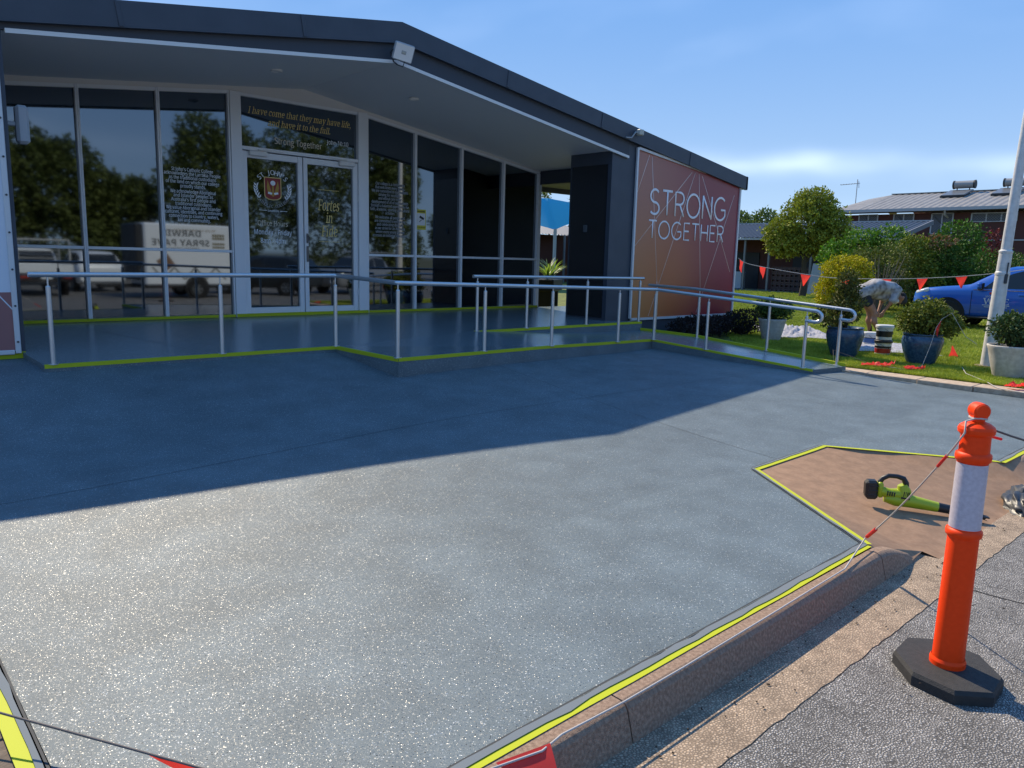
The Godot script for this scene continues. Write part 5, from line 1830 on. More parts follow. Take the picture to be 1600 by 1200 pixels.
func build_ute() -> void:
	var blue := mt("blue car paint", 0.006, 0.09, 0.42, 0.28)
	blue.clearcoat_enabled = true
	blue.clearcoat = 0.8
	blue.clearcoat_roughness = 0.05
	var t := vehicle("parked_ute", "blue dual-cab utility vehicle parked on the lawn beside the flagpole", "utility vehicle", Vector3(24.93, 0.085, -6.08), PI / 2, UTE, blue, [1.62, -1.55], 0.39,
		[[0.92, -0.28, 0.30, 0.90], [-0.36, -1.28, 0.90, 0.84]], [[[1.10, 1.25, 0.72], [0.44, 1.68, 0.62], 0.02]])
	var chrome := mt("chrome", 0.6, 0.6, 0.6, 0.15, 1.0)
	var black := mt("arch black")
	var st := begin()
	for s in [-1.0, 1.0]:
		st = begin(true)
		box(st, Vector3(2.34, 0.99, s * 0.80), Vector3(0.42, 0.15, 0.16), 0.05, Basis(Vector3(0, 0, 1), -0.30) * Basis(Vector3(0, 1, 0), s * 0.25))
		obj("headlight", st, mt("lamp lens", 0.55, 0.58, 0.58, 0.12), t)
		st = begin()
		box(st, Vector3(0.80, 1.22, s * 1.03), Vector3(0.14, 0.19, 0.20), 0.05)
		obj("wing_mirror", st, blue, t)
		st = begin()
		box(st, Vector3(0.82, 1.13, s * 0.93), Vector3(0.10, 0.05, 0.12), 0.01)
		box(st, Vector3(0.725, 1.22, s * 1.03), Vector3(0.02, 0.15, 0.16), 0.005)
		obj("mirror_stalk", st, black, t)
		for x in [-0.22, -1.18]:
			st = begin()
			box(st, Vector3(x, 1.0, s * 0.938), Vector3(0.22, 0.035, 0.03), 0.012)
			obj("door_handle", st, blue, t)
		st = begin()
		bar(st, Vector3(1.0, 1.10, s * 0.897), Vector3(-1.45, 1.115, s * 0.897), 0.012, 0.02)
		obj("window_trim", st, chrome, t)
		st = begin()
		for x in [1.02, -0.32, -1.36]:
			box(st, Vector3(x, 0.72, s * 0.925), Vector3(0.012, 0.72, 0.008))
		obj("door_gap", st, black, t)
		st = begin()
		tube(st, [Vector3(1.10, 0.36, s * 0.90), Vector3(1.0, 0.34, s * 1.0), Vector3(-1.0, 0.34, s * 1.0), Vector3(-1.1, 0.36, s * 0.90)], 0.04, 8)
		obj("side_step", st, mt("step black", 0.02, 0.02, 0.022, 0.5, 0.3), t)
	st = begin()
	box(st, Vector3(2.62, 0.80, 0), Vector3(0.06, 0.30, 1.1), 0.02)
	obj("grille", st, black, t)
	st = begin()
	box(st, Vector3(2.60, 0.46, 0), Vector3(0.10, 0.18, 1.5), 0.04)
	obj("bumper", st, mt("bumper grey", 0.03, 0.03, 0.033, 0.6), t)
	var print_m := mt("door print", 0.55, 0.58, 0.62, 0.5)
	var z := -0.936
	letters("lettering", "WC E", 0.22, Vector3(0.40, 0.80, z), print_m, t, "Droid Serif", 0.0, 1.15, 0.0, PI)
	letters("lettering", "SPORTS", 0.07, Vector3(0.55, 0.93, z), print_m, t, "Droid Sans", 0.0, 1.0, 0.0, PI)
	st = begin()
	box(st, Vector3(0.40, 0.695, z), Vector3(0.66, 0.018, 0.004))
	box(st, Vector3(0.40, 0.645, z), Vector3(0.56, 0.016, 0.004))
	lathe(st, [Vector2(0.0, 0.0), Vector2(0.05, 0.0), Vector2(0.05, 0.004), Vector2(0.0, 0.004)], 16, Transform3D(Basis(Vector3(1, 0, 0), Vector3(0, 0, -1), Vector3(0, 1, 0)), Vector3(0.42, 0.52, z)))
	obj("door_emblem", st, print_m, t)
	st = begin()
	box(st, Vector3(0.46, 1.02, -0.934), Vector3(0.24, 0.06, 0.004))
	obj("door_badge", st, mt("badge red", 0.45, 0.03, 0.05, 0.5), t)

const SUV := [[2.35, 0.45, 0.80, 0.82, 0.72, 0.6], [2.25, 0.34, 0.95, 0.98, 0.86, 0.72], [1.9, 0.30, 1.02, 1.08, 0.92, 0.78], [1.25, 0.30, 1.06, 1.16, 0.93, 0.78], [1.05, 0.30, 1.07, 1.20, 0.93, 0.76], [0.45, 0.30, 1.08, 1.62, 0.93, 0.68], [0.1, 0.30, 1.08, 1.70, 0.93, 0.67], [-1.4, 0.30, 1.09, 1.68, 0.93, 0.67], [-1.9, 0.32, 1.10, 1.60, 0.92, 0.66], [-2.25, 0.36, 1.10, 1.22, 0.91, 0.70], [-2.35, 0.45, 0.95, 1.0, 0.88, 0.7]]

func build_carpark() -> void:
	var white := mt("white car paint", 0.78, 0.82, 0.86, 0.3)
	var black := mt("arch black", 0.008, 0.008, 0.009, 0.8)
	var steel := mt("gal steel", 0.45, 0.46, 0.46, 0.45, 0.5)
	# white enclosed trailer with the contractor's lettering
	var t := thing("work_trailer", "white boxy work trailer with contractor's lettering across the lane", "trailer", Vector3(11.1, -0.12, 5.9))
	var st := begin()
	box(st, Vector3(0, 1.66, 0), Vector3(3.3, 2.35, 1.9), 0.06)
	obj("body", st, white, t)
	st = begin()
	box(st, Vector3(-1.80, 1.75, 0), Vector3(0.30, 2.1, 1.7), 0.05)
	obj("nose", st, mt("dark nose", 0.02, 0.022, 0.025, 0.5), t)
	st = begin()
	box(st, Vector3(0, 0.44, 0), Vector3(3.5, 0.12, 1.7), 0.02)
	bar(st, Vector3(-1.7, 0.44, -0.5), Vector3(-3.0, 0.44, 0), 0.08, 0.10)
	bar(st, Vector3(-1.7, 0.44, 0.5), Vector3(-3.0, 0.44, 0), 0.08, 0.10)
	obj("chassis", st, black, t)
	st = begin()
	lathe(st, [Vector2(0.36, 0.0), Vector2(0.47, 0.0), Vector2(0.47, 0.03), Vector2(0.0, 0.03)], 28, Transform3D(Basis(Vector3(1, 0, 0), Vector3(0, 0, -1), Vector3(0, 1, 0)), Vector3(0.25, 0.40, -0.94)))
	obj("wheel_arch", st, black, t)
	for s in [-1.0, 1.0]:
		wheel(t, 0.25, s * 0.90, 0.34, s)
	var ink := mt("grey print", 0.05, 0.055, 0.06, 0.5)
	letters("lettering", "DARWIN\nSPRAY PAVE", 0.34, Vector3(-0.30, 2.30, -0.955), ink, t, "Droid Sans", 0.0, 1.15, -0.12, PI, 0.0, 0.004, 700)
	letters("lettering", "DRIVEWAY SPECIALISTS", 0.13, Vector3(-0.30, 1.90, -0.955), ink, t, "Droid Sans", 0.0, 1.0, 0.0, PI)
	letters("lettering", "We pay our respects to you", 0.13, Vector3(0.25, 2.62, -0.955), mt("tan print", 0.30, 0.22, 0.12, 0.5), t, "Droid Sans", 0.0, 1.0, 0.0, PI)
	st = begin()
	var rr := RandomNumberGenerator.new()
	rr.seed = 4
	for i in 5:
		for k in 4:
			if k < 2:
				box(st, Vector3(0.95 + i * 0.10, 2.38 + k * 0.12 - 0.06, -0.952), Vector3(0.085, 0.10, 0.004), 0.0, Basis(Vector3(0, 0, 1), rr.randf_range(-0.1, 0.1)))
			else:
				box(st, Vector3(0.95 + i * 0.10, 1.98 + (k - 2) * 0.13, -0.952), Vector3(0.085, 0.09, 0.004), 0.0, Basis(Vector3(0, 0, 1), rr.randf_range(-0.5, 0.5)))
	obj("paving_emblem", st, mt("olive print", 0.18, 0.15, 0.07, 0.5), t)
	st = begin()
	for i in 7:
		box(st, Vector3(-1.2 + i * 0.4, 0.95, -0.952 - 0.0004 * i), Vector3(0.07, 0.62, 0.004), 0.0, Basis(Vector3(0, 0, 1), 0.7 if i % 2 == 0 else -0.7))
	obj("crazed_print", st, mt("grey pattern", 0.22, 0.22, 0.20, 0.5), t)
	st = begin()
	box(st, Vector3(-0.9, 1.35, -0.952), Vector3(0.5, 0.5, 0.004), 0.0, Basis(Vector3(0, 0, 1), 0.6))
	obj("brown_print", st, mt("brown print", 0.20, 0.11, 0.06, 0.5), t)
	# white tray utility, its tail to the building
	var u := vehicle("tray_ute", "white utility with a steel rack and flat tray, tail towards the office", "utility vehicle", Vector3(6.6, -0.12, 9.8), -PI / 2, [[2.55, 0.45, 0.85, 0.88, 0.72, 0.62], [2.4, 0.36, 1.0, 1.04, 0.88, 0.74], [1.6, 0.34, 1.08, 1.16, 0.92, 0.8], [1.1, 0.34, 1.1, 1.22, 0.92, 0.77], [0.5, 0.34, 1.12, 1.70, 0.92, 0.68], [-0.2, 0.34, 1.12, 1.78, 0.92, 0.68], [-0.75, 0.34, 1.12, 1.74, 0.92, 0.68], [-0.85, 0.40, 1.1, 1.3, 0.91, 0.72]], white, [1.6, -1.5], 0.37, [[0.9, -0.65, 0.3, 0.88]], [[[1.08, 1.22, 0.72], [0.52, 1.69, 0.62], 0.02], [[-0.86, 1.25, 0.70], [-0.78, 1.66, 0.62], -0.03]])
	st = begin()
	box(st, Vector3(-1.85, 0.92, 0), Vector3(1.85, 0.10, 1.86), 0.01)
	for s in [-1.0, 1.0]:
		box(st, Vector3(-1.85, 1.08, s * 0.91), Vector3(1.85, 0.24, 0.03), 0.005)
	box(st, Vector3(-2.76, 1.08, 0), Vector3(0.03, 0.24, 1.84), 0.005)
	obj("tray", st, white, u)
	st = begin()
	for s in [-1.0, 1.0]:
		tube(st, [Vector3(-2.6, 0.97, s * 0.85), Vector3(-2.6, 2.1, s * 0.85), Vector3(0.4, 2.1, s * 0.75)], 0.03, 8)
		tube(st, [Vector3(-1.0, 0.97, s * 0.85), Vector3(-1.0, 2.1, s * 0.83)], 0.03, 8)
	for x in [-2.6, -1.6, -1.0, 0.3]:
		tube(st, [Vector3(x, 2.1, -0.83), Vector3(x, 2.1, 0.83)], 0.025, 8)
	for y in [1.25, 1.4, 1.55, 1.7]:
		tube(st, [Vector3(-1.0, y, -0.8), Vector3(-1.0, y, 0.8)], 0.014, 6)
	obj("rack", st, steel, u)
	st = begin()
	box(st, Vector3(-2.70, 0.60, 0), Vector3(0.06, 0.12, 1.6), 0.01)
	obj("rear_bar", st, black, u)
	for s in [-1.0, 1.0]:
		st = begin()
		box(st, Vector3(-2.75, 0.72, s * 0.70), Vector3(0.04, 0.10, 0.30), 0.01)
		obj("tail_light", st, mt("tail lamp", 0.35, 0.03, 0.02, 0.3), u)
	st = begin()
	box(st, Vector3(-2.75, 0.70, 0.0), Vector3(0.02, 0.11, 0.36))
	obj("plate", st, white, u)
	# parked behind and beside
	var suvw := [[0.9, -0.32, 0.3, 0.90], [-0.40, -1.30, 0.90, 0.88], [-1.36, -1.95, 0.86, 0.62]]
	var suvs := [[[1.04, 1.20, 0.72], [0.47, 1.61, 0.62], 0.02], [[-2.26, 1.2, 0.66], [-1.93, 1.58, 0.60], -0.03]]
	vehicle("parked_wagon", "white station wagon parked between the tray utility and the trailer", "car", Vector3(9.3, -0.12, 12.4), -PI / 2, SUV, white, [1.45, -1.4], 0.35, suvw, suvs)
	var dark := mt("dark car paint", 0.02, 0.025, 0.028, 0.25)
	dark.clearcoat_enabled = true
	dark.clearcoat = 0.7
	vehicle("parked_wagon", "dark grey station wagon parked right of the trailer", "car", Vector3(15.2, -0.12, 7.2), -PI * 0.72, SUV, dark, [1.45, -1.4], 0.35, suvw, suvs)
	var silver := mt("silver car paint", 0.36, 0.37, 0.38, 0.3, 0.5)
	var s2 := vehicle("parked_ute", "pale dual-cab utility with a ladder rack, parked opposite the glass door", "utility vehicle", Vector3(20.2, -0.12, 7.6), PI * 0.86, UTE, silver, [1.62, -1.55], 0.39, [[0.92, -0.28, 0.30, 0.90], [-0.36, -1.28, 0.90, 0.84]], [[[1.10, 1.25, 0.72], [0.44, 1.68, 0.62], 0.02]])
	st = begin()
	for s in [-1.0, 1.0]:
		tube(st, [Vector3(-2.5, 1.15, s * 0.8), Vector3(-2.4, 1.95, s * 0.75), Vector3(0.3, 1.98, s * 0.7)], 0.03, 8)
	for x in [-2.4, -1.4, 0.2]:
		tube(st, [Vector3(x, 1.96, -0.75), Vector3(x, 1.96, 0.75)], 0.025, 8)
	obj("rack", st, steel, s2)
	vehicle("parked_wagon", "blue-black wagon parked at the far right of the lane", "car", Vector3(29.0, -0.12, 8.5), PI * 0.5, SUV, dark, [1.45, -1.4], 0.35, suvw, suvs)

# ---------------------------------------------------------------- things on the lawn
func build_yard_things() -> void:
	var f := thing("flagpole", "tall white painted flagpole standing in the lawn, leaning slightly", "flagpole", Vector3(14.80, 0.085, -4.0))
	f.rotation = Vector3(0.022, 0, -0.028)
	var st := begin()
	var wp := mottled("pole paint", lin(0.52, 0.51, 0.48), lin(0.68, 0.67, 0.64), 0.5, 0.9, 0.015, 0.02, 97)
	lathe(st, [Vector2(0.0, 0.0), Vector2(0.115, 0.0), Vector2(0.105, 1.55), Vector2(0.112, 1.56), Vector2(0.112, 1.60), Vector2(0.10, 1.62), Vector2(0.097, 1.92), Vector2(0.104, 1.93), Vector2(0.104, 1.96), Vector2(0.082, 1.98), Vector2(0.05, 7.6), Vector2(0.0, 7.6)], 24)
	obj("pole", st, wp, f)
	st = begin()
	lathe(st, [Vector2(0.0, 0.0), Vector2(0.20, 0.0), Vector2(0.20, 0.02), Vector2(0.0, 0.02)], 20)
	obj("base_plate", st, mt("rusty plate", 0.22, 0.16, 0.10, 0.8), f)
	st = begin()
	box(st, Vector3(-0.085, 1.50, 0.085), Vector3(0.03, 0.16, 0.05), 0.01)
	box(st, Vector3(-0.075, 1.62, 0.085), Vector3(0.015, 0.30, 0.02), 0.004)
	obj("cleat", st, mt("dark steel"), f)
	st = begin()
	lathe(st, [Vector2(0.0, -0.07), Vector2(0.05, -0.05), Vector2(0.07, 0.0), Vector2(0.05, 0.05), Vector2(0.0, 0.07)], 14, Transform3D(Basis(), Vector3(0, 7.66, 0)), false)
	obj("finial", st, wp, f)
	var sp := thing("marker_post", "short thin white post at the right edge behind the white pot", "post", Vector3(16.55, 0.085, -3.93))
	st = begin()
	lathe(st, [Vector2(0.0, 0.0), Vector2(0.035, 0.0), Vector2(0.035, 0.9), Vector2(0.0, 0.92)], 12)
	obj("post", st, wp, sp)
	# paint pails
	var pails := [
		["red-footed paint pail on the grass, lowest of the stack between the blue pots", Vector3(14.98, 0.09, -5.83), 0.0, 1],
		["white and black banded paint pail standing on the red-footed pail", Vector3(14.98, 0.375, -5.83), 0.4, 0],
		["paint pail with blue band on the drop sheet behind the stacked pails", Vector3(16.45, 0.10, -6.68), 0.2, 2],
	]
	var white := mt("pail white", 0.62, 0.62, 0.60, 0.4)
	var bands := [mt("pail black", 0.015, 0.015, 0.017, 0.4), mt("pail red", 0.42, 0.03, 0.025, 0.4), mt("pail blue", 0.04, 0.12, 0.32, 0.4), mt("pail grey", 0.25, 0.26, 0.27, 0.4)]
	for p in pails:
		var b := thing("paint_pail", p[0], "pail", p[1], p[2], "paint pails on the lawn")
		st = begin()
		lathe(st, [Vector2(0.0, 0.0), Vector2(0.135, 0.0), Vector2(0.15, 0.235)], 28)
		obj("body", st, white, b)
		st = begin()
		lathe(st, [Vector2(0.1375, 0.03), Vector2(0.1455, 0.12)] if p[3] == 1 else [Vector2(0.140, 0.055), Vector2(0.1475, 0.15)], 28)
		obj("label_band", st, bands[p[3]], b)
		st = begin()
		lathe(st, [Vector2(0.143, 0.125), Vector2(0.1478, 0.165)], 28)
		obj("label_band", st, bands[0], b)
		st = begin()
		lathe(st, [Vector2(0.148, 0.225), Vector2(0.163, 0.225), Vector2(0.163, 0.262), Vector2(0.155, 0.275), Vector2(0.0, 0.268)], 28)
		obj("lid", st, white if p[3] != 1 else bands[0], b)
		st = begin()
		var hp := []
		for i in 11:
			var a := PI * i / 10.0
			hp.append(Vector3(cos(a) * 0.162, 0.21 - sin(a) * 0.10, sin(a) * 0.155))
		tube(st, hp, 0.003, 5)
		obj("handle", st, mt("dark steel"), b)
	# drop sheet rucked up on the grass
	for dsh in [[Vector3(17.8, 0.1, -9.15), Vector2(1.6, 0.75), 0.62, 0.16, "crumpled grey drop sheet heaped on the grass behind the left blue pot", 3], [Vector3(16.2, 0.1, -6.35), Vector2(1.1, 0.85), 0.5, 0.04, "flat grey drop sheet on the grass under the paint pails", 9]]:
		st = begin(true)
		var n := 34
		var g := []
		for i in n + 1:
			var row := []
			for k in n + 1:
				var u := i / float(n) * 2 - 1
				var v := k / float(n) * 2 - 1
				var e := 1.0 + 0.16 * noise.get_noise_2d(atan2(v, u) * 1.5 + dsh[5], 3.0)
				var q := Vector2(u * dsh[1].x * e, v * dsh[1].y * e).rotated(-dsh[2])
				var ridge := absf(noise.get_noise_2d(u * 2.6 + dsh[5], v * 2.2 + dsh[5] * 2.0)) * 1.5 + 0.4 * absf(noise.get_noise_2d(u * 4.0, v * 5.0 + dsh[5]))
				var fall := clampf(1.0 - maxf(absf(u), absf(v)), 0, 0.4) / 0.4
				row.append(Vector3(q.x, 0.012 + dsh[3] * ridge * fall, q.y))
			g.append(row)
		for i in n:
			for k in n:
				quad_out(st, g[i][k], g[i + 1][k], g[i + 1][k + 1], g[i][k + 1], Vector3(g[i][k].x, -5, g[i][k].z))
		var o := obj("drop_sheet", st, mottled("drop cloth", lin(0.24, 0.24, 0.27), lin(0.42, 0.42, 0.46), 0.9, 0.8, 0.02, 0.0, 98))
		o.position = dsh[0]
		tag(o, dsh[4], "drop sheet")
	# black plastic bag by the ramp
	st = begin(true)
	var gg := []
	for i in 13:
		var row := []
		for k in 33:
			var a := TAU * (k % 32) / 32.0
			var e := PI * 0.5 * i / 12.0
			var d := Vector3(cos(a) * cos(e), sin(e), sin(a) * cos(e))
			var q := 1.0 + 0.45 * noise.get_noise_3dv(d * 3.2) + 0.25 * absf(noise.get_noise_3dv(d * 9.0)) 
			row.append(Vector3(d.x * 0.34 * q, maxf(d.y, 0.0) * 0.12 * q, d.z * 0.15 * q))
		gg.append(row)
	for i in 12:
		for k in 32:
			quad_out(st, gg[i][k], gg[i][k + 1], gg[i + 1][k + 1], gg[i + 1][k], Vector3(0, -0.05, 0))
	var bag := obj("rubbish_bag", st, mt("black plastic", 0.035, 0.036, 0.038, 0.42))
	bag.position = Vector3(7.05, -0.15, -1.52)
	bag.rotation.y = 0.25
	tag(bag, "crumpled black plastic bag lying at the foot of the kerb ramp", "plastic bag")

# ---------------------------------------------------------------- the bent man
func surface_nets(prims: Array, cell: float, k: float) -> ArrayMesh:   # prims: [a, b, ra, rb]
	var lo := Vector3.ONE * 1e9
	var hi := -lo
	for p in prims:
		var r: float = maxf(p[2], p[3]) + cell * 3
		for q in [p[0], p[1]]:
			lo = lo.min(q - Vector3.ONE * r)
			hi = hi.max(q + Vector3.ONE * r)
	var nx := int((hi.x - lo.x) / cell) + 2
	var ny := int((hi.y - lo.y) / cell) + 2
	var nz := int((hi.z - lo.z) / cell) + 2
	var F := PackedFloat32Array()
	F.resize(nx * ny * nz)
	F.fill(1.0)
	for p in prims:
		var a: Vector3 = p[0]
		var b: Vector3 = p[1]
		var ra: float = p[2]
		var rb: float = p[3]
		var reach := maxf(ra, rb) + k + cell * 2
		var l0 := ((a.min(b) - Vector3.ONE * reach - lo) / cell)
		var h0 := ((a.max(b) + Vector3.ONE * reach - lo) / cell)
		var ab := b - a
		var len2 := maxf(ab.length_squared(), 1e-9)
		for z in range(maxi(0, int(l0.z)), mini(nz, int(h0.z) + 1)):
			for y in range(maxi(0, int(l0.y)), mini(ny, int(h0.y) + 1)):
				for x in range(maxi(0, int(l0.x)), mini(nx, int(h0.x) + 1)):
					var q := lo + Vector3(x, y, z) * cell - a
					var t := clampf(q.dot(ab) / len2, 0, 1)
					var d := (q - ab * t).length() - lerpf(ra, rb, t)
					var i := x + nx * (y + ny * z)
					var f := F[i]
					var h := maxf(k - absf(d - f), 0.0) / k
					F[i] = minf(d, f) - h * h * k * 0.25
	var ids := PackedInt32Array()
	ids.resize(nx * ny * nz)
	ids.fill(-1)
	var V := PackedVector3Array()
	var I := PackedInt32Array()
	var offs := [0, 1, nx, nx + 1, nx * ny, nx * ny + 1, nx * ny + nx, nx * ny + nx + 1]
	var crn := [Vector3(0, 0, 0), Vector3(1, 0, 0), Vector3(0, 1, 0), Vector3(1, 1, 0), Vector3(0, 0, 1), Vector3(1, 0, 1), Vector3(0, 1, 1), Vector3(1, 1, 1)]
	var edges := [[0, 1], [2, 3], [4, 5], [6, 7], [0, 2], [1, 3], [4, 6], [5, 7], [0, 4], [1, 5], [2, 6], [3, 7]]
	for z in nz - 1:
		for y in ny - 1:
			for x in nx - 1:
				var i := x + nx * (y + ny * z)
				var f0 := F[i]
				if absf(f0) > cell * 3.0:
					continue
				var inside := 0
				for c in 8:
					if F[i + offs[c]] < 0.0:
						inside += 1
				if inside == 0 or inside == 8:
					continue
				var s := Vector3.ZERO
				var n := 0
				for e in edges:
					var u := F[i + offs[e[0]]]
					var v := F[i + offs[e[1]]]
					if (u < 0.0) != (v < 0.0):
						s += (crn[e[0]] as Vector3).lerp(crn[e[1]], u / (u - v))
						n += 1
				ids[i] = V.size()
				V.append(lo + (Vector3(x, y, z) + s / n) * cell)
	for z in range(1, nz - 1):
		for y in range(1, ny - 1):
			for x in range(1, nx - 1):
				var i := x + nx * (y + ny * z)
				if ids[i] < 0 and absf(F[i]) > cell * 3.0:
					continue
				var s0 := F[i] < 0.0
				for ax in 3:
					var st: int = [1, nx, nx * ny][ax]
					if (F[i + st] < 0.0) == s0:
						continue
					var u: int = [nx, nx * ny, 1][ax]
					var v: int = [nx * ny, 1, nx][ax]
					var q := [ids[i], ids[i - u], ids[i - u - v], ids[i - v]]
					if q[0] < 0 or q[1] < 0 or q[2] < 0 or q[3] < 0:
						continue
					if s0:
						I.append_array(PackedInt32Array([q[0], q[2], q[1], q[0], q[3], q[2]]))
					else:
						I.append_array(PackedInt32Array([q[0], q[1], q[2], q[0], q[2], q[3]]))
	var st2 := SurfaceTool.new()
	st2.begin(Mesh.PRIMITIVE_TRIANGLES)
	st2.set_smooth_group(0)
	for v in V:
		st2.add_vertex(v)
	for i in I:
		st2.add_index(i)
	st2.generate_normals()
	return st2.commit()

func build_person() -> void:
	# local axes: x to where he faces, y up, z to his right
	var t := thing("person", "man bent double over paint pails, wearing a pale patterned shirt, dark shorts and cap", "person", Vector3(18.48, 0.085, -7.37), -atan2(0.676, 0.737))
	var skin := mt("skin", 0.34, 0.17, 0.11, 0.55)
	var P := []
	var hipL := Vector3(-0.40, 0.98, -0.10)
	var hipR := Vector3(-0.40, 0.98, 0.10)
	var pel := Vector3(-0.42, 1.05, 0)
	var mid := Vector3(-0.14, 1.22, 0)
	var che := Vector3(0.16, 1.20, 0)
	var nek := Vector3(0.37, 1.10, 0)
	var hed := Vector3(0.47, 0.96, 0)
	P.append([pel + Vector3(0, 0, -0.07), pel + Vector3(0, 0, 0.07), 0.14, 0.14])
	P.append([pel, mid, 0.135, 0.13])
	P.append([mid + Vector3(0, 0, -0.05), che + Vector3(0, 0, -0.06), 0.12, 0.125])
	P.append([mid + Vector3(0, 0, 0.05), che + Vector3(0, 0, 0.06), 0.12, 0.125])
	P.append([Vector3(0.30, 1.14, -0.17), Vector3(0.30, 1.14, 0.17), 0.07, 0.07])
	P.append([che + Vector3(0.1, 0, 0), nek, 0.10, 0.06])
	P.append([nek, hed, 0.058, 0.06])
	P.append([hed + Vector3(0.02, 0.0, 0), hed + Vector3(0.05, -0.06, 0), 0.092, 0.075])
	P.append([hed + Vector3(-0.02, -0.05, 0), hed + Vector3(0.0, -0.11, 0), 0.06, 0.045])   # jaw, the face looks back and down
	P.append([hed + Vector3(-0.075, -0.05, 0), hed + Vector3(-0.09, -0.065, 0), 0.016, 0.012])   # nose
	for s in [-1.0, 1.0]:
		P.append([hed + Vector3(0.01, -0.03, s * 0.092), hed + Vector3(0.02, 0.0, s * 0.096), 0.014, 0.018])
		# legs
		var hip: Vector3 = hipL if s < 0 else hipR
		var knee := Vector3(-0.15, 0.55, s * 0.13)
		var ank := Vector3(-0.04 + s * 0.05, 0.09, s * 0.14)
		P.append([hip, knee + Vector3(0, 0.04, 0), 0.095, 0.062])
		P.append([knee, knee + Vector3(0.0, -0.16, 0), 0.058, 0.060])
		P.append([knee + Vector3(-0.01, -0.14, 0), ank, 0.058, 0.038])
		P.append([ank + Vector3(-0.03, -0.05, 0), ank + Vector3(0.15, -0.06, s * 0.02), 0.035, 0.03])
		# arms hang to the pail
		var sh := Vector3(0.31, 1.13, s * 0.185)
		var elb := Vector3(0.16, 0.86, s * 0.23)
		var wri := Vector3(0.05, 0.62, s * 0.13)
		P.append([sh, elb, 0.056, 0.043])
		P.append([elb, wri, 0.043, 0.028])
	var body := shape("body", surface_nets(P, 0.0125, 0.05), skin, t)
	# hands: palm, four fingers and a thumb each
	var H := []
	for s in [-1.0, 1.0]:
		var w := Vector3(0.05, 0.62, s * 0.13)
		var d := Vector3(-0.28, -0.93, -s * 0.22).normalized()
		var side := Vector3(0.95, -0.28, 0).normalized()
		H.append([w, w + d * 0.03, 0.026, 0.024])
		for k in 4:
			var o := side * (k - 1.5) * 0.021
			H.append([w + d * 0.03 + o * 0.6, w + d * 0.09 + o, 0.017, 0.012])
			var len: float = [0.062, 0.072, 0.068, 0.052][k]
			var b := w + d * 0.09 + o
			var c := b + (d + Vector3(0, 0, -s * 0.35)).normalized() * len * 0.55
			H.append([b, c, 0.0098, 0.0088])
			H.append([c, c + (d + Vector3(0, 0, -s * 0.9)).normalized() * len * 0.5, 0.0088, 0.0075])
		var th := w + d * 0.035 - side * 0.026
		H.append([th, th + (d - side * 0.8).normalized() * 0.035, 0.013, 0.0105])
		H.append([th + (d - side * 0.8).normalized() * 0.035, th + (d - side * 0.8).normalized() * 0.035 + d * 0.03, 0.0105, 0.009])
	shape("hands", surface_nets(H, 0.0045, 0.012), skin, body)
	# shirt
	var S := []
	S.append([Vector3(-0.46, 1.05, -0.08), Vector3(-0.46, 1.05, 0.08), 0.165, 0.165])
	S.append([Vector3(-0.44, 1.06, -0.07), Vector3(-0.12, 1.20, -0.08), 0.165, 0.165])
	S.append([Vector3(-0.44, 1.06, 0.07), Vector3(-0.12, 1.20, 0.08), 0.165, 0.165])
	S.append([Vector3(-0.12, 1.20, -0.08), Vector3(0.20, 1.17, -0.09), 0.165, 0.15])
	S.append([Vector3(-0.12, 1.20, 0.08), Vector3(0.20, 1.17, 0.09), 0.165, 0.15])
	S.append([Vector3(-0.22, 1.06, 0.0), Vector3(0.12, 0.98, 0.0), 0.13, 0.12])
	S.append([Vector3(0.29, 1.13, -0.17), Vector3(0.29, 1.13, 0.17), 0.092, 0.092])
	S.append([Vector3(0.20, 1.14, 0), Vector3(0.36, 1.09, 0), 0.11, 0.082])
	for s in [-1.0, 1.0]:
		S.append([Vector3(0.31, 1.13, s * 0.185), Vector3(0.19, 0.90, s * 0.225), 0.078, 0.088])
	var sm := mt("shirt", 1, 1, 1, 0.9)
	sm.albedo_color = Color.WHITE
	sm.albedo_texture = noise_tex(0.012, FastNoiseLite.TYPE_SIMPLEX, lin(0.08, 0.07, 0.06), lin(0.50, 0.49, 0.49), 256, 6, 2, lin(0.34, 0.33, 0.335))
	sm.uv1_triplanar = true
	sm.uv1_scale = Vector3.ONE * 1.6
	sm.heightmap_enabled = true
	sm.heightmap_texture = noise_tex(0.02, FastNoiseLite.TYPE_SIMPLEX_SMOOTH, Color.BLACK, Color.WHITE, 256, 8, 3)
	sm.heightmap_scale = 1.0
	shape("shirt", surface_nets(S, 0.016, 0.06), sm, body)
	# shorts
	var K := []
	K.append([Vector3(-0.43, 1.01, -0.08), Vector3(-0.43, 1.01, 0.08), 0.158, 0.158])
	for s in [-1.0, 1.0]:
		K.append([Vector3(-0.41, 0.98, s * 0.10), Vector3(-0.325, 0.83, s * 0.115), 0.116, 0.106])
	shape("shorts", surface_nets(K, 0.016, 0.05), mt("navy shorts", 0.018, 0.022, 0.035, 0.85), body)
	# socks and boots
	var B := []
	var B2 := []
	for s in [-1.0, 1.0]:
		var ank := Vector3(-0.04 + s * 0.05, 0.09, s * 0.14)
		B.append([ank + Vector3(-0.02, 0.16, 0), ank, 0.048, 0.048])
		B2.append([ank + Vector3(-0.04, -0.03, 0), ank + Vector3(0.17, -0.045, s * 0.02), 0.052, 0.046])
		B2.append([ank + Vector3(-0.02, 0.02, 0), ank + Vector3(-0.02, -0.02, 0), 0.055, 0.055])
	shape("socks", surface_nets(B, 0.012, 0.02), mt("dark sock", 0.012, 0.013, 0.018, 0.9), body)
	shape("boots", surface_nets(B2, 0.012, 0.03), mt("dark boot", 0.02, 0.018, 0.017, 0.6), body)
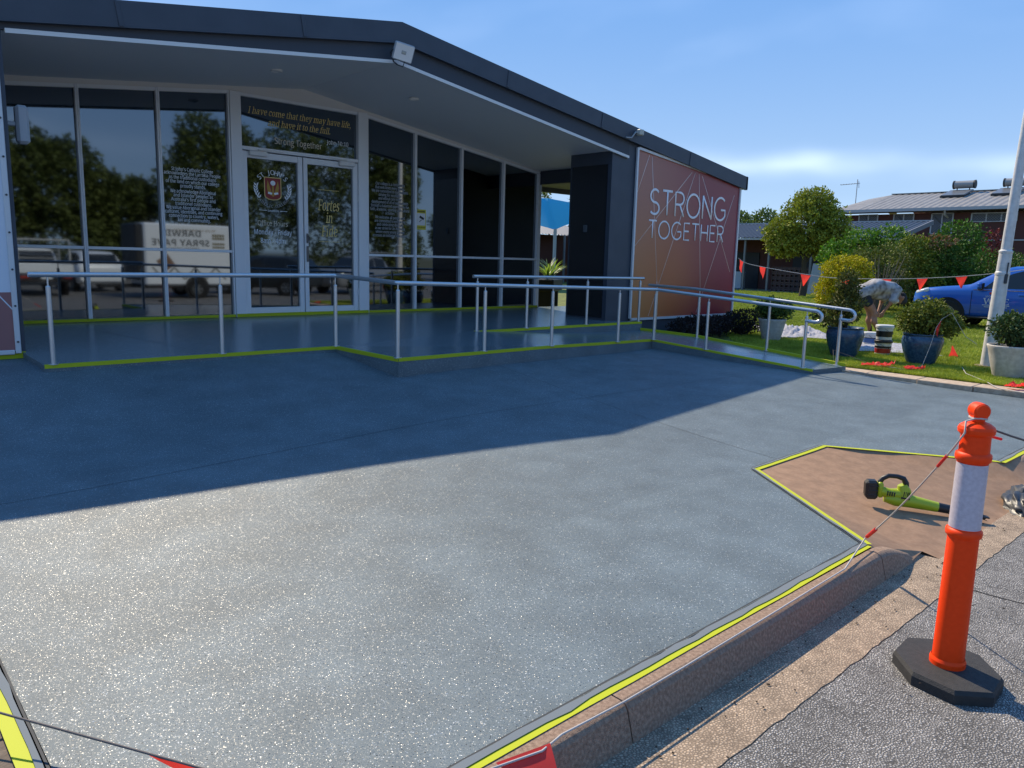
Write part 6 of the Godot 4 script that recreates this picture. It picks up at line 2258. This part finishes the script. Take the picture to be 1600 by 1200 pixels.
	# cap with hair under it, and a paper mask hanging at the mouth
	shape("hair", surface_nets([[hed + Vector3(0.03, 0.03, 0), hed + Vector3(0.065, -0.05, 0), 0.096, 0.085]], 0.010, 0.03), mt("dark hair", 0.012, 0.010, 0.009, 0.8), body)
	var C := [[hed + Vector3(0.055, -0.02, 0), hed + Vector3(0.075, -0.075, 0), 0.097, 0.088], [hed + Vector3(0.02, -0.135, -0.05), hed + Vector3(0.02, -0.135, 0.05), 0.012, 0.012], [hed + Vector3(-0.04, -0.175, -0.04), hed + Vector3(-0.04, -0.175, 0.04), 0.009, 0.009], [hed + Vector3(0.03, -0.13, 0), hed + Vector3(-0.05, -0.18, 0), 0.012, 0.009]]
	shape("cap", surface_nets(C, 0.010, 0.03), mt("dark cap", 0.025, 0.027, 0.035, 0.85), body)
	shape("mask", surface_nets([[hed + Vector3(-0.085, -0.085, -0.03), hed + Vector3(-0.085, -0.085, 0.03), 0.05, 0.05], [hed + Vector3(-0.12, -0.10, 0), hed + Vector3(-0.11, -0.12, 0), 0.035, 0.035]], 0.010, 0.03), mt("mask white", 0.62, 0.62, 0.6, 0.85), body)

# ---------------------------------------------------------------- traffic post
func build_bollard() -> void:
	for i in 2:
		var at := Vector3(3.70, -0.143, -1.01) if i == 0 else Vector3(9.55, -0.143, 3.2)
		var t := thing("bollard", ["orange plastic T-top traffic post on a black rubber base at the kerb", "orange traffic post standing across the lane by the white trailer"][i], "traffic post", at, 0.75, "orange traffic posts")
		var org := mottled("orange plastic", lin(0.93, 0.050, 0.002), lin(1.0, 0.062, 0.004), 0.5, 0.35, 0.02, 0.02, 58)
		org.metallic_specular = 0.35
		var rub := mottled("black rubber", lin(0.018, 0.018, 0.018), lin(0.035, 0.034, 0.033), 0.75, 0.4, 0.02, 0.15, 55)
		var st := begin()
		var poly := PackedVector2Array()
		var poly2 := PackedVector2Array()
		for k in 8:
			var a := TAU * (k + 0.5) / 8.0
			poly.append(Vector2(cos(a) * 0.265, sin(a) * 0.215))
			poly2.append(poly[k] * 0.955)
		slab(st, poly, 0.0, 0.045)
		for k in 8:
			var k2 := (k + 1) % 8
			quad_out(st, Vector3(poly[k].x, 0.045, poly[k].y), Vector3(poly[k2].x, 0.045, poly[k2].y), Vector3(poly2[k2].x, 0.062, poly2[k2].y), Vector3(poly2[k].x, 0.062, poly2[k].y), Vector3(0, 0.0, 0))
			tri_out(st, Vector3(poly2[k].x, 0.062, poly2[k].y), Vector3(poly2[k2].x, 0.062, poly2[k2].y), Vector3(0, 0.064, 0), Vector3(0, 0, 0))
		obj("base", st, rub, t)
		# eight-sided shaft between round rings
		st = begin()
		var seg := func(r0: float, y0: float, r1: float, y1: float) -> void:
			lathe(st, [Vector2(r0, y0), Vector2(r1, y1)], 10)
		lathe(st, [Vector2(0.0, 0.0630), Vector2(0.0738, 0.0630), Vector2(0.0747, 0.0850), Vector2(0.0684, 0.1000)], 28)
		lathe(st, [Vector2(0.0670, 0.0980), Vector2(0.0639, 0.6760)], 14, Transform3D(), false)
		lathe(st, [Vector2(0.0639, 0.6739), Vector2(0.0720, 0.6813), Vector2(0.0738, 0.6951), Vector2(0.0720, 0.7078), Vector2(0.0630, 0.7142)], 28, Transform3D(), false)
		lathe(st, [Vector2(0.0626, 0.7120), Vector2(0.0603, 1.0205)], 28, Transform3D(), false)
		lathe(st, [Vector2(0.0608, 1.0173), Vector2(0.0702, 1.0258), Vector2(0.0720, 1.0417), Vector2(0.0702, 1.0555), Vector2(0.0612, 1.0618)], 28, Transform3D(), false)
		lathe(st, [Vector2(0.0617, 1.0597), Vector2(0.0599, 1.1381)], 14, Transform3D(), false)
		lathe(st, [Vector2(0.0603, 1.1360), Vector2(0.0720, 1.1487), Vector2(0.0738, 1.1646), Vector2(0.0684, 1.1773), Vector2(0.0495, 1.1911), Vector2(0.0270, 1.1985), Vector2(0.028, 1.2176), Vector2(0.0, 1.2176)], 28)
		obj("post", st, org, t)
		st = begin()
		# flattened loop of the head
		var hp := []
		for k in 17:
			var a := TAU * 0.98 * k / 16.0 - 0.25 * TAU
			hp.append(Vector3(0, 1.185 + sin(a) * 0.020, cos(a) * 0.018))
		lathe(st, [Vector2(0.0, -0.036), Vector2(0.028, -0.036), Vector2(0.035, -0.028), Vector2(0.036, 0.0000), Vector2(0.035, 0.0280), Vector2(0.028, 0.036), Vector2(0.0, 0.036)], 24, Transform3D(Basis(Vector3(0, 0, 1), PI / 2), Vector3(0, 1.245, 0)))
		box(st, Vector3(0, 1.225, 0), Vector3(0.06, 0.03, 0.06), 0.008)
		obj("head", st, org, t)
		st = begin()
		lathe(st, [Vector2(0.0641, 0.7184), Vector2(0.0623, 1.0131)], 32, Transform3D(), false)
		obj("reflective_band", st, mottled("reflective sheet", lin(0.46, 0.40, 0.44), lin(0.60, 0.54, 0.58), 0.35, 0.25, 0.02, 0.03, 57), t)

func build_blower() -> void:
	var g := mt("lime plastic", 0.36, 0.43, 0.012, 0.38)
	var k := mt("black plastic part", 0.014, 0.014, 0.015, 0.45)
	var from := Vector3(5.80, -0.055, -2.24)
	var to := Vector3(6.26, -0.123, -1.615)
	var t := thing("leaf_blower", "lime green cordless leaf blower with black battery and nozzle lying on the brown ramp", "leaf blower", from, 0.0)
	var d := (to - from).normalized()
	var up := Vector3(0, 1, 0)
	var zz := d.cross(up).normalized()
	up = zz.cross(d).normalized()
	t.basis = Basis(d, up, zz)
	var st := begin()
	box(st, Vector3(-0.005, 0.105, 0), Vector3(0.085, 0.145, 0.085), 0.016, Basis(Vector3(0, 0, 1), 0.12))
	box(st, Vector3(-0.042, 0.105, 0), Vector3(0.02, 0.11, 0.07), 0.008, Basis(Vector3(0, 0, 1), 0.12))
	for i in 3:
		box(st, Vector3(0.0, 0.07 + i * 0.035, 0.0), Vector3(0.07, 0.008, 0.09), 0.002, Basis(Vector3(0, 0, 1), 0.12))
	obj("battery", st, k, t)
	st = begin(true)
	box(st, Vector3(0.055, 0.115, 0), Vector3(0.04, 0.12, 0.075), 0.012, Basis(Vector3(0, 0, 1), 0.12))
	tube(st, [Vector3(0.06, 0.10, 0), Vector3(0.13, 0.095, 0), Vector3(0.20, 0.10, 0)], [0.040, 0.036, 0.045], 14)
	tube(st, [Vector3(0.205, 0.175, 0), Vector3(0.225, 0.13, 0), Vector3(0.23, 0.07, 0)], [0.034, 0.050, 0.052], 16)
	tube(st, [Vector3(0.10, 0.052, 0), Vector3(0.17, 0.052, 0), Vector3(0.28, 0.058, 0), Vector3(0.40, 0.05, 0), Vector3(0.475, 0.046, 0)], [0.030, 0.048, 0.050, 0.042, 0.038], 16)
	obj("housing", st, g, t)
	st = begin()
	tube(st, [Vector3(0.045, 0.165, 0), Vector3(0.06, 0.20, 0), Vector3(0.10, 0.228, 0), Vector3(0.16, 0.232, 0), Vector3(0.205, 0.222, 0), Vector3(0.228, 0.19, 0), Vector3(0.235, 0.155, 0)], [0.019, 0.018, 0.0175, 0.0175, 0.02, 0.022, 0.022], 12)
	obj("handle", st, k, t)
	st = begin()
	for i in 4:
		box(st, Vector3(0.105 + i * 0.016, 0.10, 0.036), Vector3(0.008, 0.035, 0.012), 0.002)
		box(st, Vector3(0.215 + i * 0.012, 0.115, 0.047), Vector3(0.006, 0.04, 0.008), 0.002)
	box(st, Vector3(0.23, 0.085, 0.049), Vector3(0.06, 0.014, 0.008), 0.002)
	obj("vents", st, k, t)
	st = begin(true)
	tube(st, [Vector3(0.468, 0.046, 0), Vector3(0.56, 0.042, 0), Vector3(0.70, 0.034, 0), Vector3(0.77, 0.027, 0), Vector3(0.81, 0.022, 0)], [0.036, 0.034, 0.029, 0.022, 0.018], 16)
	obj("nozzle", st, k, t)
	st = begin()
	box(st, Vector3(0.79, 0.03, 0), Vector3(0.09, 0.012, 0.058), 0.005)
	obj("nozzle_tip", st, k, t)

# ---------------------------------------------------------------- flag lines
func sag(a: Vector3, b: Vector3, drop: float, n := 16) -> Array:
	var out := []
	for i in n + 1:
		var t := i / float(n)
		out.append(a.lerp(b, t) - Vector3(0, drop * 4.0 * t * (1.0 - t), 0))
	return out

func pennant(parent: Node, at: Vector3, along: Vector3, w: float, h: float, sd: int, m: Material, down := Vector3.DOWN, wave := 0.10) -> void:
	var st := begin(true)
	var n := 8
	var nor := along.cross(down).normalized()
	var g := []
	for i in n + 1:
		var row := []
		for k in n + 1:
			var v := k / float(n)
			var u := (i / float(n) - 0.5) * (1.0 - v * 0.93)
			row.append(at + along * u * w + down * v * h + nor * (wave * h * v * sin(v * 4.0 + u * 5.0 + sd * 1.9)) + along * 0.10 * h * v * sin(sd * 2.3))
		g.append(row)
	for i in n:
		for k in n:
			quad(st, g[i][k], g[i + 1][k], g[i + 1][k + 1], g[i][k + 1])
	obj("flag", st, m, parent)

func build_bunting() -> void:
	var red := mt("flag red", 0.72, 0.045, 0.035, 0.55)
	red.backlight_enabled = true
	red.backlight = Color(0.9, 0.25, 0.2)
	red.cull_mode = BaseMaterial3D.CULL_DISABLED
	var cord := mt("white cord", 0.46, 0.43, 0.40, 0.8)
	var dcord := mt("grey cord", 0.13, 0.11, 0.10, 0.85)
	# across the lawn
	var t := thing("flag_bunting", "line of small red flags strung across the lawn from the wall sign", "bunting")
	var pts := [Vector3(16.42, 1.86, -9.92), Vector3(17.52, 1.79, -10.74), Vector3(17.95, 1.63, -9.88), Vector3(18.4, 1.51, -9.2), Vector3(18.94, 1.44, -8.65), Vector3(19.71, 1.46, -7.53), Vector3(20.3, 1.535, -6.59), Vector3(20.62, 1.64, -5.77), Vector3(20.85, 1.80, -4.9), Vector3(21.2, 2.05, -3.6)]
	pts[1] = Vector3(16.95, 1.74, -9.98)
	var sm := []
	for i in pts.size() - 1:
		var p0: Vector3 = pts[maxi(i - 1, 0)]
		var p3: Vector3 = pts[mini(i + 2, pts.size() - 1)]
		for k in 6:
			sm.append((pts[i] as Vector3).cubic_interpolate(pts[i + 1], p0, p3, k / 6.0))
	sm.append(pts[-1])
	var st := begin()
	tube(st, sm, 0.008, 6)
	obj("cord", st, cord, t)
	var fi := [3, 10, 18, 25, 29, 33, 38, 44, 50]
	for i in fi.size():
		var j: int = fi[i]
		var al: Vector3 = (sm[j + 1] - sm[j - 1]).normalized()
		pennant(t, sm[j], al, 0.25, 0.29, i, red)
	# fallen line over the right blue pot and the grass
	t = thing("flag_bunting", "slack flag line draped over the right blue pot onto the grass", "bunting")
	st = begin()
	var l2 := [Vector3(13.05, 0.10, -5.35), Vector3(12.86, 0.13, -5.02), Vector3(12.95, 0.10, -4.60), Vector3(13.35, 0.10, -4.62), Vector3(13.62, 0.14, -4.63), Vector3(13.72, 0.45, -4.58), Vector3(13.80, 0.75, -4.55), Vector3(13.88, 0.90, -4.50), Vector3(14.0, 1.0, -4.40), Vector3(14.15, 0.62, -4.20), Vector3(14.25, 0.50, -4.05)]
	tube(st, l2, 0.0045, 6)
	obj("cord", st, cord, t)
	pennant(t, Vector3(13.82, 0.80, -4.53), Vector3(0.3, 0.7, 0.3).normalized(), 0.16, 0.20, 3, red)
	st = begin()
	tube(st, [Vector3(12.62, 0.11, -5.25), Vector3(12.45, 0.12, -5.6), Vector3(12.7, 0.32, -5.75), Vector3(12.95, 0.22, -5.55), Vector3(12.95, 0.12, -5.2)], 0.004, 5)
	obj("cord", st, dcord, t)
	for q in [[Vector3(12.72, 0.11, -5.26), 0.3, 0.34, 1], [Vector3(12.86, 0.11, -5.02), 1.3, 0.36, 2], [Vector3(12.92, 0.10, -4.66), 0.6, 0.30, 5]]:
		ground_flag(t, q[0], q[1], q[2], q[3], red)
	st = begin()
	box(st, Vector3(12.58, 0.10, -5.02), Vector3(0.10, 0.03, 0.07), 0.01, Basis(Vector3.UP, 0.5))
	obj("tape_scrap", st, mt("tape yellow", 0.46, 0.49, 0.025, 0.6), t)
	t = thing("flag_bunting", "flag line lying on the grass by the right-hand white pot", "bunting")
	st = begin()
	tube(st, [Vector3(13.9, 0.13, -4.12), Vector3(13.2, 0.12, -3.85), Vector3(12.55, 0.11, -3.38), Vector3(12.15, 0.09, -3.12), Vector3(12.0, 0.08, -2.6)], 0.006, 6)
	obj("cord", st, cord, t)
	ground_flag(t, Vector3(12.25, 0.09, -3.02), 0.9, 0.30, 7, red)
	t = thing("loose_flag", "single red flag standing up from the grass between the pot and the flagpole", "flag", Vector3(15.8, 0.085, -4.85))
	pennant(t, Vector3(0, 0.0, 0), Vector3(0.74, 0.0, 0.67), 0.20, 0.22, 4, red, Vector3(-0.15, 1, -0.12).normalized())
	# on the traffic post
	var top := Vector3(3.70, -0.143 + 1.195, -1.01)
	t = thing("flag_line", "white cord with furled red flags tied from the orange traffic post to the kerb", "bunting")
	st = begin()
	var ring := []
	for i in 13:
		var a := TAU * i / 12.0
		ring.append(top + Vector3(cos(a) * 0.034, 0.020 + 0.002 * sin(3 * a), sin(a) * 0.034))
	tube(st, ring, 0.005, 6)
	tube(st, [top + Vector3(-0.03, 0.02, 0.0), top + Vector3(-0.055, 0.005, -0.03), top + Vector3(-0.085, -0.04, -0.02)] + sag(top + Vector3(-0.09, -0.05, -0.02), Vector3(4.66, 0.06, -1.80), 0.03, 14).slice(1) + [Vector3(4.2, 0.012, -1.715), Vector3(3.35, 0.008, -1.700), Vector3(2.6, 0.006, -1.690), Vector3(2.2, 0.008, -1.688), Vector3(1.85, 0.02, -1.690), Vector3(1.72, 0.03, -1.66), Vector3(1.45, 0.03, -1.72)], 0.0046, 6)
	obj("cord", st, cord, t)
	st = begin()
	tube(st, sag(top + Vector3(0.06, -0.02, -0.02), Vector3(5.6, 0.72, 0.5), 0.12, 14), 0.005, 6)
	obj("cord", st, dcord, t)
	var run := sag(top + Vector3(-0.09, -0.05, -0.02), Vector3(4.66, 0.06, -1.80), 0.03, 40)
	for q in [[34, 39, 0.011], [5, 8, 0.007]]:
		st = begin()
		tube(st, run.slice(q[0], q[1] + 1), q[2], 8)
		obj("furled_flag", st, red, t)
	for p in [[Vector3(3.78, 0.985, -0.99), Vector3(3.85, 0.965, -0.95)]]:
		st = begin()
		tube(st, [p[0], p[1]], 0.006, 8)
		obj("furled_flag", st, red, t)
	pennant(t, Vector3(1.66, 0.035, -1.69), Vector3(-0.97, 0.0, -0.2).normalized(), 0.22, 0.26, 2, red, Vector3(-0.15, -0.45, 0.88).normalized(), 0.03)
	# the near end, slack and low over the new coat
	t = thing("flag_line", "dark slack cord with a red flag in the bottom left corner", "bunting")
	st = begin()
	tube(st, sag(Vector3(0.20, 0.12, -3.2), Vector3(0.85, 0.05, -2.20), 0.0, 8), 0.0042, 6)
	obj("cord", st, dcord, t)
	pennant(t, Vector3(0.72, 0.068, -2.40), Vector3(0.545, -0.06, 0.838).normalized(), 0.24, 0.26, 6, red, Vector3(0.35, -0.2, 0.45).normalized())

func ground_flag(parent: Node, at: Vector3, turn: float, s: float, sd: int, m: Material) -> void:
	var st := begin(true)
	var n := 8
	var g := []
	for i in n + 1:
		var row := []
		for k in n + 1:
			var v := k / float(n)
			var u := (i / float(n) - 0.5) * (1.0 - v * 0.9)
			var p := Vector3(u * s * 0.7, 0.02 + 0.09 * absf(noise.get_noise_2d(u * 3.0 + sd, v * 3.0)) * (1.0 + v), v * s).rotated(Vector3.UP, turn)
			row.append(at + p)
		g.append(row)
	for i in n:
		for k in n:
			quad_out(st, g[i][k], g[i + 1][k], g[i + 1][k + 1], g[i][k + 1], at + Vector3(0, -3, 0))
	obj("flag", st, m, parent)

# ---------------------------------------------------------------- masking tape round the edges of the coat
func lay(pts: Array, step := 0.25) -> Array:
	var out := []
	for i in pts.size() - 1:
		var n := maxi(1, int(pts[i].distance_to(pts[i + 1]) / step))
		for k in n:
			out.append((pts[i] as Vector3).lerp(pts[i + 1], k / float(n)))
	out.append(pts[-1])
	return out

func build_tape() -> void:
	var y := mt("tape yellow", 0.44, 0.47, 0.025, 0.9)
	y.metallic_specular = 0.25
	var painted := mt("painted tape", 0.15, 0.175, 0.19, 0.9)
	var gap := mt("joint")  # dark colour of the painted edge shadow
	var strip := func(label: String, pts: Array, w: float, over := 0.0, side := 0.0) -> void:
		var t := thing("masking_tape", label, "masking tape", Vector3.ZERO, 0.0, "yellow masking tape edging the new coat")
		var st := begin()
		ribbon(st, lay(pts), w, 0.004, w * 0.12)
		obj("tape", st, y, t)
		if over > 0.0:
			var dirn: Vector3 = (pts[-1] - pts[0]).normalized()
			var s := dirn.cross(Vector3.UP).normalized() * side
			var moved := []
			for p in lay(pts, 0.12):
				moved.append(p + s * (w * 0.5))
			st = begin()
			ribbon(st, moved, over, 0.008, over * 0.45)
			obj("painted_edge", st, painted, t)
			moved = []
			for p in lay(pts, 0.2):
				moved.append(p + s * (w * 0.5 + over * 0.5 + 0.008))
			st = begin()
			ribbon(st, moved, 0.010, 0.006, 0.004)
			obj("edge_shadow", st, gap, t)  # dark strip painted in as the shadow along the lip of the coat
	var d := DECK
	strip.call("long yellow tape along the kerb top below the coated floor", [Vector3(0.52, 0, -1.775), Vector3(4.70, 0, -1.795)], 0.045, 0.035, 1.0 * -1.0)
	strip.call("yellow tape with paint smears along the left edge of the floor", [Vector3(0.385, 0, -1.85), Vector3(0.40, 0, -4.2)], 0.06, 0.025, 1.0)
	strip.call("yellow tape down the near edge of the brown kerb ramp", [Vector3(4.72, 0.002, -1.80), Vector3(5.77, 0.002, -3.18)], 0.045, 0.02, -1.0)
	strip.call("short yellow tape across the top of the brown kerb ramp", [Vector3(5.77, 0.002, -3.165), Vector3(7.06, 0.002, -3.195)], 0.055, 0.02, -1.0)
	strip.call("yellow tape down the far edge of the brown kerb ramp", [Vector3(7.06, 0.002, -3.21), Vector3(7.66, 0.002, -2.2), Vector3(7.80, 0.002, -1.91)], 0.05)
	strip.call("yellow tape on the kerb right of the brown ramp", [Vector3(7.80, 0, -1.89), Vector3(12.0, 0, -1.89)], 0.05, 0.03, -1.0)
	# stuck to the upstands: a band just under each edge
	var band := func(label: String, pts: Array, h: float, out: Vector3) -> void:
		var t := thing("masking_tape", label, "masking tape", Vector3.ZERO, 0.0, "yellow masking tape edging the new coat")
		var st := begin()
		var P := lay(pts, 0.3)
		for i in P.size() - 1:
			var n: Vector3 = out
			if out == Vector3.ZERO:
				n = (P[i + 1] - P[i]).cross(Vector3.UP).normalized()
			var e0 := Vector3(0, 0.006 * noise.get_noise_2d(i * 2.1, h * 90.0), 0)
			var e1 := Vector3(0, 0.006 * noise.get_noise_2d((i + 1) * 2.1, h * 90.0), 0)
			var a: Vector3 = P[i] + n * 0.004
			var b: Vector3 = P[i + 1] + n * 0.004
			quad_out(st, a - Vector3(0, h, 0) + e0, b - Vector3(0, h, 0) + e1, b + Vector3(0, 0.004, 0), a + Vector3(0, 0.004, 0), a - n)
			quad_out(st, a + Vector3(0, 0.004, 0), b + Vector3(0, 0.004, 0), b - n * 0.04 + Vector3(0, 0.004, 0), a - n * 0.04 + Vector3(0, 0.004, 0), a - Vector3.UP)
		obj("tape", st, y, t)
	var zf := Vector3(0, 0, 1)
	band.call("yellow tape under the long left run of handrail", [d.a0, d.a1], 0.036, zf)
	band.call("short yellow tape down the step between two rail posts", [d.a1, d.b0], 0.04, Vector3(-1, 0, 0))
	band.call("yellow tape under the middle run of handrail", [d.b0, d.b1, d.b2], 0.036, zf)
	band.call("yellow tape along the near edge of the lawn ramp", [d.b2, d.c1], 0.03, Vector3(-1, 0, 0))
	band.call("yellow tape along the lawn side of the ramp", [d.l3 + Vector3(-0.03, 0.045, 0), d.l2 + Vector3(-0.03, 0.045, 0), d.c2 + Vector3(-0.03, 0.045, 0)], 0.045, Vector3(-1, 0, 0))
	band.call("yellow tape on the upper step edge before the glass", [d.d0, d.d1], 0.04, zf)
	band.call("yellow tape at the foot of the glass left of the door", [Vector3(1.95, 0.642, -12.822), Vector3(5.37, 0.642, -12.822)], 0.04, zf)
	band.call("yellow tape across the sill of the double door", [Vector3(5.38, 0.650, -12.80), Vector3(7.99, 0.650, -12.80)], 0.05, zf)
	band.call("yellow tape at the foot of the glass right of the door", [Vector3(8.02, 0.642, -12.822), Vector3(12.6, 0.642, -12.822)], 0.04, zf)
	band.call("stub of yellow tape at the foot of the left wall", [Vector3(1.40, 0.53, -9.994), Vector3(1.748, 0.53, -9.994)], 0.07, zf)
